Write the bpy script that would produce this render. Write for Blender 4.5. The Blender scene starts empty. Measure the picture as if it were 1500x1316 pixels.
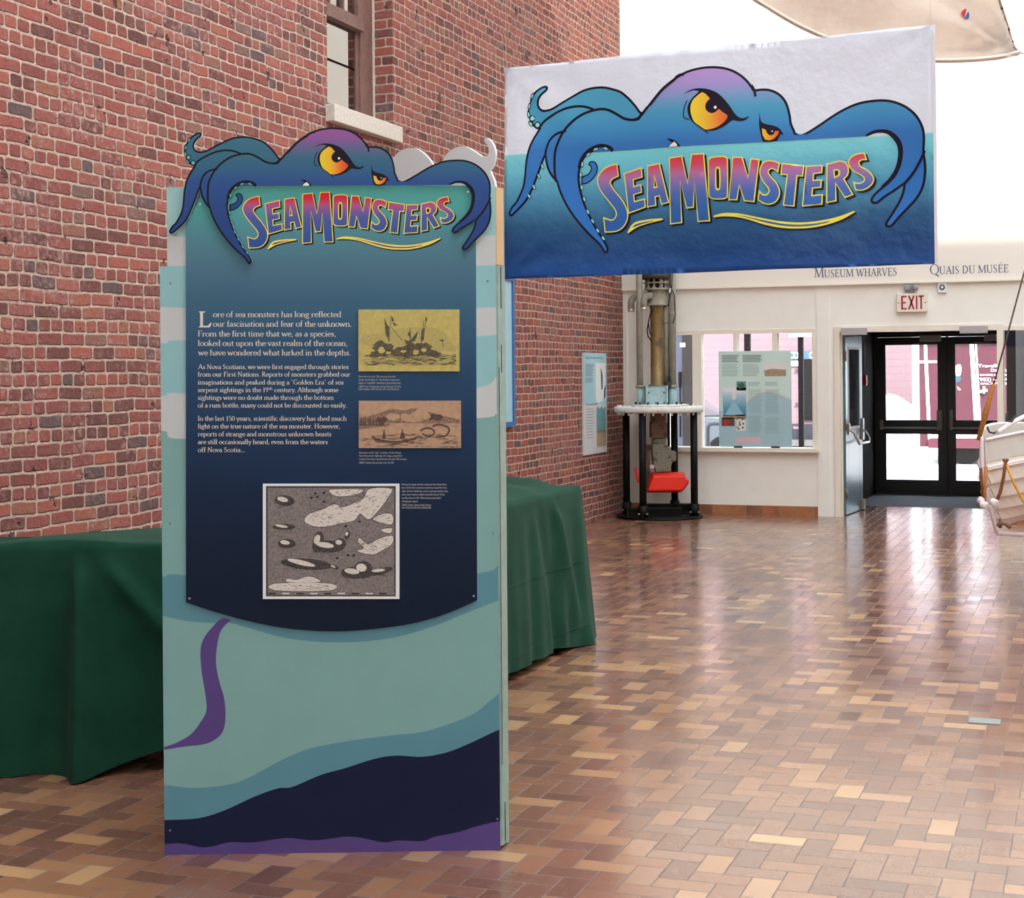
import bpy, bmesh, math, random
import numpy as np
from mathutils import Matrix, Vector
from mathutils.geometry import delaunay_2d_cdt

random.seed(7)
SC = bpy.context.scene
COL = SC.collection
PI = math.pi

# ------------------------------------------------------------------ camera
# room frame: +Y runs down the hall parallel to the brick wall, +X runs right along the end wall
W, H = 1500, 1316
FOC, CX, CY, EYE = 2320.0, 750.0, 546.0, 1.70
YAW = math.atan2(850.0, FOC)
ROLL = 0.008
cam_d = bpy.data.cameras.new('camera')
cam = bpy.data.objects.new('camera', cam_d)
COL.objects.link(cam)
cam_d.sensor_fit = 'HORIZONTAL'
cam_d.sensor_width = 36.0
cam_d.lens = 36.0 * FOC / W
cam_d.shift_x = (W / 2 - CX) / W
cam_d.shift_y = (CY - H / 2) / W
cam_d.clip_start = 0.05
cam_d.clip_end = 300
cam.matrix_world = (Matrix.Translation((0, 0, EYE)) @ Matrix.Rotation(YAW, 4, 'Z') @
                    Matrix.Rotation(PI / 2, 4, 'X') @ Matrix.Rotation(-ROLL, 4, 'Z'))
SC.camera = cam

# ------------------------------------------------------------------ light
SC.view_settings.view_transform = 'Standard'
SC.view_settings.look = 'None'
SC.view_settings.gamma = 1.0
SC.view_settings.use_curve_mapping = False
SC.view_settings.exposure = 0.3

wd = bpy.data.worlds.new('sky')
SC.world = wd
wd.use_nodes = True
nt = wd.node_tree
nt.nodes.clear()
wo = nt.nodes.new('ShaderNodeOutputWorld')
wb = nt.nodes.new('ShaderNodeBackground')
wb.inputs['Color'].default_value = (0.80, 0.915, 1.0, 1)
wb.inputs['Strength'].default_value = 6.5
nt.links.new(wb.outputs[0], wo.inputs[0])

sun_d = bpy.data.lights.new('sun', 'SUN')
sun_d.energy = 14.0
sun_d.angle = math.radians(0.9)
sun_d.color = (1.0, 0.96, 0.9)
sun = bpy.data.objects.new('sun', sun_d)
COL.objects.link(sun)
SUN_DIR = Vector((-0.34, 0.70, -0.63)).normalized()
sun.location = (3, -6, 14)
sun.rotation_euler = SUN_DIR.to_track_quat('-Z', 'Y').to_euler()

# ------------------------------------------------------------------ surveying helpers
_f = np.array([-math.sin(YAW), math.cos(YAW), 0.0])
_r0 = np.array([math.cos(YAW), math.sin(YAW), 0.0])
_u0 = np.array([0, 0, 1.0])
_r = _r0 * math.cos(ROLL) - _u0 * math.sin(ROLL)
_u = _r0 * math.sin(ROLL) + _u0 * math.cos(ROLL)
_C = np.array([0, 0, EYE])


def ray(x, y):
    return _f + _r * (x - CX) / FOC - _u * (y - CY) / FOC


def on_plane(x, y, n, d):
    r = ray(x, y)
    n = np.array(n, float)
    return _C + (d - n @ _C) / (n @ r) * r


def on_y(x, y, Y):
    return on_plane(x, y, (0, 1, 0), Y)


def on_x(x, y, X):
    return on_plane(x, y, (1, 0, 0), X)


def on_z(x, y, z=0.0):
    return on_plane(x, y, (0, 0, 1), z)


def at_depth(x, y, d):
    return _C + ray(x, y) * d


def proj(p):
    d = np.array(p, float) - _C
    z = d @ _f
    return np.array((CX + FOC * (d @ _r) / z, CY - FOC * (d @ _u) / z))


# ------------------------------------------------------------------ mesh helpers
class MB:
    """collects vertices and faces of one mesh"""

    def __init__(self):
        self.v, self.f, self.m, self.s = [], [], [], []
        self.uv = {}

    def add(self, vs, fs, mi=0, smooth=False):
        o = len(self.v)
        self.v += [tuple(map(float, p)) for p in vs]
        for f in fs:
            self.f.append(tuple(i + o for i in f))
            self.m.append(mi)
            self.s.append(smooth)
        return o

    def box(self, lo, hi, mi=0, M=None):
        x0, y0, z0 = lo
        x1, y1, z1 = hi
        vs = [(x0, y0, z0), (x1, y0, z0), (x1, y1, z0), (x0, y1, z0), (x0, y0, z1), (x1, y0, z1), (x1, y1, z1), (x0, y1, z1)]
        if M is not None:
            vs = [tuple(M @ Vector(p)) for p in vs]
        self.add(vs, [(3, 2, 1, 0), (4, 5, 6, 7), (0, 1, 5, 4), (1, 2, 6, 5), (2, 3, 7, 6), (3, 0, 4, 7)], mi)
        return self

    def prism(self, pts, vec, mi=0):
        """closed outline of 3d points pushed along vec"""
        n = len(pts)
        vec = np.array(vec, float)
        a = [np.array(p, float) for p in pts]
        b = [p + vec for p in a]
        self.add(a + b, [tuple(range(n))[::-1], tuple(range(n, 2 * n))] + [(i, (i + 1) % n, (i + 1) % n + n, i + n) for i in range(n)], mi)
        return self

    def cyl(self, p0, p1, r0, r1=None, n=20, mi=0, cap=True):
        r1 = r0 if r1 is None else r1
        p0, p1 = Vector(p0), Vector(p1)
        ax = (p1 - p0).normalized()
        a = ax.orthogonal().normalized()
        b = ax.cross(a)
        vs = []
        for p, r in ((p0, r0), (p1, r1)):
            for i in range(n):
                t = 2 * PI * i / n
                vs.append(p + a * (r * math.cos(t)) + b * (r * math.sin(t)))
        self.add(vs, [(i, (i + 1) % n, (i + 1) % n + n, i + n) for i in range(n)], mi, True)
        if cap:
            self.add(vs, [tuple(range(n))[::-1], tuple(range(n, 2 * n))], mi)
        return self

    def lathe(self, prof, c=(0, 0, 0), n=32, mi=0, smooth=True):
        """profile of (radius, z) about the vertical through c"""
        vs, fs = [], []
        k = len(prof)
        for i in range(n):
            t = 2 * PI * i / n
            for r, z in prof:
                vs.append((c[0] + r * math.cos(t), c[1] + r * math.sin(t), c[2] + z))
        for i in range(n):
            for j in range(k - 1):
                a, b = i * k + j, ((i + 1) % n) * k + j
                fs.append((a, b, b + 1, a + 1))
        self.add(vs, fs, mi, smooth)
        return self

    def tube(self, pts, r, n=10, mi=0, cap=True):
        P = [Vector(p) for p in pts]
        rs = r if isinstance(r, (list, tuple)) else [r] * len(P)
        vs, fs = [], []
        t0 = (P[1] - P[0]).normalized()
        a = t0.orthogonal().normalized()
        for i, p in enumerate(P):
            t = (P[min(i + 1, len(P) - 1)] - P[max(i - 1, 0)]).normalized()
            a = (a - t * a.dot(t)).normalized()
            b = t.cross(a)
            for k in range(n):
                w = 2 * PI * k / n
                vs.append(p + a * (rs[i] * math.cos(w)) + b * (rs[i] * math.sin(w)))
        for i in range(len(P) - 1):
            for k in range(n):
                fs.append((i * n + k, i * n + (k + 1) % n, (i + 1) * n + (k + 1) % n, (i + 1) * n + k))
        self.add(vs, fs, mi, True)
        if cap:
            self.add(vs, [tuple(range(n))[::-1], tuple(range((len(P) - 1) * n, len(P) * n))], mi)
        return self

    def sphere(self, c, r, n=12, mi=0, sc=(1, 1, 1)):
        m = max(4, n // 2)
        vs = [(c[0], c[1], c[2] + r * sc[2])]
        for j in range(1, m):
            ph = PI * j / m
            for i in range(n):
                t = 2 * PI * i / n
                vs.append((c[0] + r * sc[0] * math.sin(ph) * math.cos(t), c[1] + r * sc[1] * math.sin(ph) * math.sin(t), c[2] + r * sc[2] * math.cos(ph)))
        vs.append((c[0], c[1], c[2] - r * sc[2]))
        fs = [(0, 1 + i, 1 + (i + 1) % n) for i in range(n)]
        for j in range(m - 2):
            for i in range(n):
                a, b = 1 + j * n + i, 1 + j * n + (i + 1) % n
                fs.append((a, a + n, b + n, b))
        L = len(vs) - 1
        o = 1 + (m - 2) * n
        fs += [(L, o + (i + 1) % n, o + i) for i in range(n)]
        self.add(vs, fs, mi, True)
        return self

    def build(self, name, mats, parent=None, bevel=0.0, fixn=True):
        me = bpy.data.meshes.new(name)
        me.from_pydata(self.v, [], self.f)
        for m in (mats if isinstance(mats, (list, tuple)) else [mats]):
            me.materials.append(m)
        me.polygons.foreach_set('material_index', self.m)
        me.polygons.foreach_set('use_smooth', self.s)
        me.update()
        if fixn:
            bm = bmesh.new()
            bm.from_mesh(me)
            bmesh.ops.remove_doubles(bm, verts=bm.verts, dist=1e-5)
            bmesh.ops.recalc_face_normals(bm, faces=bm.faces)
            bm.to_mesh(me)
            bm.free()
        o = bpy.data.objects.new(name, me)
        COL.objects.link(o)
        if parent is not None:
            o.parent = parent
        if bevel:
            b = o.modifiers.new('bevel', 'BEVEL')
            b.width = bevel
            b.segments = 2
            b.limit_method = 'ANGLE'
            b.angle_limit = math.radians(40)
        return o


def each(name, parts, m, parent=None, bevel=0.0):
    """one object per piece; parts is a list of functions that fill a fresh mesh"""
    out = []
    for fn in parts:
        q = MB()
        fn(q)
        out.append(q.build(name, m, parent, bevel))
    return out


def boxes(name, los, m, parent=None, bevel=0.0):
    return each(name, [lambda q, a=a, c=c: q.box(a, c) for a, c in los], m, parent, bevel)


def thing(name, label, cat, loc=(0, 0, 0), rz=0.0, group=None):
    o = bpy.data.objects.new(name, None)
    o.empty_display_size = 0.2
    COL.objects.link(o)
    o.location = loc
    o.rotation_euler = (0, 0, rz)
    return tag(o, label, cat, group)


def tag(o, label, cat, group=None):
    o['label'] = label
    o['category'] = cat
    if group:
        o['group'] = group
    return o


def structure(o, label=None):
    o['kind'] = 'structure'
    if label:
        o['label'] = label
    return o


# ------------------------------------------------------------------ materials
def srgb(r, g, b):
    f = lambda c: (c / 12.92 if c <= 0.04045 else ((c + 0.055) / 1.055) ** 2.4)
    return (f(r / 255), f(g / 255), f(b / 255), 1.0)


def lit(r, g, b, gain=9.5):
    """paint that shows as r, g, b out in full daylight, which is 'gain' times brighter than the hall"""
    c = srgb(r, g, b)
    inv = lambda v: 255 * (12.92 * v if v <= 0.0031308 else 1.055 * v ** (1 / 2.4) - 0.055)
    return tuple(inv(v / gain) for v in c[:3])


class NT:
    def __init__(self, name):
        self.mat = bpy.data.materials.new(name)
        self.mat.use_nodes = True
        self.t = self.mat.node_tree
        self.t.nodes.clear()
        self.out = self.t.nodes.new('ShaderNodeOutputMaterial')
        self.b = self.t.nodes.new('ShaderNodeBsdfPrincipled')
        self.link(self.b.outputs[0], self.out.inputs[0])

    def n(self, typ, **kw):
        x = self.t.nodes.new(typ)
        for k, v in kw.items():
            setattr(x, k, v)
        return x

    def link(self, a, b):
        self.t.links.new(a, b)

    def put(self, sock, v):
        if hasattr(v, 'is_output'):
            self.link(v, sock)
        else:
            sock.default_value = v

    def m(self, op, a, b=0.0, c=None):
        x = self.n('ShaderNodeMath', operation=op)
        self.put(x.inputs[0], a)
        self.put(x.inputs[1], b)
        if c is not None:
            self.put(x.inputs[2], c)
        return x.outputs[0]

    def comb(self, x, y, z=0.0):
        c = self.n('ShaderNodeCombineXYZ')
        for i, v in enumerate((x, y, z)):
            self.put(c.inputs[i], v)
        return c.outputs[0]

    def noise(self, vec, scale, detail=4.0, rough=0.55, col=False):
        x = self.n('ShaderNodeTexNoise')
        if vec is not None:
            self.link(vec, x.inputs['Vector'])
        x.inputs['Scale'].default_value = scale
        x.inputs['Detail'].default_value = detail
        x.inputs['Roughness'].default_value = rough
        return x.outputs[1 if col else 0]

    def white(self, vec):
        x = self.n('ShaderNodeTexWhiteNoise', noise_dimensions='3D')
        self.link(vec, x.inputs['Vector'])
        return x.outputs['Value']

    def ramp(self, fac, stops, interp='LINEAR'):
        x = self.n('ShaderNodeValToRGB')
        x.color_ramp.interpolation = interp
        e = x.color_ramp.elements
        while len(e) < len(stops):
            e.new(0.5)
        for el, (p, c) in zip(e, stops):
            el.position = p
            el.color = c
        self.put(x.inputs[0], fac)
        return x.outputs[0]

    def mix(self, fac, a, b, mode='MIX'):
        x = self.n('ShaderNodeMix', data_type='RGBA', blend_type=mode)
        self.put(x.inputs['Factor'], fac)
        self.put(x.inputs['A'], a)
        self.put(x.inputs['B'], b)
        return x.outputs['Result']

    def smooth(self, v, lo, hi):
        x = self.n('ShaderNodeMapRange', interpolation_type='SMOOTHSTEP')
        self.put(x.inputs[0], v)
        x.inputs[1].default_value = lo
        x.inputs[2].default_value = hi
        return x.outputs[0]

    def bump(self, h, strength=0.5, dist=0.01):
        x = self.n('ShaderNodeBump')
        x.inputs['Strength'].default_value = strength
        x.inputs['Distance'].default_value = dist
        self.link(h, x.inputs['Height'])
        self.link(x.outputs[0], self.b.inputs['Normal'])

    def obj(self):
        return self.n('ShaderNodeTexCoord').outputs['Object']

    def geo(self):
        return self.n('ShaderNodeNewGeometry').outputs['Position']

    def set(self, **kw):
        names = dict(col='Base Color', rough='Roughness', metal='Metallic', spec='Specular IOR Level', coat='Coat Weight',
                     coatr='Coat Roughness', trans='Transmission Weight', ior='IOR', sheen='Sheen Weight', alpha='Alpha', emit='Emission Color',
                     emits='Emission Strength')
        for k, v in kw.items():
            self.put(self.b.inputs[names[k]], v)
        return self


def mat(name, col, rough=0.6, metal=0.0, spec=0.4, var=0.08, scale=6.0, bump=0.0, bscale=60.0, coat=0.0):
    """plain paint with a little mottling"""
    k = NT(name)
    P = k.obj()
    c = srgb(*col)
    nz = k.noise(P, scale, 5.0)
    lo = tuple(x * (1 - var) for x in c[:3]) + (1,)
    hi = tuple(min(1, x * (1 + var)) for x in c[:3]) + (1,)
    k.set(col=k.ramp(nz, [(0.3, lo), (0.7, hi)]), rough=rough, metal=metal, spec=spec, coat=coat)
    if bump:
        k.bump(k.noise(P, bscale, 3.0), 0.4, bump)
    return k.mat


def rust_mat(name, col, rust, amount=0.5, scale=9.0, rough=0.6, metal=0.0):
    k = NT(name)
    P = k.obj()
    nz = k.noise(P, scale, 6.0, 0.65)
    f = k.smooth(nz, amount, amount + 0.12)
    base = k.mix(k.noise(P, 30.0, 3.0), srgb(*[c * 0.85 for c in col]), srgb(*[min(255, c * 1.12) for c in col]))
    k.set(col=k.mix(f, base, srgb(*rust)), rough=rough, metal=metal)
    k.bump(nz, 0.3, 0.004)
    return k.mat


def glass_mat(name, tint=(1, 1, 1, 1), refl=0.12):
    """clear pane: lets light and shadow rays straight through, with a faint mirror on top"""
    k = NT(name)
    k.t.nodes.remove(k.b)
    tr = k.n('ShaderNodeBsdfTransparent')
    tr.inputs[0].default_value = tint
    gl = k.n('ShaderNodeBsdfGlossy')
    gl.inputs['Roughness'].default_value = 0.02
    fr = k.n('ShaderNodeFresnel')
    fr.inputs[0].default_value = 1.45
    mx = k.n('ShaderNodeMixShader')
    k.link(k.m('MULTIPLY', fr.outputs[0], refl / 0.12), mx.inputs[0])
    k.link(tr.outputs[0], mx.inputs[1])
    k.link(gl.outputs[0], mx.inputs[2])
    k.link(mx.outputs[0], k.out.inputs[0])
    return k.mat

# ------------------------------------------------------------------ brick, tile, plaster
XL, YB = -5.34, 18.51          # brick wall plane, end wall plane


def brick_mat():
    k = NT('old_red_brick')
    P = k.geo()
    sep = k.n('ShaderNodeSeparateXYZ')
    k.link(P, sep.inputs[0])
    u, v = k.m('ADD', sep.outputs[1], sep.outputs[0]), sep.outputs[2]
    wob = k.noise(P, 2.2, 2.0)
    wob2 = k.noise(P, 9.0, 2.0)
    fine = k.noise(P, 38.0, 4.0, 0.6)
    v = k.m('ADD', v, k.m('ADD', k.m('MULTIPLY', k.m('SUBTRACT', wob, 0.5), 0.035), k.m('MULTIPLY', k.m('SUBTRACT', wob2, 0.5), 0.012)))
    u = k.m('ADD', u, k.m('MULTIPLY', k.m('SUBTRACT', k.noise(P, 7.0, 2.0), 0.5), 0.02))
    CH = 0.07575
    rowf = k.m('DIVIDE', k.m('SUBTRACT', v, 0.126), CH)
    row = k.m('FLOOR', rowf)
    fv = k.m('FRACT', rowf)
    head = k.m('LESS_THAN', k.m('FLOORED_MODULO', row, 4.0), 0.5)
    per = k.m('SUBTRACT', 0.214, k.m('MULTIPLY', head, 0.107))
    rnd_row = k.white(k.comb(row, 3.3, 1.7))
    off = k.m('ADD', k.m('MULTIPLY', k.m('FLOORED_MODULO', row, 2.0), 0.5), k.m('MULTIPLY', rnd_row, 0.35))
    uf = k.m('ADD', k.m('DIVIDE', u, per), off)
    ui = k.m('FLOOR', uf)
    fu = k.m('FRACT', uf)
    # now and then a stretcher is two halves
    isn = k.m('MULTIPLY', k.m('GREATER_THAN', k.white(k.comb(ui, row, 8.2)), 0.86), k.m('SUBTRACT', 1.0, head))
    fu2 = k.m('FRACT', k.m('MULTIPLY', fu, 2.0))
    fux = k.m('ADD', k.m('MULTIPLY', fu, k.m('SUBTRACT', 1.0, isn)), k.m('MULTIPLY', fu2, isn))
    perx = k.m('MULTIPLY', per, k.m('SUBTRACT', 1.0, k.m('MULTIPLY', isn, 0.5)))
    half = k.m('MULTIPLY', k.m('FLOOR', k.m('MULTIPLY', fu, 2.0)), isn)
    bid = k.comb(k.m('ADD', ui, k.m('MULTIPLY', half, 0.37)), row, head)
    r1 = k.white(bid)
    r2 = k.white(k.comb(k.m('ADD', ui, 0.5), k.m('ADD', row, k.m('MULTIPLY', half, 0.3)), 4.4))
    du = k.m('MULTIPLY', k.m('MINIMUM', fux, k.m('SUBTRACT', 1.0, fux)), perx)
    dv = k.m('MULTIPLY', k.m('MINIMUM', fv, k.m('SUBTRACT', 1.0, fv)), CH)
    # rounded corners and ragged edges
    e = k.m('SUBTRACT', 0.022, k.m('POWER', k.m('ADD', k.m('POWER', k.m('MAXIMUM', k.m('SUBTRACT', 0.022, du), 0.0), 2.0),
                                                k.m('POWER', k.m('MAXIMUM', k.m('SUBTRACT', 0.022, dv), 0.0), 2.0)), 0.5))
    e = k.m('ADD', e, k.m('MULTIPLY', k.m('SUBTRACT', fine, 0.5), 0.009))
    face = k.smooth(e, 0.0035, 0.0105)
    cols = k.ramp(r1, [(0.0, srgb(118, 88, 84)), (0.1, srgb(134, 98, 92)), (0.16, srgb(146, 99, 94)), (0.42, srgb(162, 107, 100)), (0.68, srgb(172, 113, 104)),
                       (0.86, srgb(184, 122, 106)), (0.94, srgb(172, 128, 106)), (1.0, srgb(132, 120, 114))])
    cols = k.mix(k.m('GREATER_THAN', r2, 0.94), cols, srgb(114, 106, 106))
    spk = k.noise(P, 90.0, 4.0, 0.7)
    cols = k.mix(0.5, cols, k.ramp(spk, [(0.3, srgb(112, 92, 90)), (0.64, srgb(216, 178, 170))]), 'OVERLAY')
    mott = k.noise(P, 16.0, 4.0, 0.65)
    cols = k.mix(k.m('MULTIPLY', k.smooth(mott, 0.5, 0.75), 0.55), cols, srgb(166, 126, 122))
    mort = k.ramp(fine, [(0.3, srgb(190, 164, 146)), (0.7, srgb(238, 218, 198))])
    # spalled, smeared patches
    big = k.noise(P, 1.5, 5.0, 0.7)
    worn = k.m('MULTIPLY', k.smooth(big, 0.44, 0.60), k.smooth(k.noise(P, 24.0, 4.0, 0.7), 0.42, 0.62))
    smear = k.ramp(k.noise(P, 30.0, 5.0, 0.7), [(0.3, srgb(112, 80, 80)), (0.5, srgb(176, 132, 126)), (0.7, srgb(222, 194, 182))])
    c = k.mix(face, mort, cols)
    c = k.mix(k.m('MULTIPLY', worn, 0.75), c, smear)
    hole = k.smooth(k.noise(P, 6.0, 4.0, 0.65), 0.635, 0.70)
    c = k.mix(k.m('MULTIPLY', hole, 0.8), c, srgb(70, 52, 52))
    c = k.mix(1.0, c, (0.80, 0.735, 0.75, 1), 'MULTIPLY')
    k.set(col=c, rough=0.9, spec=0.2)
    h = k.m('ADD', k.m('MULTIPLY', face, 0.55), k.m('ADD', k.m('MULTIPLY', fine, 0.35), k.m('MULTIPLY', r2, 0.3)))
    h = k.m('ADD', h, k.m('MULTIPLY', spk, 0.2))
    h = k.m('SUBTRACT', h, k.m('MULTIPLY', hole, 1.0))
    k.bump(h, 0.9, 0.022)
    return k.mat


def tile_mat():
    k = NT('clay_herringbone_tile')
    P = k.geo()
    sep = k.n('ShaderNodeSeparateXYZ')
    k.link(P, sep.inputs[0])
    wx = k.m('MULTIPLY', k.m('SUBTRACT', k.noise(P, 6.0, 2.0), 0.5), 0.006)
    x = k.m('ADD', k.m('DIVIDE', k.m('ADD', sep.outputs[0], 0.883), 0.1), k.m('MULTIPLY', wx, 10.0))
    y = k.m('DIVIDE', k.m('SUBTRACT', sep.outputs[1], 5.961), 0.1)
    i, j = k.m('FLOOR', x), k.m('FLOOR', y)
    kk = k.m('FLOORED_MODULO', k.m('SUBTRACT', i, j), 4.0)
    isV = k.m('GREATER_THAN', kk, 1.5)
    k1 = k.m('MULTIPLY', k.m('GREATER_THAN', kk, 0.5), k.m('LESS_THAN', kk, 1.5))
    k3 = k.m('GREATER_THAN', kk, 2.5)
    k2 = k.m('SUBTRACT', isV, k3)
    i0 = k.m('SUBTRACT', i, k1)                       # left cell of a flat tile
    j0 = k.m('SUBTRACT', j, k2)                       # lower cell of an upright tile
    lx = k.m('SUBTRACT', x, i0)
    ly = k.m('SUBTRACT', y, j0)
    sx = k.m('SUBTRACT', 2.0, isV)
    sy = k.m('ADD', 1.0, isV)
    dx = k.m('MINIMUM', lx, k.m('SUBTRACT', sx, lx))
    dy = k.m('MINIMUM', ly, k.m('SUBTRACT', sy, ly))
    d = k.m('MULTIPLY', k.m('MINIMUM', dx, dy), 0.1)
    d = k.m('ADD', d, k.m('MULTIPLY', k.m('SUBTRACT', k.noise(P, 60.0, 3.0), 0.5), 0.0022))
    face = k.smooth(d, 0.0009, 0.0034)
    tid = k.comb(i0, j0, isV)
    r1 = k.white(tid)
    r2 = k.white(k.comb(j0, i0, k.m('ADD', isV, 5.0)))
    cols = k.ramp(r1, [(0.0, srgb(112, 76, 66)), (0.14, srgb(128, 87, 72)), (0.4, srgb(146, 100, 79)), (0.62, srgb(160, 112, 84)), (0.8, srgb(176, 126, 92)),
                       (0.92, srgb(202, 152, 108)), (1.0, srgb(228, 184, 132))])
    zone = k.noise(P, 0.55, 2.0)
    cols = k.mix(k.m('MULTIPLY', k.smooth(zone, 0.4, 0.62), 0.35), cols, srgb(142, 98, 90))
    dust = k.noise(P, 14.0, 6.0, 0.7)
    cols = k.mix(k.m('MULTIPLY', k.smooth(dust, 0.45, 0.75), 0.22), cols, srgb(176, 150, 136))
    spk = k.noise(P, 120.0, 3.0)
    cols = k.mix(k.m('MULTIPLY', k.smooth(spk, 0.62, 0.72), 0.3), cols, srgb(112, 74, 62))
    cols = k.mix(1.0, cols, (0.84, 0.83, 0.83, 1), 'MULTIPLY')
    c = k.mix(face, srgb(108, 94, 88), cols)
    k.set(col=c, rough=k.m('ADD', k.m('ADD', 0.15, k.m('MULTIPLY', r2, 0.1)), k.m('MULTIPLY', k.m('SUBTRACT', 1.0, face), 0.4)), spec=1.0, coat=0.22, coatr=0.12)
    # every tile sits a little askew, so reflections break up
    tilt = k.m('ADD', k.m('MULTIPLY', k.m('SUBTRACT', r1, 0.5), lx), k.m('MULTIPLY', k.m('SUBTRACT', r2, 0.5), ly))
    h = k.m('ADD', k.m('MULTIPLY', face, 0.55), k.m('MULTIPLY', tilt, 0.5))
    h = k.m('ADD', h, k.m('MULTIPLY', k.noise(P, 10.0, 1.0), 0.10))
    k.bump(h, 0.35, 0.004)
    return k.mat


M_BRICK = brick_mat()
M_TILE = tile_mat()
M_CREAM = mat('cream_wall_paint', (246, 242, 233), 0.55, var=0.02, bump=0.0006, bscale=140)
M_UPPER = mat('white_upper_wall_paint', (246, 240, 228), 0.6, var=0.02, scale=1.2)
M_TRIM = mat('cream_trim_paint', (240, 230, 214), 0.4, var=0.02)
M_DARK = mat('dark_bronze_metal', (40, 34, 31), 0.35, metal=0.0, spec=0.5, var=0.1)
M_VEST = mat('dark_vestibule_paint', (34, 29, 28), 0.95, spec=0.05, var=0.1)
M_GLASS = glass_mat('clear_pane')
M_GLASSO = glass_mat('old_window_pane', (0.6, 0.6, 0.6, 1), 0.5)
M_GLASSD = glass_mat('door_leaf_pane', (0.9, 0.9, 0.9, 1), 0.02)
M_STONE = mat('pale_granite', (208, 198, 188), 0.85, var=0.12, scale=40, bump=0.003, bscale=50)
M_BROWN = mat('old_brown_window_paint', (122, 90, 82), 0.6, var=0.16, scale=14, bump=0.001)
M_STEEL = mat('brushed_steel', (196, 190, 184), 0.3, metal=0.85, var=0.05)
M_CLOSER = mat('closer_grey_metal', (176, 170, 172), 0.45, spec=0.5, var=0.03)
M_BLACK = mat('black_gloss_paint', (13, 12, 12), 0.5, spec=0.2, var=0.2)
M_WHITE = mat('white_board', (234, 238, 242), 0.5, var=0.02)
M_PLASTER = mat('old_plaster', (206, 192, 170), 0.8, var=0.06, scale=3)

# ------------------------------------------------------------------ room shell
b = MB()
b.box((XL - 0.5, -7, -0.12), (5.5, YB, 0.0))
b.box((-2.88, YB, -0.12), (-0.84, 20.05, 0.0))
structure(b.build('floor', M_TILE))

# brick wall with one deep window recess
WY0, WY1, WZ0, WZ1 = 10.62, 11.80, 3.71, 6.1
b = MB()
T = 0.62
b.box((XL - T, -7, -0.12), (XL, WY0, 9.0))
b.box((XL - T, WY1, -0.12), (XL, YB + 0.3, 9.0))
b.box((XL - T, WY0, -0.12), (XL, WY1, WZ0 - 0.12))
b.box((XL - T, WY0, WZ1), (XL, WY1, 9.0))
structure(b.build('wall_left', M_BRICK, fixn=False))

# end wall
FAS = 2.69
b = MB()
T = 0.22
def wallbox(x0, x1, z0, z1, y0=YB, y1=YB + T, mi=0):
    b.box((x0, y0, z0), (x1, y1, z1), mi)
WX0 = -4.80
DX0, DX1, DZ = -2.803, -0.93, 2.20
wallbox(XL, WX0, 0, FAS)
wallbox(WX0, -3.04, 0, 0.79)
wallbox(WX0, -3.04, 2.145, FAS)
wallbox(-3.04, DX0, 0, FAS)
wallbox(DX0, DX1, DZ, FAS)
wallbox(DX1, 1.6, 0, 0.79)
wallbox(DX1, 1.6, 2.145, FAS)
wallbox(1.6, 5.2, 0, FAS)
wallbox(XL, 5.2, FAS, 9.0, YB - 0.045, YB + T, 1)
structure(b.build('wall_back', [M_CREAM, M_UPPER], fixn=False))

b = MB()
b.box((XL, YB - 0.06, FAS - 0.012), (5.2, YB, FAS + 0.006))
structure(b.build('trim_1', M_TRIM))
b = MB()
b.box((-3.003, YB - 0.012, 0), (-2.861, YB, FAS - 0.012))
b.box((XL, YB - 0.012, 0), (XL + 0.05, YB, FAS - 0.012))
structure(b.build('trim_2', M_CREAM))
# quarry tile skirting
k = NT('quarry_tile_skirting')
P = k.geo()
sep = k.n('ShaderNodeSeparateXYZ')
k.link(P, sep.inputs[0])
xf = k.m('DIVIDE', k.m('ADD', sep.outputs[0], 3.05), 0.2)
fr = k.m('FRACT', xf)
ed = k.smooth(k.m('MINIMUM', fr, k.m('SUBTRACT', 1.0, fr)), 0.012, 0.03)
cc = k.ramp(k.white(k.comb(k.m('FLOOR', xf), 2.0, 7.0)), [(0, srgb(122, 78, 62)), (0.5, srgb(168, 98, 64)), (1, srgb(184, 122, 74))])
k.set(col=k.mix(ed, srgb(150, 130, 115), k.mix(0.3, cc, k.ramp(k.noise(P, 9, 4), [(0.3, srgb(110, 70, 56)), (0.7, srgb(190, 130, 90))]))), rough=0.35)
M_SKIRT = k.mat
b = MB()
b.box((XL + 0.05, YB - 0.014, 0), (-3.003, YB, 0.112))
b.box((-0.90, YB - 0.014, 0), (5.2, YB, 0.112))
structure(b.build('baseboard_back', M_SKIRT))

# right wall and roof: outside the picture, they shape the daylight
b = MB()
b.box((5.0, -7, -0.12), (5.2, YB, 9.0))
structure(b.build('wall_right', M_UPPER))
b = MB()
RZ = 9.0
def roof(x0, x1, y0, y1):
    b.box((x0, y0, RZ), (x1, y1, RZ + 0.25))
SKY0, SKY1 = 11.7, 17.6
roof(XL - 0.6, 5.2, SKY1, YB + 0.3)
roof(XL - 0.6, -4.2, -7.2, SKY1)
roof(4.2, 5.2, -7.2, SKY1)
roof(-4.2, 4.2, -7.2, 0.0)
roof(-4.2, 4.2, 11.5, SKY0)
rr = random.Random(3)
yy = 0.0
while yy < 2.4:                                     # unseen slatted bay, added to dapple the brickwork with sun
    w_ = rr.uniform(0.12, 0.42)
    roof(-4.2, -0.6, yy, min(2.4, yy + w_))
    yy += w_ + rr.uniform(0.08, 0.3)
for xx, hw2 in ((-3.6, 0.2), (-3.0, 0.1), (-2.5, 0.22), (-1.7, 0.12), (-1.2, 0.18)):
    roof(xx - hw2, xx + hw2, 0.0, 2.4)
structure(b.build('ceiling', M_UPPER, fixn=False))
b = MB()
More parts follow.
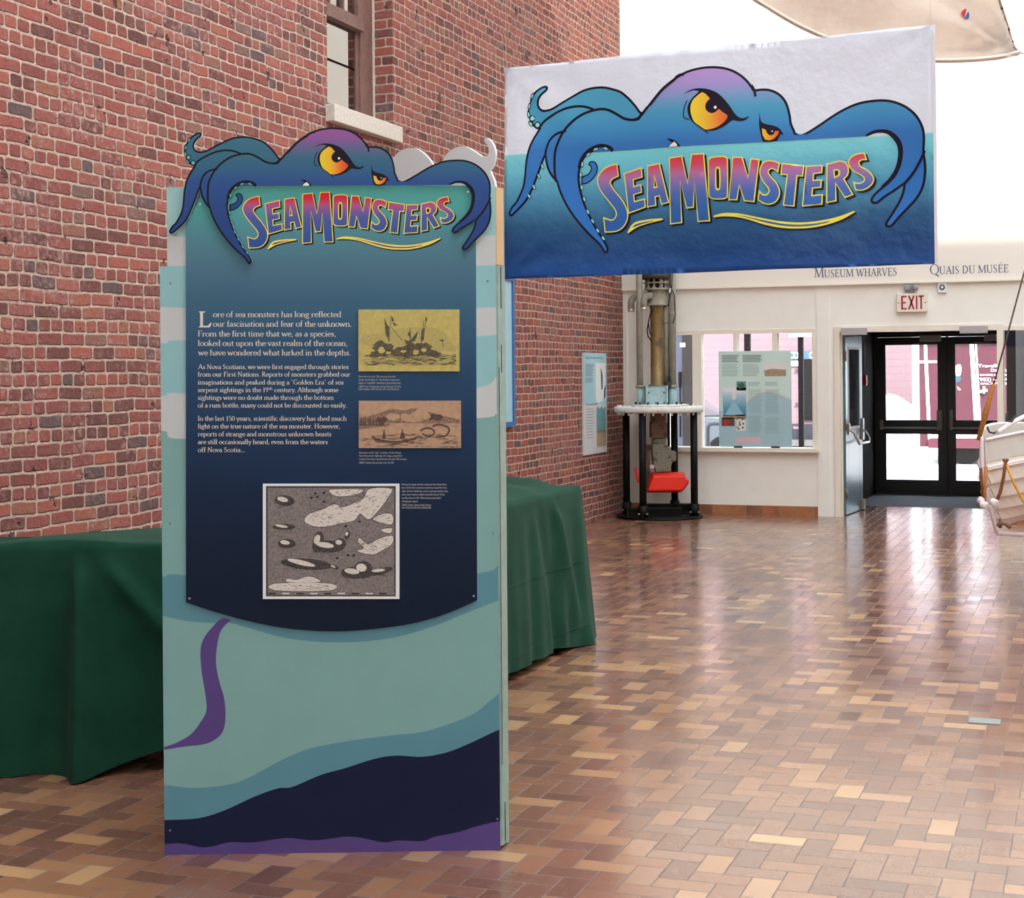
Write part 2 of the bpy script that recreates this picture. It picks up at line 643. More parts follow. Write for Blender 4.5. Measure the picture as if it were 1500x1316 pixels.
b.box((XL - 0.6, -7.2, -0.12), (5.2, -7.0, 3.2))
structure(b.build('wall_front', M_UPPER))
k = NT('milky_fill_panel')  # unseen translucent sheet, added to spread soft fill light from above
k.t.nodes.remove(k.b)
tl_ = k.n('ShaderNodeBsdfTranslucent')
tl_.inputs[0].default_value = (0.44, 0.44, 0.44, 1)
k.link(tl_.outputs[0], k.out.inputs[0])
b = MB()
b.add([(-4.2, 2.4, RZ + 0.1), (4.2, 2.4, RZ + 0.1), (4.2, 11.5, RZ + 0.1), (-4.2, 11.5, RZ + 0.1)], [(0, 1, 2, 3)])
b.add([(-0.6, 0.0, RZ + 0.1), (4.2, 0.0, RZ + 0.1), (4.2, 2.4, RZ + 0.1), (-0.6, 2.4, RZ + 0.1)], [(0, 1, 2, 3)])
structure(b.build('fill_light_panel', k.mat, fixn=False))
b = MB()
b.box((-4.25, SKY0 - 0.05, RZ + 0.23), (4.25, SKY1 + 0.05, RZ + 0.25))
structure(b.build('skylight_glazing', glass_mat('dimming_roof_glass', (0.64, 0.64, 0.64, 1), 0.05)))  # unseen pane, its grey tint put in to dim the skylight
b = MB()
b.box((-4.25, -0.05, RZ + 0.26), (-0.59, 2.42, RZ + 0.28))
structure(b.build('dapple_bay_cover', glass_mat('dapple_cover_glass', (0.95, 0.95, 0.95, 1), 0.05)))  # unseen clear cover over the added dapple slats
b = MB()
b.add([(XL - 0.6, -7.1, 3.2), (5.2, -7.1, 3.2), (5.2, -7.1, RZ), (XL - 0.6, -7.1, RZ)], [(0, 1, 2, 3)])  # unseen translucent sheet, added as fill light from behind the camera
k = NT('front_fill_sheet')
k.t.nodes.remove(k.b)
tl_ = k.n('ShaderNodeBsdfTranslucent')
tl_.inputs[0].default_value = (0.17, 0.17, 0.17, 1)
k.link(tl_.outputs[0], k.out.inputs[0])
structure(b.build('fill_light_front', k.mat, fixn=False))

# ---- windows and door of the end wall
def window(name, x0, x1, z0, z1, mulls, sill=True, y=YB):
    root = bpy.data.objects.new(name, None)
    COL.objects.link(root)
    structure(root)
    root.location = ((x0 + x1) / 2, y, z0)
    ox, oz = (x0 + x1) / 2, z0
    f = MB()
    d0, d1 = -0.012, 0.13
    f.box((x0 - ox - 0.045, d0, z1 - oz), (x1 - ox + 0.045, d1, z1 - oz + 0.05))
    f.box((x0 - ox - 0.045, d0, -0.02), (x0 - ox, d1, z1 - oz))
    f.box((x1 - ox, d0, -0.02), (x1 - ox + 0.045, d1, z1 - oz))
    for a, c in mulls:
        f.box((a - ox, d0, 0), (c - ox, d1, z1 - oz))
    f.build('window_frame', M_TRIM, root, bevel=0.003)
    if sill:
        s = MB()
        s.box((x0 - ox - 0.09, -0.09, -0.055), (x1 - ox + 0.09, 0.13, -0.005))
        s.box((x0 - ox - 0.06, -0.03, -0.085), (x1 - ox + 0.06, 0.0, -0.055))
        s.build('window_sill', M_TRIM, root, bevel=0.004)
    edges = [x0] + [t for m_ in mulls for t in m_] + [x1]
    for a, c in zip(edges[::2], edges[1::2]):
        g = MB()
        g.box((a - ox - 0.004, 0.075, 0), (c - ox + 0.004, 0.083, z1 - oz + 0.004))
        g.build('glass_pane', M_GLASS, root)
    return root


window('window_1', WX0, -3.06, 0.797, 2.138, [(-4.484, -4.374), (-3.988, -3.939), (-3.526, -3.469)])
window('window_2', -0.93, 1.55, 0.797, 2.13, [(0.2, 0.25)])

# door frame
door = bpy.data.objects.new('door_1', None)
COL.objects.link(door)
structure(door)
door.location = (-1.87, YB, 0)
b = MB()
ox = -1.87
b.box((-2.803 - ox, -0.02, 0), (-2.74 - ox, T, 2.136))
b.box((-1.0 - ox, -0.02, 0), (-0.93 - ox, T, 2.136))
b.box((-2.803 - ox, -0.02, 2.136), (-0.93 - ox, T, 2.2))
b.box((-2.74 - ox, 0.07, 0), (-2.725 - ox, 0.13, 2.136))
b.build('door_frame', M_TRIM, door)

# ---- the old sash window in the brick wall
win = bpy.data.objects.new('window_3', None)
COL.objects.link(win)
structure(win)
win.location = (XL, (WY0 + WY1) / 2, WZ0)
hw = (WY1 - WY0) / 2
RX = -0.17
boxes('window_jamb', [((RX - 0.12, hw - 0.24, 0), (RX, hw, 2.4)), ((RX - 0.12, -hw, 0), (RX, -hw + 0.1, 2.4))], M_BROWN, win, 0.006)
f = MB()
f.box((RX - 0.07, -hw + 0.1, 0.0), (RX - 0.02, hw - 0.24, 0.09))
f.box((RX - 0.07, hw - 0.29, 0.09), (RX - 0.02, hw - 0.24, 0.76))
f.box((RX - 0.07, -hw + 0.1, 0.09), (RX - 0.02, -hw + 0.15, 0.76))
f.box((RX - 0.07, -hw + 0.15, 0.42), (RX - 0.03, hw - 0.29, 0.44))
f.build('lower_sash', M_BROWN, win)
f = MB()
f.box((RX - 0.05, -hw + 0.1, 0.74), (RX + 0.035, hw - 0.24, 0.84))
f.box((RX - 0.05, hw - 0.29, 0.84), (RX, hw - 0.24, 2.4))
f.box((RX - 0.05, -hw + 0.1, 0.84), (RX, -hw + 0.15, 2.4))
for q in (0.33, 0.66):
    yy = -hw + 0.15 + q * (2 * hw - 0.44)
    f.box((RX - 0.04, yy - 0.012, 0.84), (RX, yy + 0.012, 2.4))
f.build('upper_sash', M_BROWN, win)
for z0, z1 in ((0.09, 0.74), (0.84, 2.4)):
    g = MB()
    g.box((RX - 0.036, -hw + 0.12, z0), (RX - 0.03, hw - 0.26, z1))
    g.build('glass_pane', M_GLASSO, win)
s = MB()
s.box((-0.25, -hw - 0.03, -0.13), (0.075, hw + 0.03, 0.0))
s.build('window_sill', M_STONE, win, bevel=0.006)
# plastered space behind the sash
g = MB()
g.box((-0.60, -hw, -0.1), (-0.56, hw, 2.4))
g.build('inner_shutter', M_PLASTER, win)
# mortar bead between jamb and brick
g = MB()
g.box((RX, hw - 0.02, 0), (RX + 0.012, hw, 2.4))
g.build('mortar_bead', M_STONE, win)

# ------------------------------------------------------------------ printed artwork
# the artwork is drawn once, in the pixel grid of the photographed panel, then laid on each real surface
def crop(x0, y0, s):
    return lambda *pts: [(x0 + px / s, y0 + py / s) for px, py in pts]


c3 = crop(240, 180, 5.982)
c4 = crop(400, 180, 7.5)
c5 = crop(570, 180, 5.983)
t1 = crop(345, 275, 8.8235)
t2 = crop(505, 275, 8.8235)
k8 = crop(230, 850, 2.830)


def spline(pts, closed=False, n=6):
    """centripetal-ish Catmull-Rom through the points"""
    P = [np.array(p, float) for p in pts]
    N = len(P)
    out = []
    rng = range(N if closed else N - 1)
    for i in rng:
        if closed:
            a, b, c, d = P[(i - 1) % N], P[i], P[(i + 1) % N], P[(i + 2) % N]
        else:
            a, b, c, d = P[max(i - 1, 0)], P[i], P[i + 1], P[min(i + 2, N - 1)]
        for j in range(n):
            t = j / n
            out.append(0.5 * ((2 * b) + (-a + c) * t + (2 * a - 5 * b + 4 * c - d) * t * t + (-a + 3 * b - 3 * c + d) * t ** 3))
    if not closed:
        out.append(P[-1])
    return [tuple(p) for p in out]


def clean(pts, eps=None):
    if eps is None:
        eps = 2e-4 * max(max(p[i] for p in pts) - min(p[i] for p in pts) for i in (0, 1))
    out = []
    for p in pts:
        if not out or math.hypot(p[0] - out[-1][0], p[1] - out[-1][1]) > eps:
            out.append(p)
    if len(out) > 2 and math.hypot(out[0][0] - out[-1][0], out[0][1] - out[-1][1]) <= eps:
        out.pop()
    return out


def area(pts):
    return 0.5 * sum(pts[i][0] * pts[(i + 1) % len(pts)][1] - pts[(i + 1) % len(pts)][0] * pts[i][1] for i in range(len(pts)))


def inset(pts, w):
    """mitred inset of a closed outline (negative w grows it)"""
    pts = clean(pts)
    s = 1.0 if area(pts) > 0 else -1.0
    n = len(pts)
    out = []
    for i in range(n):
        a, b, c = np.array(pts[i - 1]), np.array(pts[i]), np.array(pts[(i + 1) % n])
        d1 = (b - a) / max(1e-9, np.linalg.norm(b - a))
        d2 = (c - b) / max(1e-9, np.linalg.norm(c - b))
        n1, n2 = np.array((-d1[1], d1[0])) * s, np.array((-d2[1], d2[0])) * s
        m = n1 + n2
        l = np.linalg.norm(m)
        m = n1 if l < 1e-6 else m / l
        k = 1.0 / max(0.45, float(m @ n1))
        out.append(tuple(b + m * w * k))
    return out


def ribbon(pts, w, taper=False):
    """outline of a brush stroke of half-width w (number or list)"""
    P = [np.array(p, float) for p in clean(pts)]
    n = len(P)
    L, R = [], []
    for i, p in enumerate(P):
        d = P[min(i + 1, n - 1)] - P[max(i - 1, 0)]
        d = d / max(1e-9, np.linalg.norm(d))
        q = i / (n - 1)
        ww = w
        if taper == 'both':
            ww = w * (0.12 + 0.88 * math.sin(PI * q) ** 0.7)
        elif taper == 'end':
            ww = w * max(0.1, 1 - q)
        nn = np.array((-d[1], d[0])) * ww
        L.append(tuple(p + nn))
        R.append(tuple(p - nn))
    return L + R[::-1]


def ell(c, rx, ry=None, n=14, rot=0.0):
    ry = ry or rx
    return [(c[0] + rx * math.cos(t) * math.cos(rot) - ry * math.sin(t) * math.sin(rot),
             c[1] + rx * math.cos(t) * math.sin(rot) + ry * math.sin(t) * math.cos(rot)) for t in [2 * PI * i / n for i in range(n)]]


def inside(pts, x, y):
    P = np.array(pts)
    a, b = P, np.roll(P, -1, axis=0)
    c = (a[:, 1] > y) != (b[:, 1] > y)
    with np.errstate(divide='ignore', invalid='ignore'):
        xx = a[:, 0] + (y - a[:, 1]) * (b[:, 0] - a[:, 0]) / (b[:, 1] - a[:, 1])
    return bool(np.count_nonzero(c & (x < xx)) % 2)


def tess(loops, grid=0.0):
    """triangles filling the loops by the even-odd rule, with optional inner grid points"""
    vs, es = [], []
    loops = [clean(l) for l in loops]
    for l in loops:
        if grid:
            m = []
            for i in range(len(l)):
                a, b = np.array(l[i]), np.array(l[(i + 1) % len(l)])
                k = max(1, int(np.linalg.norm(b - a) / grid))
                m += [tuple(a + (b - a) * j / k) for j in range(k)]
            l = m
        o = len(vs)
        vs += [Vector(p) for p in l]
        es += [(o + i, o + (i + 1) % len(l)) for i in range(len(l))]
    if grid:
        A = np.array([tuple(v) for v in vs])
        x0, y0 = A.min(axis=0)
        x1, y1 = A.max(axis=0)
        nx, ny = int((x1 - x0) / grid), int((y1 - y0) / grid)
        for i in range(1, nx + 1):
            for j in range(1, ny + 1):
                x, y = x0 + (i - 0.37) * grid, y0 + (j - 0.41) * grid
                if sum(inside(l, x, y) for l in loops) % 2:
                    vs.append(Vector((x, y)))
    r = delaunay_2d_cdt(vs, es, [], 0, 1e-7)
    ov, of = r[0], r[2]
    out = []
    for f in of:
        cx = sum(ov[i][0] for i in f) / 3
        cy = sum(ov[i][1] for i in f) / 3
        if sum(inside(l, cx, cy) for l in loops) % 2:
            out.append(tuple(f))
    return [tuple(v) for v in ov], out


class Print:
    """flat ink layers stacked on one surface: ink(loops, material index)"""

    def __init__(self, place, step, grid=0.0, base=0.0):
        self.place, self.step, self.grid, self.lev = place, step, grid, base
        self.v, self.f, self.m, self.uvs = [], [], [], []

    def ink(self, loops, mi, lev=None):
        if loops and isinstance(loops[0][0], (int, float, np.floating)):
            loops = [loops]
        vs, fs = tess(loops, self.grid)
        lev = self.lev if lev is None else lev
        o = len(self.v)
        for p in vs:
            self.v.append(tuple(map(float, self.place(p[0], p[1], lev * self.step))))
            self.uvs.append((p[0] / 1000.0, 1 - p[1] / 1000.0))
        for f in fs:
            self.f.append(tuple(i + o for i in f))
            self.m.append(mi)

    def up(self):
        self.lev += 1

    def build(self, name, mats, parent=None, face=None, smooth=False):
        me = bpy.data.meshes.new(name)
        me.from_pydata(self.v, [], self.f)
        for m in (mats if isinstance(mats, (list, tuple)) else [mats]):
            me.materials.append(m)
        me.polygons.foreach_set('material_index', self.m)
        uv = me.uv_layers.new(name='art')
        for p in me.polygons:
            for li in p.loop_indices:
                uv.data[li].uv = self.uvs[me.loops[li].vertex_index]
        if face is not None:                      # turn every face towards 'face'
            bm = bmesh.new()
            bm.from_mesh(me)
            fv = Vector(face)
            bad = [f for f in bm.faces if f.normal.dot(fv) < 0]
            if bad:
                bmesh.ops.reverse_faces(bm, faces=bad)
            bm.to_mesh(me)
            bm.free()
        if smooth:
            me.polygons.foreach_set('use_smooth', [True] * len(me.polygons))
        o = bpy.data.objects.new(name, me)
        COL.objects.link(o)
        if parent is not None:
            o.parent = parent
        return o


# ---- sea monster outlines
TAIL = c3((52, 968), (44, 950), (70, 903), (105, 868), (150, 780), (165, 700), (173, 600), (193, 510), (225, 440), (262, 382))
HOOK = c3((262, 382), (240, 372), (213, 345), (190, 300), (178, 250), (185, 205), (208, 158), (238, 122), (280, 92), (315, 83), (333, 98), (325, 122),
          (295, 147), (272, 180), (268, 215), (286, 242), (320, 250), (370, 240), (440, 203), (520, 163), (600, 130), (680, 118), (750, 120), (820, 138),
          (880, 163), (940, 216), (985, 268))
HEAD = c4((60, 372), (78, 385), (110, 358), (180, 283), (260, 203), (360, 133), (460, 83), (560, 58), (660, 50), (760, 58), (850, 83), (930, 128),
          (990, 183), (1032, 240), (1045, 258), (1100, 256), (1160, 262), (1220, 286), (1270, 326), (1310, 388), (1335, 478), (1346, 550), (1370, 604))
ARM = c5((80, 498), (110, 512), (150, 500), (230, 455), (320, 400), (400, 360), (480, 333), (560, 323), (640, 323), (710, 338), (780, 373), (840, 428),
         (880, 500), (892, 570), (888, 660), (896, 730), (896, 800), (880, 880), (840, 950), (780, 1012), (730, 1062), (692, 1105), (665, 1119), (640, 1110),
         (641, 1085), (680, 1025), (720, 960), (744, 905), (752, 862))
ARM2 = c5((752, 862), (700, 896), (640, 932), (592, 967), (562, 967), (547, 946), (560, 915), (600, 876), (650, 838), (690, 798), (718, 750), (733, 700),
          (738, 645), (728, 595), (700, 555), (660, 528), (620, 522), (580, 526), (536, 546))
LEG_R = c3((662, 556), (636, 566), (606, 590), (585, 622), (570, 662), (562, 722), (572, 800), (602, 900), (642, 990), (692, 1080),
           (742, 1150), (768, 1195), (772, 1220), (760, 1239), (740, 1236), (700, 1182), (620, 1110), (540, 1020), (470, 920), (420, 820), (396, 745))
ARCH = spline(c3((806, 556), (782, 530), (722, 515), (660, 531), (612, 562), (578, 606), (562, 660)), n=4)
LEG_M = c3((396, 745), (368, 718), (335, 662), (318, 600), (316, 575))
TAIL_R = c3((316, 575), (303, 612), (290, 650), (265, 715), (230, 800), (190, 870), (130, 930), (85, 967), (62, 974), (52, 968))


def silhouette():
    out = []
    for seg in (TAIL, HOOK, HEAD, ARM, ARM2, LEG_R, LEG_M, TAIL_R):
        out += spline(seg, n=4)
    return clean(out, 0.25)


SIL = silhouette()
CURL = spline(c3((578, 715), (604, 708), (628, 695), (643, 670), (640, 650), (626, 640), (632, 622), (655, 614), (680, 625), (695, 658), (687, 700),
                 (650, 745), (610, 768), (572, 772)), n=4)
L_BACK = spline(c3((262, 382), (300, 335), (350, 303), (420, 268), (490, 247), (560, 241), (620, 250), (672, 270)), n=4)
L_LEG = spline(c3((398, 748), (388, 690), (385, 620), (390, 540), (410, 480), (450, 410), (510, 350), (580, 304), (650, 280), (720, 270), (780, 280),
                  (840, 312), (890, 342), (950, 356), (1000, 349)) + c4((75, 387)), n=4)
L_MID = spline(c3((472, 403), (400, 420), (350, 460), (325, 520), (317, 580)), n=4)
L_ARM = spline(c5((889, 655), (862, 712), (820, 782), (775, 835), (752, 862)), n=4)
L_BROW = spline(c4((1020, 225), (1040, 260), (1053, 318)), n=4)
L_TOP = spline([(x + 0.2, y + 2.2) for x, y in c4((150, 318), (260, 203), (360, 133), (460, 83))] + [(x - 0.8, y + 1.9) for x, y in c4((850, 83), (930, 128), (990, 183), (1032, 240))], n=4)[:13]
L_NOTCH = spline(c4((0, 447), (40, 438), (80, 405), (130, 350)), n=4)
ARM_DARK = spline(c5((536, 544), (580, 524), (630, 520), (672, 534), (706, 568), (730, 610), (736, 660), (726, 720), (704, 772), (664, 822), (615, 862)), n=4)
EYE_B = spline(c4((455, 266), (500, 240), (560, 227), (620, 229), (680, 244), (740, 272), (790, 318), (840, 380), (880, 442), (910, 475), (950, 489),
                  (1000, 474), (972, 503), (920, 511), (870, 500), (845, 512), (800, 545), (740, 570), (690, 579), (650, 577), (672, 612), (630, 575),
                  (590, 545), (540, 505), (504, 460), (488, 400), (497, 350), (530, 303), (575, 264), (585, 250), (540, 240), (490, 252)), True, 3)
EYE_Y = spline(c4((590, 275), (615, 261), (645, 276)), n=3) + spline(c4((681, 316), (652, 345), (641, 382), (655, 415), (690, 436), (725, 428), (752, 404)), n=3) + \
    spline(c4((790, 435), (826, 465), (800, 508), (750, 544), (700, 562), (640, 567), (600, 540), (548, 500), (524, 452), (514, 400), (520, 350), (545, 310), (588, 276)), n=3)
EYE_L = spline(c4((485, 320), (462, 370), (452, 430), (458, 458), (500, 478)), n=4)
EYE2_B = spline(c4((1085, 452), (1092, 510), (1110, 534), (1150, 549), (1210, 565), (1252, 592), (1279, 642), (1258, 632), (1240, 660), (1218, 687),
                   (1120, 689), (1100, 650), (1088, 600), (1080, 540)), True, 3)
EYE2_Y = c4((1103, 578), (1135, 590), (1143, 615), (1160, 634), (1180, 638), (1202, 627), (1211, 605), (1246, 605), (1230, 640), (1200, 668), (1165, 679),
            (1130, 670), (1109, 632))
TOOTH_B = c4((298, 620), (350, 628), (390, 650), (426, 692), (308, 692), (347, 656))
TOOTH_W = c4((320, 691), (345, 665), (370, 650), (390, 670), (398, 690))
SUCK = [(300, 640, 70), (275, 705, 62), (240, 778, 60), (205, 840, 55), (585, 635, 100), (573, 705, 88), (579, 790, 80), (597, 870, 70), (622, 955, 66),
        (655, 1020, 60), (692, 1085, 55), (733, 1138, 50), (630, 570, 150), (685, 537, 165), (755, 536, 20)]
HOOKSUCK = [(220, 150, 120), (193, 218, 100), (189, 275, 80), (207, 340, 50)]

# ---- lettering of the title, outer edge of the yellow line
LET = [
    spline(t1((310, 104), (220, 122), (160, 152), (112, 200), (90, 252), (95, 310), (130, 380), (200, 470), (262, 545), (286, 592), (280, 630), (250, 656), (210, 650), (150, 628)), n=4)[:-1]
    + spline(t1((150, 628), (168, 785)), n=1)[:-1] + spline(t1((168, 785), (240, 785), (310, 776), (370, 740), (410, 680), (422, 610), (400, 530), (350, 450), (290, 380), (248, 320), (237, 290), (255, 264), (290, 246), (325, 236)), n=4),
    t1((375, 205), (573, 155), (581, 257), (484, 278), (489, 335), (566, 318), (574, 405), (488, 424), (494, 483), (604, 461), (612, 552), (420, 608)),
    t1((630, 145), (765, 122), (860, 515), (775, 533), (752, 450), (718, 458), (724, 540), (622, 553)),
    t1((862, 78), (1000, 65), (1050, 320), (1092, 55), (1222, 52), (1268, 707), (1140, 710), (1122, 340), (1108, 572), (1030, 578), (977, 320), (986, 715), (860, 726)),
    spline(t1((1258, 140), (1275, 103), (1310, 90), (1400, 86), (1440, 100), (1455, 140), (1452, 450), (1440, 488), (1400, 502), (1310, 500), (1270, 480), (1255, 440)), True, 3),
    t2((85, 98), (185, 103), (236, 290), (262, 120), (352, 132), (302, 542), (198, 528), (153, 385), (133, 517), (40, 512)),
    spline(t2((548, 178), (500, 157), (440, 146), (382, 164), (352, 218), (350, 280), (382, 350), (428, 408), (440, 440), (420, 468), (385, 466), (345, 425)), n=4)[:-1]
    + spline(t2((345, 425), (330, 520)), n=1)[:-1] + spline(t2((330, 520), (390, 560), (450, 571), (510, 550), (545, 500), (552, 440), (524, 370), (472, 310), (441, 265), (452, 240), (480, 236), (532, 270)), n=4),
    t2((562, 178), (782, 212), (768, 318), (716, 311), (688, 598), (578, 583), (614, 299), (552, 290)),
    t2((793, 215), (953, 213), (947, 290), (872, 298), (868, 350), (945, 347), (938, 428), (862, 433), (857, 492), (952, 485), (947, 585), (757, 598)),
    t2((985, 205), (1110, 178), (1160, 192), (1190, 235), (1192, 290), (1178, 325), (1150, 352), (1232, 500), (1150, 530), (1072, 400), (1076, 555), (980, 572)),
    spline(t2((1335, 112), (1280, 118), (1228, 136), (1190, 172), (1186, 222), (1222, 280), (1300, 328), (1325, 356), (1310, 381), (1272, 391), (1225, 375)), n=4)[:-1]
    + spline(t2((1225, 375), (1245, 460)), n=1)[:-1] + spline(t2((1245, 460), (1300, 466), (1360, 446), (1408, 402), (1418, 345), (1372, 284), (1304, 238), (1288, 206), (1312, 186), (1360, 186)), n=4),
]
HOLES = {2: t1((707, 232), (738, 362), (698, 366)), 4: spline(t1((1330, 215), (1353, 188), (1378, 215), (1376, 385), (1353, 412), (1328, 388)), True, 3),
         9: t2((1050, 262), (1085, 256), (1112, 276), (1108, 312), (1084, 332), (1055, 340))}
HOLES_IN = {2: t1((709, 268), (726, 350), (706, 353)), 4: spline(t1((1341, 225), (1353, 208), (1366, 225), (1365, 375), (1353, 394), (1340, 378)), True, 3),
            9: t2((1062, 275), (1083, 270), (1096, 283), (1093, 306), (1080, 318), (1064, 324))}
SW1 = spline(t1((410, 795), (475, 703), (600, 673), (780, 663)), n=4) + spline(t1((790, 679), (650, 706), (520, 742), (428, 795)), n=4)
SW1_IN = spline(t1((470, 745), (492, 718), (570, 697), (690, 682)), n=3) + spline(t1((690, 688), (600, 705), (530, 725)), n=3)
SW2 = spline(t2((-112, 655), (-20, 633), (60, 633), (180, 648), (350, 688), (520, 724), (700, 744), (850, 741), (1000, 719), (1120, 689), (1232, 648)), n=3) + \
    spline(t2((1243, 659), (1130, 722), (1000, 767), (850, 797), (700, 802), (560, 792), (400, 757), (250, 707), (130, 677), (0, 665), (-104, 670)), n=3)
SW2_IN = spline(t2((105, 653), (250, 681), (420, 721), (600, 757), (750, 766), (900, 756), (1020, 734)), n=3) + \
    spline(t2((985, 752), (850, 777), (700, 782), (560, 769), (420, 739), (280, 697), (160, 668)), n=3)


def shift(pts, dx, dy):
    return [(x + dx, y + dy) for x, y in pts]


# material slots of the monster print
def uv_ramp(name, stops, axis='y', lo=0.0, hi=1.0, rough=0.4, extra=None, spec=0.18, sheen=0.0):
    """printed gradient along the artwork, in art pixels lo..hi"""
    k = NT(name)
    uv = k.n('ShaderNodeUVMap')
    uv.uv_map = 'art'
    sep = k.n('ShaderNodeSeparateXYZ')
    k.link(uv.outputs[0], sep.inputs[0])
    p = k.m('MULTIPLY', sep.outputs[0], 1000.0) if axis == 'x' else k.m('MULTIPLY', k.m('SUBTRACT', 1.0, sep.outputs[1]), 1000.0)
    f = k.m('DIVIDE', k.m('SUBTRACT', p, lo), hi - lo)
    k.set(col=k.ramp(f, [((a - lo) / (hi - lo), srgb(*c)) for a, c in stops]), rough=rough, spec=spec)
    return k


def art_mats(pre, rough, body, iris, title, black, yellow, teal, deep, arm):
    f = lambda n, s, **k: uv_ramp(pre + n, s, rough=rough, **k).mat
    return [
        mat(pre + '_black_ink', black, rough, spec=0.15, var=0.0),
        f('_monster_skin', body, lo=180, hi=400),
        f('_iris', iris, axis='x', lo=468, hi=512),
        f('_small_iris', [(546, (246, 205, 60)), (552, (250, 180, 50)), (566, (235, 90, 40))], axis='x', lo=546, hi=567),
        mat(pre + '_white_ink', (250, 248, 245), rough, var=0.0),
        f('_title_fade', title, lo=280, hi=360),
        mat(pre + '_yellow_ink', yellow, rough, var=0.0),
        mat(pre + '_sucker_ink', teal, rough, var=0.0),
        mat(pre + '_swoosh_ink', deep, rough, var=0.0),
        f('_tentacle_skin', arm, lo=180, hi=400),
    ]


def clip_left(pts, xc):
    out = []
    for i in range(len(pts)):
        a, b = pts[i - 1], pts[i]
        if (a[0] <= xc) != (b[0] <= xc):
            t = (xc - a[0]) / (b[0] - a[0])
            out.append((xc, a[1] + t * (b[1] - a[1])))
        if b[0] <= xc:
            out.append(b)
    return out


def draw_monster(pr):
    """monster in front of the water line"""
    pr.ink(SIL, 0)
    pr.up()
    pr.ink(inset(SIL, 2.6), 1)
    pr.up()
    pr.ink(c3((664, 540), (700, 520)) + [(372, 266), (652, 266), (659, 269.5), (656, 271.4), (376, 272.5)] + c3((664, 556)), 1)
    pr.ink(clip_left(inset(SIL, 2.6), 411.0), 9, pr.lev + 0.3)
    pr.up()
    pr.ink(ribbon(ARCH, 2.1), 0, pr.lev - 0.2)
    for l, w in ((L_BACK, 1.35), (L_MID, 1.3), (L_LEG, 1.45), (L_ARM, 1.4), (L_BROW, 1.3), (L_NOTCH, 1.5), (L_TOP, 1.6)):
        pr.ink(ribbon(l, w), 0)
    pr.ink(ribbon(ARM_DARK, 2.2, 'both'), 0)
    pr.ink(EYE_B, 0)
    pr.ink(EYE2_B, 0)
    pr.ink(TOOTH_B, 0)
    pr.ink(ribbon(EYE_L, 0.55), 0)
    for a, b, rot in SUCK[4:]:
        (x, y), = c3((a, b))
        pr.ink(ell((x, y), 3.6, 1.9, 10, math.radians(rot)), 0)
    for a, b, rot in HOOKSUCK:
        (x, y), = c3((a, b))
        pr.ink(ell((x, y), 4.2, 2.1, 10, math.radians(rot)), 0)
    for a, b in ((217, 303), (257, 350)):
        (x, y), = c3((a, b))
        pr.ink(ell((x, y), 4.0), 0)
    pr.up()
    pr.ink(EYE_Y, 2)
    pr.ink(EYE2_Y, 3)
    pr.ink(TOOTH_W, 4)
    pr.ink(ell(c4((724, 390))[0], 1.7), 4)
    pr.ink(ell(c4((1187, 605))[0], 0.8), 4)
    for a, b, rot in SUCK[4:] + HOOKSUCK:
        (x, y), = c3((a, b))
        pr.ink(ell((x, y), 2.8, 1.2, 10, math.radians(rot)), 7)
    for a, b in ((217, 303), (257, 350)):
        (x, y), = c3((a, b))
        pr.ink(ell((x, y), 2.6), 7)


def draw_curl(pr):
    """small curl printed on the water"""
    pr.ink(CURL, 0)
    pr.up()
    pr.ink(inset(CURL, 1.5), 1)


def draw_suckers(pr):
    for a, b, rot in SUCK[:4]:
        (x, y), = c3((a, b))
        pr.ink(ell((x, y), 3.6, 2.0, 10, math.radians(rot)), 0)
    pr.up()
    for a, b, rot in SUCK[:4]:
        (x, y), = c3((a, b))
        pr.ink(ell((x, y), 2.8, 1.2, 10, math.radians(rot)), 7)


def draw_title(pr):
    for i, l in enumerate(LET):
        pr.ink([shift(l, 2.3, 2.0)] + ([shift(HOLES[i], 2.3, 2.0)] if i in HOLES and i != 4 else []), 0, pr.lev + 0.15 * (i % 3))
    for s in (SW1, SW2):
        pr.ink(shift(s, 1.8, 1.7), 0)
    pr.up()
    for i, l in enumerate(LET):
        pr.ink(l, 6, pr.lev + 0.15 * (i % 3))
    pr.ink(SW1, 6)
    pr.ink(SW2, 6)
    pr.up()
    for i, l in enumerate(LET):
        pr.ink([inset(l, 1.35)] + ([inset(HOLES[i], -0.2)] if i in HOLES else []), 5, pr.lev + 0.15 * (i % 3))
        if i in HOLES:
            pr.ink(HOLES_IN[i], 0, pr.lev + 0.15 * (i % 3))
    pr.ink(SW1_IN, 8)
    pr.ink(SW2_IN, 8)

# ------------------------------------------------------------------ lettering
_glyph = {}


def text_mesh(body, bold=0.0):
    """outline triangles of a line of type: vertices (x, y), faces, width, cap height"""
    key = (body, bold)
    if key in _glyph:
        return _glyph[key]
    cu = bpy.data.curves.new('type', 'FONT')
    cu.body = body
    cu.offset = bold
    cu.resolution_u = 3
    o = bpy.data.objects.new('type', cu)
    COL.objects.link(o)
    dg = bpy.context.evaluated_depsgraph_get()
    me = bpy.data.meshes.new_from_object(o.evaluated_get(dg))
    v = [(p.co.x, p.co.y) for p in me.vertices]
    f = [tuple(p.vertices) for p in me.polygons]
    bpy.data.objects.remove(o)
    bpy.data.curves.remove(cu)
    bpy.data.meshes.remove(me)
    x0 = min(p[0] for p in v)
    x1 = max(p[0] for p in v)
    v = [(x - x0, y) for x, y in v]
    _glyph[key] = (v, f, x1 - x0)
    return _glyph[key]


CAP = 0.729

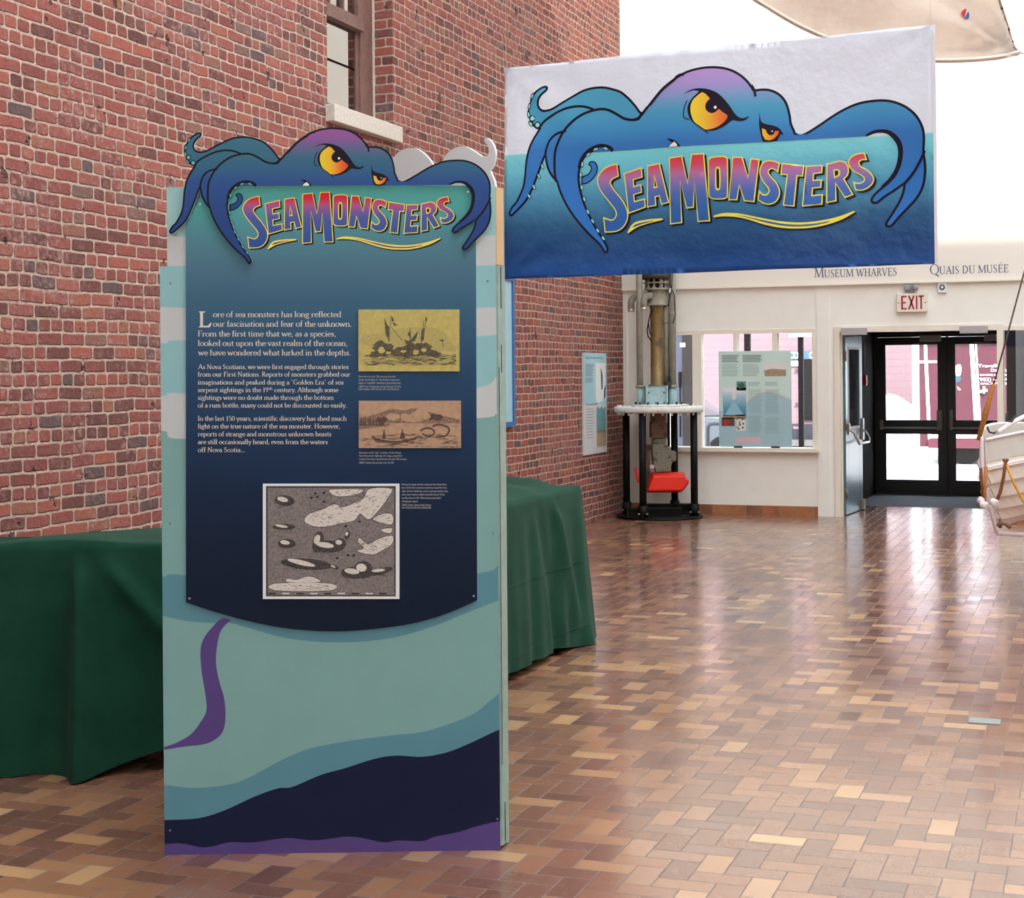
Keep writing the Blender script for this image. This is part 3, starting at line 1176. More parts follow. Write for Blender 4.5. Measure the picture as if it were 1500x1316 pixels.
# a small book face: (kind, coordinates) in cap heights; k thick stroke, n thin stroke, o bowl, a arc, s foot serif, t head serif, d dot
BOOK = {
    'a': (0.47, 'o.21,.17,.15,.17 k.36,.45,.36,.05 a.23,.45,.13,.16,0,165 n.36,.04,.46,.05'),
    'b': (0.54, 'k.12,.03,.12,1 o.29,.31,.19,.30 t.12,1'),
    'c': (0.46, 'a.27,.31,.21,.30,45,325'),
    'd': (0.55, 'k.42,0,.42,1 o.24,.31,.18,.30 t.42,1 n.42,.02,.53,.03'),
    'e': (0.48, 'a.26,.31,.20,.30,0,325 n.07,.36,.46,.36'),
    'f': (0.34, 'k.16,0,.16,.82 a.28,.82,.12,.17,50,180 n.04,.59,.32,.59 s.16,0'),
    'g': (0.50, 'o.24,.42,.15,.19 o.24,-.11,.19,.16 n.13,.24,.16,.06 n.38,.55,.49,.58'),
    'h': (0.58, 'k.12,0,.12,1 a.29,.42,.17,.19,0,165 k.46,.43,.46,0 s.12,0 s.46,0 t.12,1'),
    'i': (0.28, 'k.14,0,.14,.6 d.14,.87 s.14,0 t.14,.6'),
    'j': (0.28, 'k.15,-.2,.15,.6 d.15,.87 t.15,.6'),
    'k': (0.54, 'k.12,0,.12,1 n.13,.27,.42,.6 k.24,.37,.48,0 s.12,0 s.48,0 t.12,1'),
    'l': (0.27, 'k.13,0,.13,1 s.13,0 t.13,1'),
    'm': (0.88, 'k.12,0,.12,.6 a.28,.42,.16,.19,0,165 k.44,.43,.44,0 a.60,.42,.16,.19,0,165 k.76,.43,.76,0 s.12,0 s.44,0 s.76,0 t.12,.6'),
    'n': (0.58, 'k.12,0,.12,.6 a.29,.42,.17,.19,0,165 k.46,.43,.46,0 s.12,0 s.46,0 t.12,.6'),
    'o': (0.54, 'o.27,.31,.22,.30'),
    'p': (0.55, 'k.12,-.30,.12,.6 o.30,.31,.19,.30 s.12,-.30 t.12,.6'),
    'q': (0.55, 'k.42,-.30,.42,.6 o.24,.31,.18,.30 s.42,-.30'),
    'r': (0.40, 'k.12,0,.12,.6 a.27,.42,.15,.18,35,160 s.12,0 t.12,.6'),
    's': (0.39, 'n.32,.50,.30,.60 n.30,.60,.14,.59 k.11,.55,.11,.42 k.11,.42,.30,.24 k.31,.24,.28,.08 n.28,.04,.08,.03 n.08,.03,.06,.15'),
    't': (0.33, 'k.15,.10,.15,.78 n.03,.59,.30,.59 a.26,.13,.11,.12,185,300'),
    'u': (0.57, 'k.12,.16,.12,.6 a.28,.18,.16,.18,185,350 k.44,0,.44,.6 t.12,.6 t.44,.6 n.44,.02,.54,.03'),
    'v': (0.50, 'k.05,.6,.25,.01 n.25,.01,.45,.6 s.05,.58 s.45,.58'),
    'w': (0.76, 'k.05,.6,.22,.01 n.22,.01,.37,.58 k.37,.58,.54,.01 n.54,.01,.71,.6 s.05,.58 s.71,.58'),
    'x': (0.50, 'k.06,.6,.44,0 n.06,0,.44,.6 s.06,0 s.44,0 s.06,.58 s.44,.58'),
    'y': (0.50, 'k.05,.6,.26,.04 n.45,.6,.20,-.28 n.20,-.28,.06,-.27 s.05,.58 s.45,.58'),
    'z': (0.46, 'n.06,.58,.40,.58 k.38,.58,.08,.02 n.06,.02,.42,.02'),
    'F': (0.58, 'k.16,0,.16,1 n.08,.98,.52,.98 n.16,.52,.42,.52 n.52,.98,.53,.80 s.16,0'),
    'N': (0.82, 'n.14,0,.14,1 k.14,1,.66,0 n.66,0,.66,1 s.14,0 s.66,.98'),
    'G': (0.78, 'a.40,.5,.32,.49,45,330 k.66,.40,.66,.05 n.54,.42,.76,.42'),
    'A': (0.74, 'n.06,0,.36,1 k.36,1,.66,0 n.17,.36,.53,.36 s.06,0 s.66,0'),
    'S': (0.52, 'n.42,.80,.36,.97 n.36,.97,.20,.98 k.12,.92,.11,.72 k.11,.72,.36,.40 k.40,.36,.40,.14 n.36,.03,.16,.02 n.16,.02,.06,.22'),
    'R': (0.70, 'k.16,0,.16,1 n.08,.98,.34,.98 a.34,.75,.16,.24,-90,90 n.16,.51,.34,.51 k.32,.5,.62,.01 s.16,0 s.64,0'),
    'E': (0.62, 'k.16,0,.16,1 n.08,.98,.50,.98 n.16,.52,.42,.52 n.08,.02,.52,.02 n.50,.98,.51,.80 n.52,.02,.56,.2'),
    'I': (0.32, 'k.16,0,.16,1 s.16,0 s.16,.98'),
    'H': (0.84, 'k.16,0,.16,1 k.66,0,.66,1 n.16,.52,.66,.52 s.16,0 s.66,0 s.16,.98 s.66,.98'),
    '1': (0.46, 'k.24,0,.24,.96 s.24,0 n.12,.86,.24,.96'),
    '5': (0.48, 'n.12,.94,.40,.94 n.13,.94,.12,.56 a.22,.29,.19,.28,-130,110'),
    '0': (0.50, 'o.25,.47,.20,.47'),
    '9': (0.50, 'o.25,.66,.18,.29 n.43,.62,.20,.02'),
    ',': (0.22, 'd.11,.04 n.13,.04,.07,-.14'),
    '.': (0.22, 'd.11,.04'),
    '\u201c': (0.36, 'n.12,.98,.08,.80 n.26,.98,.22,.80'),
    '\u201d': (0.36, 'n.12,.98,.08,.80 n.26,.98,.22,.80'),
    ' ': (0.24, ''),
}


def book_mesh(body):
    """the same triple as text_mesh for a line in the book face, scaled to this file's cap height"""
    key = ('book', body)
    if key in _glyph:
        return _glyph[key]
    v, f = [], []
    KW, NW = 0.062, 0.034

    def poly(pts):
        o = len(v)
        v.extend(pts)
        f.append(tuple(range(o, o + len(pts))))

    def bar(x0, y0, x1, y1, w):
        l = math.hypot(x1 - x0, y1 - y0) or 1
        nx, ny = -(y1 - y0) / l * w, (x1 - x0) / l * w
        poly([(x0 + nx, y0 + ny), (x0 - nx, y0 - ny), (x1 - nx, y1 - ny), (x1 + nx, y1 + ny)])

    def arc(cx, cy, rx, ry, a0, a1, x):
        n = max(5, int(abs(a1 - a0) / 24))
        for i in range(n):
            q = []
            for t in (a0 + (a1 - a0) * i / n, a0 + (a1 - a0) * (i + 1) / n):
                t = math.radians(t)
                w = NW + (KW - NW) * abs(math.cos(t)) ** 1.5
                q.append(((x + cx + (rx + w) * math.cos(t), cy + (ry + NW) * math.sin(t)), (x + cx + (rx - w) * math.cos(t), cy + (ry - NW) * math.sin(t))))
            poly([q[0][0], q[1][0], q[1][1], q[0][1]])
    x = 0.0
    for ch in body:
        wd, spec = BOOK[ch]
        for st in spec.split():
            c = [float(z) for z in st[1:].split(',')]
            if st[0] in 'kn':
                bar(x + c[0], c[1], x + c[2], c[3], KW if st[0] == 'k' else NW)
            elif st[0] == 'o':
                arc(c[0], c[1], c[2], c[3], 0, 360, x)
            elif st[0] == 'a':
                arc(*c, x)
            elif st[0] == 's':
                bar(x + c[0] - 0.12, c[1] + 0.02, x + c[0] + 0.12, c[1] + 0.02, 0.026)
            elif st[0] == 't':
                poly([(x + c[0] - 0.13, c[1] - 0.07), (x + c[0], c[1] - 0.14), (x + c[0] + 0.05, c[1]), (x + c[0], c[1] + 0.02)])
            elif st[0] == 'd':
                poly([(x + c[0] + 0.07 * math.cos(2 * PI * i / 8), c[1] + 0.07 * math.sin(2 * PI * i / 8)) for i in range(8)])
        x += wd + 0.015
    xs = min(p[0] for p in v)
    v = [((p[0] - xs) * CAP, p[1] * CAP) for p in v]
    _glyph[key] = (v, f, max(p[0] for p in v))
    return _glyph[key]


def set_type(pr, lines, mi=0, lev=0.0, face=None):
    """lines of (text, left x, baseline y, cap height, width) in the same pixel grid as the artwork; y may slope"""
    for body, x0, y0, cap, wid in lines:
        v, f, w = (face or text_mesh)(body)
        sy = cap / CAP
        sx = wid / w if wid else sy * 0.86
        o = len(pr.v)
        for x, y in v:
            px, py = x0 + x * sx, y0 - y * sy
            pr.v.append(tuple(map(float, pr.place(px, py, lev * pr.step))))
            pr.uvs.append((px / 1000, 1 - py / 1000))
        for q in f:
            pr.f.append(tuple(i + o for i in q))
            pr.m.append(mi)


# ------------------------------------------------------------------ the freestanding display panel
KL, KR = np.array((-3.099, 4.840, 0)), np.array((-1.990, 5.273, 0))
KX = (KR - KL) / np.linalg.norm(KR - KL)
KN = np.array((KX[1], -KX[0], 0))                 # towards the viewer
KO = (KL + KR) / 2
KD = float(KN @ KO)
KA = math.atan2(KX[1], KX[0])


def kp(x, y, off=0.0):
    """photo pixel to panel coordinates (across, depth, up) on the plane 'off' in front of the board"""
    p = on_plane(x, y, KN, KD + off)
    return (float((p - KO) @ KX), -off, float(p[2]))


kiosk = thing('display_panel', 'tall freestanding teal and navy exhibit panel with a sea monster cutout along its top', 'display panel', tuple(KO), KA)
HW = 0.595
KTOP, KSTEP = 2.367, 2.086
SH = (KX[1], KN[1] * -1)                          # the hall direction seen in panel coordinates
M_TEAL_SIDE = mat('grey_green_frame_paint', (150, 172, 164), 0.6, var=0.12, scale=20, bump=0.0008)
M_PLY = mat('raw_pine', (214, 180, 140), 0.65, var=0.12, scale=5)
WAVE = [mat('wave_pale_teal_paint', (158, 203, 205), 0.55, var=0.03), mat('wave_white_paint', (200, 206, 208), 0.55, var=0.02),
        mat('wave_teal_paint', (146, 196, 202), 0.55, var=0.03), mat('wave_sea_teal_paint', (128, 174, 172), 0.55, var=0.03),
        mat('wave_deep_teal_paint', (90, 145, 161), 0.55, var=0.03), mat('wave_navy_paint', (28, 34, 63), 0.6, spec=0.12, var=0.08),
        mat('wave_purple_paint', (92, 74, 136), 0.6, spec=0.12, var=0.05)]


def kclamp(x, y, off):
    u, w, z = kp(x, y, off)
    left = -HW if z < KSTEP else -HW + 0.026
    return (min(HW, max(left, u)), w, min(KTOP, max(0.0, z)))


b = MB()
BT = 0.014
b.prism([(-HW, 0, 0), (HW, 0, 0), (HW, 0, KTOP), (-HW + 0.026, 0, KTOP), (-HW + 0.026, 0, KSTEP), (-HW, 0, KSTEP)], (0, BT, 0))
b.build('front_board', WAVE[2], kiosk)
L0, L1 = 225, 745


def wave(*pts):
    P = [(L0, pts[0][1])] + list(pts) + [(L1, pts[-1][1])]
    return spline(P, n=5)


bounds = [
    [(L0, 255), (L1, 255)],
    [(L0, 346), (L1, 345)],
    [(L0, 390), (L1, 389)],
    wave((245, 450), (480, 462), (727, 450)),
    wave((243, 503), (272, 499), (480, 512), (697, 493), (727, 491)),
    wave((243, 580), (272, 577), (500, 600), (697, 569), (727, 552)),
    wave((243, 632), (272, 643), (480, 620), (697, 613), (727, 607)),
    wave((242, 845), (272, 843), (480, 870), (697, 841), (730, 829)),
    wave(*k8((35, 152), (120, 170), (220, 178), (300, 178), (400, 205), (540, 242), (700, 258), (850, 255), (1000, 235), (1150, 190), (1300, 130), (1415, 86))),
    wave(*k8((35, 850), (150, 862), (290, 850), (380, 820), (500, 755), (620, 703), (780, 670), (960, 645), (1100, 630), (1230, 590), (1320, 550), (1420, 470))),
    wave(*k8((35, 995), (170, 988), (280, 955), (400, 900), (500, 864), (560, 858), (680, 808), (780, 780), (900, 742), (990, 728), (1100, 733), (1200, 715), (1290, 680), (1420, 620))),
    wave(*k8((35, 1095), (100, 1092), (180, 1108), (230, 1105), (300, 1088), (400, 1088), (540, 1070), (650, 1080), (780, 1065), (850, 1070), (940, 1088), (1000, 1080), (1100, 1083), (1150, 1065), (1250, 1045), (1330, 1020), (1420, 1000))),
    [(L0, 1275), (L1, 1275)],
]
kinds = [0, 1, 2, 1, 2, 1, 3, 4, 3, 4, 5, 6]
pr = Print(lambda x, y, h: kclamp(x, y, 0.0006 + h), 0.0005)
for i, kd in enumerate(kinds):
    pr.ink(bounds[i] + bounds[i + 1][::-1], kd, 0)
SQ = spline(k8((305, 166), (268, 160), (225, 200), (195, 240), (180, 290), (185, 380), (200, 470), (205, 540), (180, 590), (140, 640), (80, 675), (28, 693)), n=4) + \
    spline(k8((30, 704), (120, 690), (200, 680), (250, 655), (276, 620), (284, 560), (278, 490), (258, 420), (245, 350), (248, 280), (265, 210), (305, 166)), n=4)
pr.ink(SQ, 6, 1)
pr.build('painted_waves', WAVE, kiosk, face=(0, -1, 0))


def sheared(u0, u1, d0, d1, z0, z1, b):
    """box whose sides run along the hall, as the photographed panel's do"""
    c = []
    for z in (z0, z1):
        for u, d in ((u0, d0), (u1, d0), (u1, d1), (u0, d1)):
            c.append((u + SH[0] / SH[1] * d, d, z))
    b.add(c, [(3, 2, 1, 0), (4, 5, 6, 7), (0, 1, 5, 4), (1, 2, 6, 5), (2, 3, 7, 6), (3, 0, 4, 7)])


D1 = 0.078
def frame_bar(name, m, *a_):
    q = MB()
    sheared(*a_, q)
    return q.build(name, m, kiosk)


for u0, u1 in ((-HW - 0.004, -HW + 0.07), (HW - 0.07, HW + 0.002)):
    frame_bar('frame_post', M_TEAL_SIDE, u0, u1, BT, D1, 0.012, KSTEP - 0.002)
frame_bar('frame_rail', M_TEAL_SIDE, -HW + 0.071, HW - 0.071, BT, D1, KSTEP - 0.08, KSTEP - 0.002)
frame_bar('frame_rail', M_TEAL_SIDE, -HW + 0.071, HW - 0.071, BT, D1, 0.012, 0.09)
for z0, z1 in ((1.93, 2.08), (0.02, 0.16), (1.70, 1.80)):
    frame_bar('joint_slot', M_BLACK, HW + 0.0025, HW + 0.0035, 0.038, 0.043, z0, z1)
frame_bar('joint_slot', M_BLACK, HW + 0.0025, HW + 0.0035, BT + 0.001, BT + 0.004, 0.3, 1.72)
frame_bar('wood_block', M_PLY, HW - 0.09, HW - 0.001, BT, D1, KSTEP, KTOP - 0.003)
frame_bar('wood_rail', M_PLY, -HW + 0.03, HW - 0.09, BT, D1, KSTEP, KSTEP + 0.05)
# second board: hinged at the right edge, swinging back behind the first like an easel
WA = math.radians(50)
RP = np.array((HW + SH[0] / SH[1] * D1 - 0.008, D1 + 0.004))
RD = np.array((-math.cos(WA), math.sin(WA)))
RN = np.array((math.sin(WA), math.cos(WA)))        # its outer face
rb3 = lambda t, w, z: (float((RP + RD * t + RN * w)[0]), float((RP + RD * t + RN * w)[1]), z)
b = MB()
b.prism([rb3(0, 0, 0), rb3(1.19, 0, 0), rb3(1.19, 0, KTOP), rb3(0, 0, KTOP)], tuple(RN * 0.014) + (0,))
b.build('back_board', M_TEAL_SIDE, kiosk)
for t0q, t1q in ((0.06, 0.13), (1.1, 1.17)):
    b = MB()
    b.prism([rb3(t0q, -0.04, 0.0), rb3(t1q, -0.04, 0.0), rb3(t1q, -0.04, KSTEP), rb3(t0q, -0.04, KSTEP)], tuple(RN * 0.04) + (0,))
    b.build('back_post', M_PLY, kiosk)

# header sheet with the fading sea
HB = 0.016
k = uv_ramp('header_sea_fade', [(272, (88, 178, 172)), (300, (84, 170, 168)), (345, (84, 142, 156)), (385, (80, 122, 144)), (440, (62, 104, 132)), (500, (50, 88, 120)),
                                (560, (38, 72, 106)), (640, (29, 56, 90)), (720, (22, 42, 72)), (800, (16, 33, 58)), (925, (12, 27, 49))], lo=272, hi=925, rough=0.42)
M_HEAD = k.mat
HOUT = [(272, 272.5), (697, 271.8), (699, 879.5)] + spline(k8((1328, 84), (1200, 140), (1060, 180), (900, 203), (740, 213), (560, 203), (400, 175), (250, 135), (120, 93)), n=4)
b = MB()
b.prism([kp(x, y, BT * 0 + HB - 0.005) for x, y in clean(HOUT)], (0, HB - 0.0055, 0))
b.build('header_sheet', M_WHITE, kiosk)
pr = Print(lambda x, y, h: kp(x, y, HB - 0.0045 + h), 0.00025)
pr.ink(HOUT, 0)
pr.build('header_print', M_HEAD, kiosk, face=(0, -1, 0))

KMATS = art_mats('panel', 0.42,
                 [(185, (164, 92, 164)), (203, (144, 94, 158)), (218, (98, 106, 146)), (232, (60, 110, 136)), (248, (54, 102, 142)), (268, (48, 84, 148)), (330, (38, 70, 136)), (395, (38, 74, 146))],
                 [(468, (236, 216, 50)), (484, (242, 190, 50)), (500, (240, 110, 50)), (511, (226, 70, 50))],
                 [(285, (226, 30, 44)), (292, (214, 52, 70)), (300, (186, 88, 140)), (308, (136, 96, 166)), (318, (84, 98, 168)), (340, (56, 92, 164)), (360, (48, 84, 158))],
                 (24, 20, 32), (250, 226, 90), (96, 190, 180), (50, 84, 146),
                 [(190, (64, 122, 142)), (212, (60, 116, 140)), (232, (60, 110, 136)), (248, (54, 102, 142)), (268, (48, 84, 148)), (330, (38, 70, 136)), (395, (38, 74, 146))])
# printed on the sheet: title and the pieces behind the cutout
pr = Print(lambda x, y, h: kp(x, y, HB - 0.004 + h), 0.00025)
draw_curl(pr)
pr.build('printed_curl', KMATS, kiosk, face=(0, -1, 0))
pr = Print(lambda x, y, h: kp(x, y, HB - 0.004 + h), 0.00025)
draw_suckers(pr)
pr.build('printed_suckers', KMATS, kiosk, face=(0, -1, 0))
pr = Print(lambda x, y, h: kp(x, y, HB - 0.004 + h), 0.00025)
draw_title(pr)
pr.build('title_lettering', KMATS, kiosk, face=(0, -1, 0))
# the cutout board: its edge, then its print; lifted off the sheet
CB = 0.027
b = MB()
b.prism([kp(x, y, CB) for x, y in SIL], (0, 0.008, 0))
cut = b.build('monster_cutout', M_WHITE, kiosk)
cut['label'] = 'sea monster with orange eyes cut out of board'
pr = Print(lambda x, y, h: kp(x, y, CB + 0.0004 + h), 0.00025)
draw_monster(pr)
pr.build('monster_print', KMATS, cut, face=(0, -1, 0))
# the same cutout on the second board, seen from its blank back
pts = [kp(x, y, 0) for x, y in SIL]
loc2w = lambda q: KO + KX * q[0] - KN * q[1] + np.array((0, 0, q[2]))
clean2 = lambda l: [p for i, p in enumerate(l) if math.dist(p, l[i - 1]) > 1e-4]
um = 0.0
for _ in range(30):      # slide it until its tail hook stands where the photo has it
    q = [rb3(p[0] + HW + um, 0.016, p[2]) for p in pts]
    xm = max(proj(loc2w(p))[0] for p in q if p[2] > 2.40)
    um -= (726.0 - xm) / 300.0
b = MB()
q = clean2([rb3(max(0.035, p[0] + HW + um) if p[2] < KTOP + 0.01 else p[0] + HW + um, 0.016, p[2]) for p in pts])
b.prism(q, tuple(RN * 0.008) + (0,))
cut2 = b.build('monster_cutout', M_WHITE, kiosk)
cut2['label'] = 'blank white back of the rear cutout'

# pictures: small raised boards
def pic(name, x0, y0, x1, y1, base, layers, mats_, off=HB + 0.004):
    o = MB()
    o.prism([kp(x, y, off) for x, y in ((x0, y0), (x1, y0), (x1, y1), (x0, y1))], (0, 0.004 + 0.004, 0))
    o = o.build(name, base, kiosk)
    pr = Print(lambda x, y, h: kp(x, y, off + 0.0003 + h), 0.0002)
    layers(pr)
    pr.build('printed_scene', mats_, o, face=(0, -1, 0))
    return o


def clipbox(l, x0, y0, x1, y1):
    return [(min(x1, max(x0, x)), min(y1, max(y0, y))) for x, y in l]


def ink_mat(name, lo, hi, scale=180, a=0.42, b_=0.58):
    k = NT(name)
    nz = k.noise(k.obj(), scale, 6.0, 0.7)
    k.set(col=k.ramp(nz, [(a, srgb(*lo)), (b_, srgb(*hi))]), rough=0.5)
    return k.mat


M_OCH = ink_mat('ochre_engraving_paper', (186, 170, 92), (206, 190, 112), 40, 0.35, 0.65)
M_OCHD = ink_mat('engraving_ink', (44, 40, 34), (112, 102, 70), 260)
M_OCHL = ink_mat('engraving_wash', (168, 154, 92), (194, 180, 106), 200)
M_SEP = ink_mat('sepia_engraving_paper', (176, 142, 114), (196, 160, 130), 60, 0.35, 0.65)
M_SEPD = ink_mat('sepia_ink', (50, 36, 34), (108, 80, 68), 260)
M_SEPL = ink_mat('sepia_wash', (96, 72, 62), (170, 134, 110), 240)
M_MAPG = ink_mat('grey_map_wash', (104, 96, 96), (150, 142, 140), 130, 0.35, 0.68)
M_MAPW = ink_mat('map_paper', (150, 142, 138), (226, 220, 212), 320, 0.3, 0.5)
M_MAPD = ink_mat('map_ink', (30, 26, 28), (84, 76, 76), 200)
M_MAPL = mat('map_line_ink', (40, 34, 36), 0.5, var=0.0)
p2c = crop(510, 440, 5.061)
p3c = crop(370, 690, 4.6875)
RR = random.Random(11)


def blob(cx, cy, rx, ry, n=16, j=0.25, rr=RR):
    return spline([(cx + rx * (1 + rr.uniform(-j, j)) * math.cos(2 * PI * i / n), cy + ry * (1 + rr.uniform(-j, j)) * math.sin(2 * PI * i / n)) for i in range(n)], True, 2)


def strokes(pr, n, x0, y0, x1, y1, ln, w, mi, wob=0.15):
    for _ in range(n):
        x, y = RR.uniform(x0, x1), RR.uniform(y0, y1)
        l = RR.uniform(0.3, 1) * ln
        pts = [(x + l * t, y + RR.uniform(-wob, wob) * 2) for t in (0, 0.5, 1)]
        pts = [(min(x1, a), c) for a, c in pts]
        if pts[-1][0] - pts[0][0] > 1:
            pr.ink(ribbon(pts, w, 'both'), mi, pr.lev + RR.random() * 0.4)


def ship_scene(pr):
    pr.ink(clipbox(blob(*p2c((450, 300))[0], 60, 22), 527, 456, 672, 542), 1)
    pr.ink(clipbox(blob(*p2c((450, 440))[0], 66, 9, j=0.15), 527, 456, 672, 542), 1)
    pr.up()
    strokes(pr, 130, *p2c((95, 400))[0], *p2c((800, 480))[0], 18, 0.6, 0)
    strokes(pr, 26, *p2c((95, 350))[0], *p2c((800, 390))[0], 18, 0.25, 0)
    for c, rx, ry in (((260, 360), 16, 11), ((360, 385), 18, 6), ((450, 370), 14, 9), ((545, 360), 15, 11), ((600, 390), 13, 6), ((650, 405), 9, 4), ((200, 400), 8, 4)):
        pr.ink(blob(*p2c(c)[0], rx, ry, 18, 0.3), 0, pr.lev + RR.random() * 0.5)
    for a, c in (((305, 310), (316, 115)), ((545, 310), (562, 150)), ((455, 340), (460, 205)), ((705, 350), (698, 290)), ((540, 320), (585, 130)), ((400, 300), (320, 200))):
        pr.ink(ribbon(p2c(a, c), 0.45), 0, pr.lev + 0.6)
    for poly in (((268, 125), (288, 180), (306, 200), (300, 305), (276, 240)), ((320, 110), (342, 150), (325, 160)), ((330, 160), (368, 186), (340, 190)),
                 ((470, 285), (520, 225), (500, 300), (420, 330)), ((575, 115), (588, 150), (570, 155)), ((410, 295), (450, 300), (440, 335)), ((672, 295), (712, 290), (700, 310)),
                 ((545, 215), (570, 205), (560, 300), (535, 300)), ((440, 250), (462, 225), (470, 290))):
        pr.ink(p2c(*poly), 0, pr.lev + 0.7)
    pr.up()
    for c, rx, ry in (((245, 370), 5, 5), ((500, 385), 4, 4), ((300, 390), 4, 2), ((560, 370), 4, 3), ((410, 380), 4, 2)):
        pr.ink(blob(*p2c(c)[0], rx, ry), 2)


pic('ship_picture', 525, 453.6, 673, 544.2, M_OCH, ship_scene, [M_OCHD, M_OCHL, M_OCH])


def lake_scene(pr):
    hill = spline(p2c((78, 880), (180, 850), (250, 830), (330, 805), (420, 818), (480, 800), (560, 815), (640, 840), (720, 860), (834, 885)), n=3) + p2c((834, 912), (78, 912))
    pr.ink(clipbox(hill, 527, 588, 674, 655), 1)
    pr.ink(p2c((80, 915), (320, 915), (300, 935), (180, 945), (80, 960)), 1)
    pr.up()
    strokes(pr, 120, *p2c((85, 990))[0], *p2c((815, 1090))[0], 16, 0.5, 0)
    strokes(pr, 14, *p2c((300, 912))[0], *p2c((815, 940))[0], 18, 0.25, 0)
    for c, rx, ry in (((430, 870), 10, 6), ((540, 850), 13, 7), ((640, 870), 11, 5), ((330, 865), 9, 5), ((480, 885), 14, 4), ((250, 890), 8, 5)):
        pr.ink(blob(*p2c(c)[0], rx, ry, 14, 0.35), 0 if RR.random() < 0.6 else 2, pr.lev + RR.random() * 0.5)
    for i in range(16):
        x = 85 + i * 12 + RR.uniform(-4, 4)
        y = 840 + i * 3 + RR.uniform(-8, 10)
        pr.ink(p2c((x - 5, 930), (x, y), (x + 6, 930)), 0, pr.lev + 0.6 + 0.02 * i)
    pr.ink(spline(p2c((165, 998), (220, 1025), (350, 1045), (470, 1025), (525, 998)), n=3) + spline(p2c((500, 1035), (350, 1062), (200, 1045)), n=3), 0, pr.lev + 0.7)
    for x, w in ((266, 14), (402, 20)):
        pr.ink(p2c((x - w, 1028), (x - w * 0.6, 985), (x, 975), (x + w * 0.6, 985), (x + w, 1028)), 0, pr.lev + 0.8)
        pr.ink(ell(p2c((x, 967))[0], 1.5), 0, pr.lev + 0.8)
    for pts in (((535, 970), (570, 950), (620, 955), (640, 985), (600, 1010), (550, 990)), ((625, 935), (670, 920), (735, 940), (748, 970), (720, 1005), (650, 1015))):
        pr.ink(ribbon(spline(p2c(*pts), n=4), 1.3), 0, pr.lev + 0.9)


pic('lake_picture', 525.5, 587.3, 675.3, 656.6, M_SEP, lake_scene, [M_SEPD, M_SEPL, M_SEP])


def map_scene(pr):
    bx = p3c((92, 105), (983, 105), (983, 862), (92, 862))
    pr.ink(bx, 2)
    pr.up()
    pr.ink(p3c((104, 118), (972, 118), (972, 852), (104, 852)), 0)
    pr.up()
    lands = [[(350, 345), (390, 290), (470, 265), (560, 225), (620, 245), (700, 215), (760, 185), (800, 120), (960, 120), (930, 190), (880, 260), (800, 340), (740, 300), (700, 345), (600, 365), (520, 385), (420, 385)],
             [(520, 130), (600, 122), (760, 125), (720, 165), (600, 180), (545, 165)],
             [(735, 455), (790, 500), (860, 465), (960, 440), (965, 500), (900, 545), (820, 580), (700, 550), (760, 530), (720, 490)],
             [(820, 330), (900, 290), (965, 300), (960, 370), (880, 360)], [(880, 400), (960, 390), (950, 430), (900, 425)],
             [(150, 770), (540, 770), (540, 825), (150, 825)], [(240, 735), (300, 745), (380, 720), (450, 740), (460, 768), (240, 768)]]
    for q in lands:
        s = spline(p3c(*q), True, 3)
        pr.ink(s, 2)
        pr.ink(inset(s, 0.9), 1, pr.lev + 0.5)
    for c in ((640, 380), (735, 350), (580, 600), (655, 580), (695, 580), (430, 155), (405, 185), (490, 150), (445, 180), (490, 212)):
        pr.ink(ell(p3c(c)[0], 2.4, 1.7, 8), 3, pr.lev + 0.2)
    for i in range(9):
        pr.ink(p3c((110 + i * 95, 838), (160 + i * 95, 838), (160 + i * 95, 848), (110 + i * 95, 848)), 1 if i % 2 else 3)
    pr.up()
    strokes(pr, 160, *p3c((360, 130))[0], *p3c((960, 360))[0], 7, 0.4, 2, 0.8)
    strokes(pr, 60, *p3c((700, 440))[0], *p3c((960, 570))[0], 6, 0.4, 2, 0.8)
    strokes(pr, 110, *p3c((110, 130))[0], *p3c((960, 840))[0], 8, 0.3, 2, 0.4)
    strokes(pr, 30, *p3c((160, 778))[0], *p3c((530, 818))[0], 12, 0.3, 2)
    beasts = [((220, 205), 15, 8, 0.1), ((215, 385), 17, 4.5, 0.0), ((235, 500), 13, 7, 0.0), ((370, 640), 38, 8, 0.08), ((520, 520), 24, 9, 0.0), ((450, 490), 8, 16, 0.2), ((700, 700), 20, 9, 0.0),
              ((760, 680), 14, 13, 0.0), ((880, 690), 18, 5, -0.25), ((600, 500), 9, 8, 0), ((650, 440), 4, 7, 0.2), ((560, 660), 7, 3, 0.3)]
    for (x, y), rx, ry, rot in beasts:
        c = p3c((x, y))[0]
        pr.ink(spline(ell(c, rx, ry, 12, rot), True, 2), 2, pr.lev + RR.random() * 0.4)
        pr.ink(spline(ell((c[0] - rx * 0.2, c[1] - ry * 0.25), rx * 0.55, ry * 0.45, 10, rot + 0.15), True, 2), 1, pr.lev + 0.7)
        strokes(pr, 5, c[0] - rx, c[1] + ry * 0.5, c[0] + rx, c[1] + ry * 1.4, rx * 0.7, 0.35, 2, 0.5)


pic('map_picture', 385, 709, 585, 877.8, M_WHITE, map_scene, [M_MAPG, M_MAPW, M_MAPD, M_MAPL])

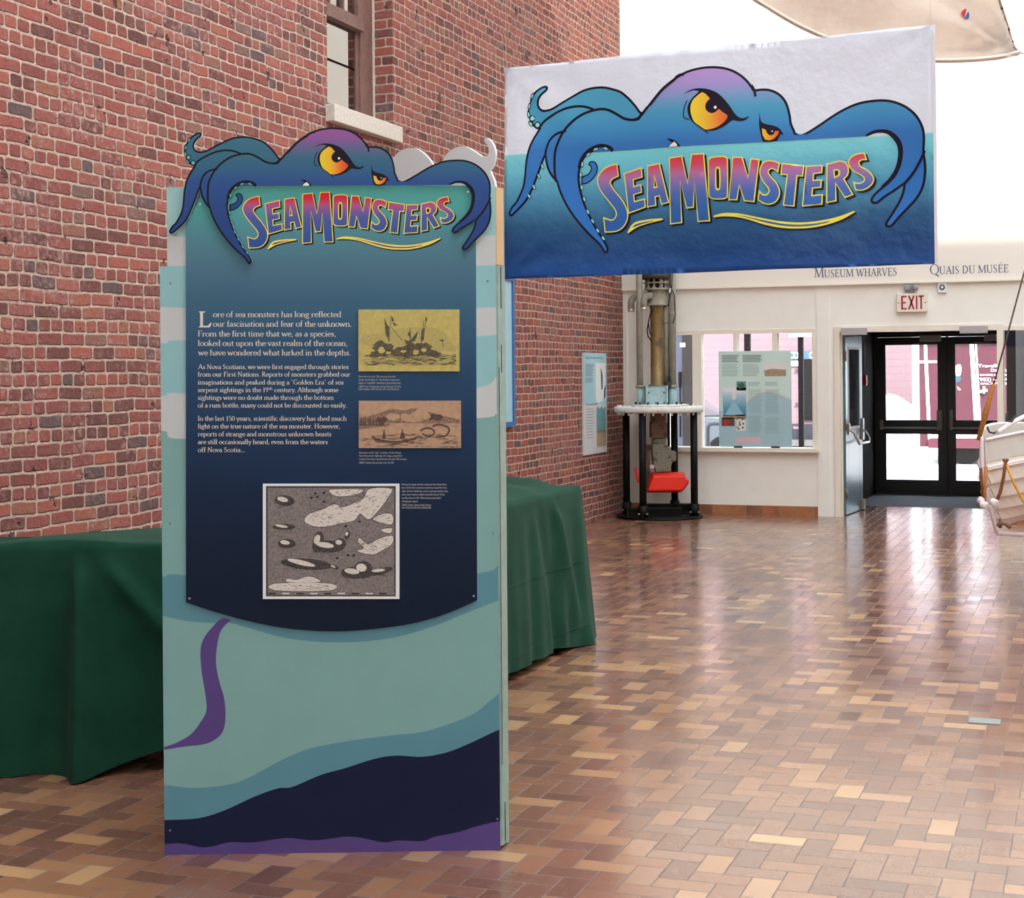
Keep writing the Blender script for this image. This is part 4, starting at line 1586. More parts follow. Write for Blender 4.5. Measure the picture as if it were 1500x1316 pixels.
# body copy
M_TYPE = mat('cream_lettering', (226, 220, 208), 0.5, var=0.0)
M_TYPE2 = mat('pale_caption_lettering', (188, 190, 190), 0.5, var=0.0)
tl = lambda X, Y: (280 + X / 5.484, 440 + Y / 5.484)
copy = []
for s, x0, x1, y in (('ore of sea monsters has long reflected', 175, 1205, 135), ('our fascination and fear of the unknown.', 175, 1287, 212),
                     ('From the first time that we, as a species,', 54, 1162, 291), ('looked out upon the vast realm of the ocean,', 54, 1254, 367),
                     ('we have wondered what lurked in the depths.', 54, 1280, 443)):
    a, yy = tl(x0, y)
    copy.append((s, a, yy, 8.6, (x1 - x0) / 5.484))
for s, x1, y in (('As Nova Scotians, we were first engaged through stories', 1265, 553), ('from our First Nations. Reports of monsters grabbed our', 1280, 613),
                 ('imaginations and peaked during a \u201cGolden Era\u201d of sea', 1224, 677), ('sightings were no doubt made through the bottom', 1145, 800),
                 ('of a rum bottle, many could not be discounted so easily.', 1250, 862), ('In the last 150 years, scientific discovery has shed much', 1250, 968),
                 ('light on the true nature of the sea monster. However,', 1196, 1030), ('reports of strange and monstrous unknown beasts', 1126, 1093),
                 ('are still occasionally heard, even from the waters', 1096, 1156), ('off Nova Scotia...', 430, 1220)):
    a, yy = tl(54, y)
    copy.append((s, a, yy, 7.0, (x1 - 54) / 5.484))
for s, x0, x1, dy, cp in (('serpent sightings in the 19', 54, 622, 0, 7.0), ('th', 626, 652, -18, 4.2), ('century. Although some', 668, 1184, 0, 7.0)):
    a, yy = tl(x0, 738 + dy)
    copy.append((s, a, yy, cp, (x1 - x0) / 5.484))
pr = Print(lambda x, y, h: kp(x, y, HB - 0.004 + h), 0.00025)
set_type(pr, [c_ for c_ in copy if c_[2] < 530], face=book_mesh)
# drop capital
lx, ly = tl(60, 218)
pr.ink([(lx, ly), (lx, ly - 1.2), (lx + 2.2, ly - 1.8), (lx + 2.2, ly - 21.5), (lx + 0.2, ly - 22.3), (lx + 0.2, ly - 23.4), (lx + 9.8, ly - 23.4), (lx + 9.8, ly - 22.3), (lx + 6.4, ly - 21.5),
        (lx + 6.4, ly - 2.2), (lx + 13.5, ly - 2.4), (lx + 17.5, ly - 7.0), (lx + 19, ly - 7.0), (lx + 16.8, ly)], 0, 0)
pr.build('lead_lettering', M_TYPE, kiosk, face=(0, -1, 0))
for lo_, hi_ in ((530, 605), (605, 700)):
    pr = Print(lambda x, y, h: kp(x, y, HB - 0.004 + h), 0.00025)
    set_type(pr, [c_ for c_ in copy if lo_ <= c_[2] < hi_], face=book_mesh)
    pr.build('body_lettering', M_TYPE, kiosk, face=(0, -1, 0))
cap = []
for s, x, y, w in (('Illustration by early 19th century naturalist', 525.5, 553.0, 54), ('Denys de Montfort of \u201cThe Kraken supposed a', 525.5, 557.8, 60), ('Sepia or Cuttlefish\u201d attacking a large sailing ship.', 525.5, 562.4, 62),
                   ('CREDIT: From The Naturalist\u2019s Library: Mammalia, Vol. VIII by', 525.5, 567.8, 62), ('Robert Hamilton, 1839. Collection of Dr. David Richardson', 525.5, 571.6, 59),
                   ('Illustration of the \u201cSqu\u201d monster of Lake Utopia,', 526, 664.6, 62), ('New Brunswick. Sightings of a large, serpentine', 526, 669.2, 63), ('creature have been reported since the late 19th century.', 526, 674.0, 70),
                   ('CREDIT: Canadian Illustrated News, Nov. 30, 1872', 526, 679.4, 51),
                   ('Fearing the deep and the creatures that lived there,', 588.5, 711.2, 66), ('the world\u2019s first mariners would not travel far from', 588.5, 716.0, 66), ('sight of land. Fueled by rumors and apocryphal tales,', 588.5, 721.0, 68),
                   ('early chart makers added colourful beasts of the', 588.5, 726.0, 63), ('sea like these in this 16th century map detail', 588.5, 731.0, 57), ('of Icelandic waters.', 588.5, 736.0, 24),
                   ('CREDIT: Ortelius, Theatrum Orbis Terrarum', 588.5, 741.4, 43), ('from Monsters of the Sea, by Richard Ellis', 588.5, 745.2, 43)):
    cap.append((s, x, y, 3.0, w))
for lo_, hi_ in ((540, 600), (655, 690), (705, 760)):
    pr = Print(lambda x, y, h: kp(x, y, HB - 0.004 + h), 0.00025)
    set_type(pr, [c_ for c_ in cap if lo_ <= c_[2] < hi_])
    pr.build('caption_lettering', M_TYPE2, kiosk, face=(0, -1, 0))
for x, y, off in ((249.8, 415, 0.001), (714.5, 412, 0.001), (249, 767, 0.001), (722, 782, 0.001), (249, 1217, 0.001), (728.5, 1200, 0.001), (277.5, 877, HB - 0.004), (694, 873.5, HB - 0.004), (685.5, 281, HB - 0.004), (293, 299, HB - 0.004)):
    u, w, z = kp(x, y, off)
    b = MB()
    b.cyl((u, w + 0.001, z), (u, w - 0.0015, z), 0.0042, 0.0034, 10)
    b.build('screw', M_STEEL if off > 0.002 else mat('screw_paint', (110, 130, 130), 0.5), kiosk)

# ------------------------------------------------------------------ the hanging banner
BA, BB_ = np.array((-2.3800, 6.4235, 0)), np.array((-0.5600, 6.2540, 0))
BW = float(np.linalg.norm(BB_ - BA))
BX = (BB_ - BA) / BW
BN = np.array((BX[1], -BX[0], 0))
BZ0, BZ1 = 2.104, 3.018
BH = BZ1 - BZ0
bd = float(BN @ BA)
k1c = crop(230, 170, 2.8302)
b1c = crop(720, 20, 2.2059)
pairs = [((62, 488), (68, 655)), ((388, 612), (373, 775)), ((175, 68), (170, 233)), ((745, 48), (725, 173)), ((1270, 183), (1260, 270)), ((1275, 555), (1285, 683)),
         ((1232, 484), (1237, 606)), ((1012, 268), (1000, 385)), ((510, 190), (487, 330)), ((603, 322), (578, 462)), ((1237, 420), (1240, 545)), ((380, 548), (362, 708)),
         ((1385, 330), (1400, 450)), ((735, 523), (712, 668)), ((640, 285), (600, 430))]
A_, U_ = [], []
for kx, bx in pairs:
    a = k1c(kx)[0]
    p = on_plane(*b1c(bx)[0], BN, bd)
    A_.append((a[0], a[1], 1))
    U_.append(((p - BA) @ BX, p[2] - BZ0))
AF, res, *_ = np.linalg.lstsq(np.array(A_), np.array(U_), rcond=None)
AI = np.linalg.inv(AF[:2])
art2uv = lambda x, y: (x * AF[0, 0] + y * AF[1, 0] + AF[2, 0], x * AF[0, 1] + y * AF[1, 1] + AF[2, 1])
uv2art = lambda u, v: tuple((np.array((u, v)) - AF[2]) @ AI)


def sag(u, v):
    q = v / BH
    s = u / BW
    d = 0.010 * math.sin(2 * PI * (1.7 * s + 0.5 * q) + 0.6) + 0.007 * math.sin(2 * PI * (3.1 * s - 0.8 * q) + 1.9) * (0.4 + 0.6 * (1 - q))
    d += 0.0035 * math.exp(-q * BH / 0.05) * math.sin(u * 46 + 1.3 * math.sin(u * 13)) * (0.5 + 0.5 * math.sin(u * 3.1 + 0.4))
    d += 0.0025 * math.exp(-(1 - q) * BH / 0.07) * math.sin(u * 38 + 1.1 * math.sin(u * 9))
    r = math.hypot((1 - s) * BW, (1 - q) * BH)
    t = math.atan2((1 - q) * BH, (1 - s) * BW + 1e-6)
    d += 0.008 * math.sin(t * 9) * math.exp(-r / 0.35)
    r = math.hypot(s * BW, (1 - q) * BH)
    t = math.atan2((1 - q) * BH, s * BW + 1e-6)
    d += 0.008 * math.sin(t * 10 + 1) * math.exp(-r / 0.4)
    r = math.hypot(s * BW, q * BH)
    t = math.atan2(q * BH, s * BW + 1e-6)
    d += 0.008 * math.sin(t * 11) * math.exp(-r / 0.3)
    return d


BO = (BA + BB_) / 2
banner = thing('hanging_banner', 'wide white and blue sea monster banner hanging beside the exhibit panel', 'banner', (BO[0], BO[1], BZ0), math.atan2(BX[1], BX[0]))


def bplace(x, y, h):
    u, v = art2uv(x, y)
    return (u - BW / 2, -(sag(u, v) + h), v)


def backlit(k, share):
    """thin sheet that also shows the light falling on its far side"""
    t = k.n('ShaderNodeBsdfTranslucent')
    src = k.b.inputs['Base Color'].links[0].from_socket
    k.link(src, t.inputs[0])
    mx = k.n('ShaderNodeMixShader')
    mx.inputs[0].default_value = share
    k.link(k.b.outputs[0], mx.inputs[1])
    k.link(t.outputs[0], mx.inputs[2])
    k.link(mx.outputs[0], k.out.inputs[0])


def vinyl(k):
    P = k.obj()
    backlit(k, 0.5)
    k.bump(k.noise(P, 6.0, 4.0, 0.55), 0.9, 0.022)
    return k.mat


water_y = 271.6
ytop, ybot = uv2art(0, BH)[1], uv2art(0, 0)[1]
k = uv_ramp('banner_cloth_fade', [(ytop, (244, 247, 255)), (water_y - 0.5, (244, 247, 255)), (water_y + 0.5, (164, 234, 240)), (290, (148, 222, 236)), (325, (106, 180, 212)),
                                  (355, (68, 124, 172)), (385, (54, 104, 166)), (ybot, (62, 118, 196))], lo=ytop, hi=ybot, rough=0.33, spec=0.5)
M_BAN = vinyl(k)
M_BANW = mat('banner_white_hem', (240, 236, 246), 0.5, var=0.01)
pr = Print(bplace, 0.0007, grid=7.0)
c = [uv2art(0, 0), uv2art(BW, 0), uv2art(BW, BH), uv2art(0, BH)]
pr.ink(c, 0)
cloth = pr.build('cloth', M_BAN, banner, face=(0, -1, 0), smooth=True)
sm = cloth.modifiers.new('thickness', 'SOLIDIFY')
sm.thickness = 0.0012
sm.offset = -1
BMATS = art_mats('banner', 0.36,
                 [(185, (196, 160, 222)), (205, (178, 158, 222)), (220, (126, 166, 214)), (232, (84, 166, 206)), (250, (72, 150, 208)), (268, (62, 124, 196)), (330, (58, 126, 204)), (395, (58, 128, 210))],
                 [(468, (250, 226, 70)), (484, (248, 200, 64)), (500, (246, 140, 62)), (511, (236, 100, 60))],
                 [(285, (226, 66, 80)), (293, (222, 84, 110)), (302, (190, 122, 172)), (311, (142, 124, 192)), (322, (88, 116, 192)), (340, (56, 110, 186)), (360, (50, 100, 176))],
                 (36, 26, 44), (250, 236, 90), (160, 226, 222), (52, 104, 166),
                 [(190, (92, 180, 212)), (212, (86, 170, 208)), (232, (84, 166, 206)), (250, (72, 150, 208)), (268, (62, 124, 196)), (330, (56, 122, 202)), (395, (56, 124, 208))])
pr = Print(bplace, 0.0007, grid=7.0, base=1.0)
draw_curl(pr)
draw_suckers(pr)
pr.up()
draw_title(pr)
pr.lev = 1.0
draw_monster(pr)
pr.build('printed_artwork', BMATS, banner, face=(0, -1, 0), smooth=True)
# white turned edge down the right side, cords at the upper corners
b = MB()
N = 24
for i in range(N):
    v0, v1 = BH * i / N, BH * (i + 1) / N
    q = []
    for u, v in ((BW - 0.004, v0), (BW + 0.008, v0), (BW + 0.008, v1), (BW - 0.004, v1)):
        q.append((u - BW / 2, -(sag(min(u, BW), v) + 0.001), v))
    b.add(q, [(0, 1, 2, 3)])
b.build('turned_edge', M_BANW, banner)
for u in (0.012, BW - 0.012):
    b = MB()
    b.tube([(u - BW / 2, -sag(u, BH) - 0.001, BH - 0.012), (u - BW / 2, 0, 9.0 - BZ0)], 0.0005, 5)
    b.build('hanging_cord', M_WHITE, banner)

# ------------------------------------------------------------------ tables under green cloth
def cloth_mat():
    k = NT('green_table_cloth')
    P = k.obj()
    nz = k.noise(P, 5.0, 4.0)
    k.set(col=k.ramp(nz, [(0.3, srgb(22, 60, 46)), (0.7, srgb(29, 71, 55))]), rough=0.9, spec=0.1, sheen=0.04)
    k.bump(k.noise(P, 420.0, 2.0), 0.25, 0.0012)
    return k.mat


M_CLOTH = cloth_mat()
M_SEAM = mat('dark_green_seam', (24, 62, 47), 0.9, var=0.05)


def smoothstep(a, b, x):
    t = min(1, max(0, (x - a) / (b - a)))
    return t * t * (3 - 2 * t)


def drape(name, poly, ztop, folds, hem, top_bump, flare, n_edge=0.022, seams=()):
    """cloth over a straight-sided block. poly: corners counter-clockwise; folds(edge, s, q) pushes out; hem(edge, s) lifts the lower edge"""
    ring = []                                     # points round the top edge
    n = len(poly)
    for e in range(n):
        a, b_ = np.array(poly[e], float), np.array(poly[(e + 1) % n], float)
        L = np.linalg.norm(b_ - a)
        k = max(2, int(L / n_edge))
        d = (b_ - a) / L
        nn = np.array((d[1], -d[0]))
        for j in range(k):
            ring.append((e, j / k * L, a + (b_ - a) * j / k, nn, L))
    m = len(ring)
    normals = []
    for i in range(m):
        acc = np.zeros(2)
        for w in range(-3, 4):
            acc += ring[(i + w) % m][3]
        normals.append(acc / np.linalg.norm(acc))
    rows = 26
    vs, fs = [], []
    cen = sum(np.array(p, float) for p in poly) / n
    for r in range(rows + 1):
        q = r / rows
        for i, (e, s, p, nn, L) in enumerate(ring):
            z1 = hem(e, s, L)
            z = ztop * (1 - q) + z1 * q
            if r == 0:
                z += top_bump(*p)
            out = flare(e, s, L) * q + folds(e, s, q, L) * smoothstep(0, 0.2, q) + 0.006 * smoothstep(0, 0.06, q)
            pp = p + normals[i] * out
            vs.append((pp[0], pp[1], z - (0.004 if r == 0 else 0)))
    for r in range(rows):
        for i in range(m):
            a, b_ = r * m + i, r * m + (i + 1) % m
            fs.append((a, b_, b_ + m, a + m))
    # top: rings shrinking towards the middle
    K = 14
    base = len(vs)
    for r in range(1, K + 1):
        f = 1 - r / (K + 0.15)
        for i, (e, s, p, nn, L) in enumerate(ring):
            pp = cen + (p - cen) * f
            vs.append((pp[0], pp[1], ztop + top_bump(*pp)))
    for r in range(K):
        for i in range(m):
            a = (i if r == 0 else base + (r - 1) * m + i)
            b_ = ((i + 1) % m if r == 0 else base + (r - 1) * m + (i + 1) % m)
            c_, d_ = base + r * m + (i + 1) % m, base + r * m + i
            fs.append((a, d_, c_, b_))
    fs.append(tuple(base + (K - 1) * m + i for i in range(m)))
    b = MB()
    b.add(vs, fs, 0, True)
    return b.build(name, M_CLOTH, None)


def bumpy(f):
    return f


# short table, its front turned a little towards the door
A0, A1 = np.array((-4.62, 5.555)), np.array((-3.30, 6.09))
dd = (A1 - A0) / np.linalg.norm(A1 - A0)
nb = np.array((-dd[1], dd[0])) * 0.60
polyA = [tuple(A0), tuple(A1), tuple(A1 + nb), tuple(A0 + nb)]


def foldsA(e, s, q, L):
    if e == 0:                                     # s runs left to right along the front
        d = 0.13 * q ** 0.5 * math.exp(-((s - 0.55 - 0.04 * q) / (0.02 + 0.05 * q)) ** 2)
        d += 0.06 * q ** 0.5 * smoothstep(0.53, 0.58, s) * smoothstep(1.2, 0.6, s)       # standing fold from one point
        d += 0.10 * q ** 0.5 * math.exp(-((s - 0.60 - 0.80 * q) / (0.03 + 0.07 * q)) ** 2) * (1 - 0.4 * q)
        d -= 0.03 * math.exp(-((s - 0.40) / 0.06) ** 2) * q
        d += 0.06 * q * math.exp(-((s - 0.1) / 0.2) ** 2) + 0.03 * q * math.sin(s * 5.0)
        return d
    return 0.012 * math.sin(s * 14 + e) * q


drape('green_tablecloth', polyA, 0.985, foldsA,
      lambda e, s, L: (0.004 + 0.10 * smoothstep(0.55, 1.0, s) if e == 0 else 0.05),
      lambda x, y: 0.012 * math.sin(x * 6.1 + y * 2.0) * math.sin(y * 7.3) - 0.05 * smoothstep(-4.35, -4.75, x),
      lambda e, s, L: 0.05 if e == 0 else 0.03)
cl = bpy.data.objects['green_tablecloth']
tag(cl, 'green cloth draped to the floor over the short table left of the exhibit panel', 'tablecloth', 'green draped tables')

# long table beside the brick wall
TX0, TX1, TY0, TY1 = -3.84, -3.035, 6.82, 9.52
polyB = [(TX0, TY0), (TX1, TY0), (TX1, TY1), (TX0, TY1)]


def foldsB(e, s, q, L):
    if e == 1:
        d = 0.012 * math.sin(s * 17 + 0.7) * (0.3 + 0.7 * q) + 0.008 * math.sin(s * 31 + 2.1) * q
        d += 0.035 * math.exp(-((s - (L - 0.62 + 0.48 * q)) / (0.06 + 0.05 * q)) ** 2)
        d += 0.03 * q * smoothstep(L - 0.35, L, s)
        d -= 0.02 * math.exp(-((s - (L - 0.85 + 0.3 * q)) / 0.07) ** 2)
        return d
    return 0.012 * math.sin(s * 12 + e) * q


def topB(x, y):
    b = 0.05 * math.exp(-((y - 8.75) / 0.35) ** 2) * smoothstep(TX1 + 0.02, TX1 - 0.25, x)
    b += 0.05 * math.exp(-((y - 9.45 + (x + 3.4) * 0.8) / 0.12) ** 2) * smoothstep(TX1 - 0.02, TX1 - 0.3, x)
    b += 0.006 * math.sin(x * 12 + y * 5) * math.sin(y * 9)
    return b


long_cloth = drape('green_tablecloth', polyB, 0.985, foldsB, lambda e, s, L: (0.006 + 0.045 * smoothstep(0.0, 1.4, s) * smoothstep(L - 0.15, L - 0.6, s) if e == 1 else 0.02), topB,
      lambda e, s, L: (0.035 if e == 1 else 0.10 if e == 2 else 0.03))
tag(long_cloth, 'green cloth over the long table standing against the hall side behind the exhibit panel', 'tablecloth', 'green draped tables')
for zz, nm in ((0.52, 'cloth_seam'), (0.13, 'hem_seam')):
    b = MB()
    pts = []
    for i in range(60):
        s = 0.1 + (TY1 - TY0 - 0.16) * i / 59
        q = 1 - zz / 0.985
        out = 0.035 * q + foldsB(1, s, q, TY1 - TY0) * smoothstep(0, 0.2, q) + 0.0075
        pts.append((TX1 + out, TY0 + s, zz))
    b.tube(pts, 0.0022, 6)
    b.build(nm, M_SEAM, long_cloth)

# ------------------------------------------------------------------ signs on the brick wall
M_SIGNB = mat('pale_blue_sign_print', (160, 200, 214), 0.45, var=0.03)
M_SIGNG = mat('pale_grey_sign_print', (204, 204, 206), 0.45, var=0.03)
M_TXT = mat('grey_sign_lettering', (120, 140, 150), 0.6, var=0.0)
M_TXTD = mat('dark_sign_lettering', (40, 60, 84), 0.6, var=0.0)
M_SEA = mat('sea_green_print', (100, 150, 156), 0.5, var=0.12, scale=30)
M_SAND = mat('sand_print', (170, 146, 116), 0.5, var=0.2, scale=40)
M_WSTR = mat('white_sign_print', (226, 224, 222), 0.5, var=0.03)
sy0, sy1, sz0, sz1 = 16.82, 17.71, 0.770, 1.917
sg = thing('wall_sign', 'narrow pale blue and grey information sign on the brick wall near the corner', 'sign', (XL, (sy0 + sy1) / 2, sz0), 0, 'signs on the brick wall')
hw_, hh = (sy1 - sy0) / 2, sz1 - sz0
b = MB()
b.box((0.004, -hw_, 0), (0.024, hw_, hh))
b.build('sign_board', M_SIGNG, sg)
sp = Print(lambda x, y, h: (0.0245 + h, x * hw_ * 2 - hw_, hh * (1 - y)), 0.0006)
sp.ink([(0, 0), (1, 0), (1, 0.52), (0, 0.5)], 0)
sp.up()
sp.ink([(0.52, 0.10), (0.95, 0.10), (0.95, 0.47), (0.75, 0.49), (0.6, 0.5), (0.52, 0.46)], 2)
sp.ink([(0.54, 0.56), (0.6, 0.53), (0.68, 0.56), (0.75, 0.53), (0.84, 0.56), (0.92, 0.54), (0.95, 0.56), (0.95, 0.78), (0.54, 0.78)], 3)
sp.ink([(0.54, 0.78), (0.95, 0.77), (0.95, 0.94), (0.54, 0.94)], 4)
sp.up()
sp.ink([(0.73, 0.14), (0.82, 0.22), (0.82, 0.36), (0.76, 0.37)], 1)
sp.ink([(0.88, 0.36), (0.95, 0.32), (0.94, 0.44), (0.86, 0.48)], 1)
for i in range(5):
    sp.ink(ell((0.6 + 0.07 * i, 0.79 + 0.01 * (i % 2)), 0.02, 0.008), 1)
rg = random.Random(5)
for i in range(26):
    y = 0.11 + i * 0.0125 if i < 15 else 0.55 + (i - 15) * 0.028
    if 9 < i < 11:
        continue
    sp.ink([(0.09, y), (0.34 + rg.random() * 0.12, y), (0.34 + rg.random() * 0.12, y + 0.006), (0.09, y + 0.006)], 5)
set_type(sp, [])
for t, y, hgt, w in (('Deep: An Introduction', 0.06, 0.026, 0.72), ('Submersibles', 0.515, 0.018, 0.5)):
    v, f, ww = text_mesh(t)
    o = len(sp.v)
    for x, yy in v:
        sp.v.append(tuple(map(float, sp.place(0.09 + x / ww * w, y - yy / CAP * hgt, 2 * sp.step))))
        sp.uvs.append((0, 0))
    for q in f:
        sp.f.append(tuple(i + o for i in q))
        sp.m.append(1)
sp.build('sign_print', [M_SIGNB, M_TXTD, M_WSTR, M_SEA, M_SAND, M_TXT], sg, face=(1, 0, 0))

M_BLUEF = mat('blue_sign_frame', (54, 104, 160), 0.45, var=0.05)
bs = thing('wall_sign', 'blue framed sign on the brick wall, mostly hidden behind the exhibit panel', 'sign', (XL, 13.95, 1.173), 0, 'signs on the brick wall')
b = MB()
b.box((0.004, -0.6, 0.0), (0.03, 0.6, 1.47))
b.build('sign_board', M_SIGNB, bs)
boxes('frame_bar', [((0.03, -0.6, 0), (0.045, -0.55, 1.47)), ((0.03, 0.55, 0), (0.045, 0.6, 1.47)), ((0.03, -0.55, 0), (0.045, 0.55, 0.05)), ((0.03, -0.55, 1.42), (0.045, 0.55, 1.47))], M_BLUEF, bs)

# ------------------------------------------------------------------ poster on the window ledge
PX0, PX1, PZ0, PZ1 = -4.155, -3.295, 0.800, 1.93
po = thing('exhibit_poster', 'pale green exhibit poster with a sonar picture leaning on the window ledge', 'poster', ((PX0 + PX1) / 2, YB - 0.055, 0.7925))
pw = PX1 - PX0
ph = PZ1 - PZ0
M_POG = mat('pale_green_poster', (208, 230, 222), 0.5, var=0.02)
k = NT('poster_sea_fade')
sep = k.n('ShaderNodeSeparateXYZ')
k.link(k.obj(), sep.inputs[0])
k.set(col=k.ramp(k.m('DIVIDE', sep.outputs[2], 1.13), [(0.0, srgb(168, 200, 208)), (0.5, srgb(172, 204, 212)), (0.62, srgb(176, 206, 212))]), rough=0.5)
M_POB = k.mat
k = NT('sonar_picture_fade')
sep = k.n('ShaderNodeSeparateXYZ')
k.link(k.obj(), sep.inputs[0])
k.set(col=k.ramp(k.m('DIVIDE', sep.outputs[2], 1.13), [(0.30, srgb(50, 120, 160)), (0.42, srgb(96, 160, 190)), (0.54, srgb(176, 206, 220)), (0.60, srgb(232, 232, 240))]), rough=0.5)
M_SON = k.mat
M_PINKP = mat('pink_poster_print', (222, 190, 200), 0.5, var=0.02)
b = MB()
b.box((-pw / 2, 0.0, 0.008), (pw / 2, 0.01, ph + 0.008))
b.build('poster_board', M_POG, po)
for u in (-0.2, 0.24):
    b = MB()
    b.box((u - 0.05, -0.02, 0), (u + 0.05, 0.01, 0.008))
    b.box((u - 0.05, -0.02, 0.008), (u + 0.05, -0.014, 0.02))
    b.build('ledge_clip', M_DARK, po)
qq = crop(0, 0, 1)
pa, pb = (297, 300), (985, 1215)
pq = lambda x, y: ((x - 297) / (980 - 297), (y - 300) / (1215 - 300))
sp = Print(lambda x, y, h: (x * pw - pw / 2, -0.0006 - h, ph * (1 - y) + 0.008), 0.0006)
C_ = lambda *pts: [pq(*p) for p in pts]
sp.ink(spline(C_((300, 870), (400, 862), (570, 780), (660, 715), (745, 694), (850, 710), (980, 768)), n=4) + C_((980, 1215), (300, 1215)), 0)
sp.up()
sp.ink(ribbon(spline(C_((570, 785), (660, 717), (745, 695), (850, 710), (980, 768)), n=4), 0.004), 2)
sp.ink(C_((330, 645), (555, 645), (555, 920), (340, 920)), 1)
sp.ink(spline(C_((335, 915), (380, 905), (430, 920), (490, 900), (520, 905), (556, 918)), n=3) + C_((556, 945), (330, 945)), 4)
sp.ink(C_((725, 410), (932, 410), (932, 540), (732, 540)), 3)
sp.ink(C_((466, 588), (556, 588), (556, 675), (466, 675)), 5)
sp.ink(C_((322, 935), (445, 935), (445, 1015), (322, 1015)), 6)
sp.ink(C_((463, 935), (552, 935), (552, 1060), (463, 1060)), 3)
sp.ink(C_((462, 1120), (680, 1115), (692, 1150), (680, 1180), (462, 1180)), 2)
sp.up()
sp.ink(C_((440, 770), (350, 912), (530, 905)), 7)
sp.ink(C_((428, 690), (455, 690), (465, 740), (445, 770), (420, 750)), 3)
sp.ink(C_((728, 485), (800, 470), (932, 480), (932, 540), (735, 540)), 4)
sp.ink(C_((345, 955), (380, 950), (385, 1010), (345, 1010)), 8)
sp.ink(C_((480, 610), (530, 600), (545, 650), (490, 665)), 9)
for i in range(10):
    a = C_((470 + rg.random() * 70, 945 + rg.random() * 100))[0]
    sp.ink(ell(a, 0.014, 0.01), 9 if i % 2 else 4)
def lines_(x0, x1, y0, y1, n, mi=10, th=4.5):
    for i in range(n):
        y = y0 + (y1 - y0) * i / n
        xe = x1 - rg.random() * 0.15 * (x1 - x0)
        sp.ink(C_((x0, y), (xe, y), (xe, y + th), (x0, y + th)), mi, 3)
lines_(330, 498, 338, 410, 5, 11, 7)
lines_(525, 715, 338, 410, 5, 11, 7)
for x0, x1, y0, y1, n in ((330, 490, 425, 545, 9), (527, 685, 425, 545, 9), (575, 690, 597, 635, 3), (735, 860, 597, 635, 3), (580, 710, 670, 890, 14), (738, 870, 670, 900, 15), (580, 700, 920, 1080, 11), (738, 870, 940, 1090, 10)):
    lines_(x0, x1, y0, y1, n)
sp.build('poster_print', [M_POB, M_SON, M_PINKP, M_WSTR, M_SAND, M_SEA, mat('brown_photo_print', (110, 72, 64), 0.5, var=0.3, scale=50), mat('sonar_beam_print', (150, 196, 214), 0.5, var=0.03),
                          mat('red_photo_print', (178, 50, 44), 0.5), mat('dark_green_photo_print', (70, 96, 76), 0.5, var=0.3, scale=40), mat('pale_poster_lettering', (152, 180, 176), 0.6, var=0.0), mat('poster_heading_lettering', (104, 130, 128), 0.6, var=0.0)], po, face=(0, -1, 0))

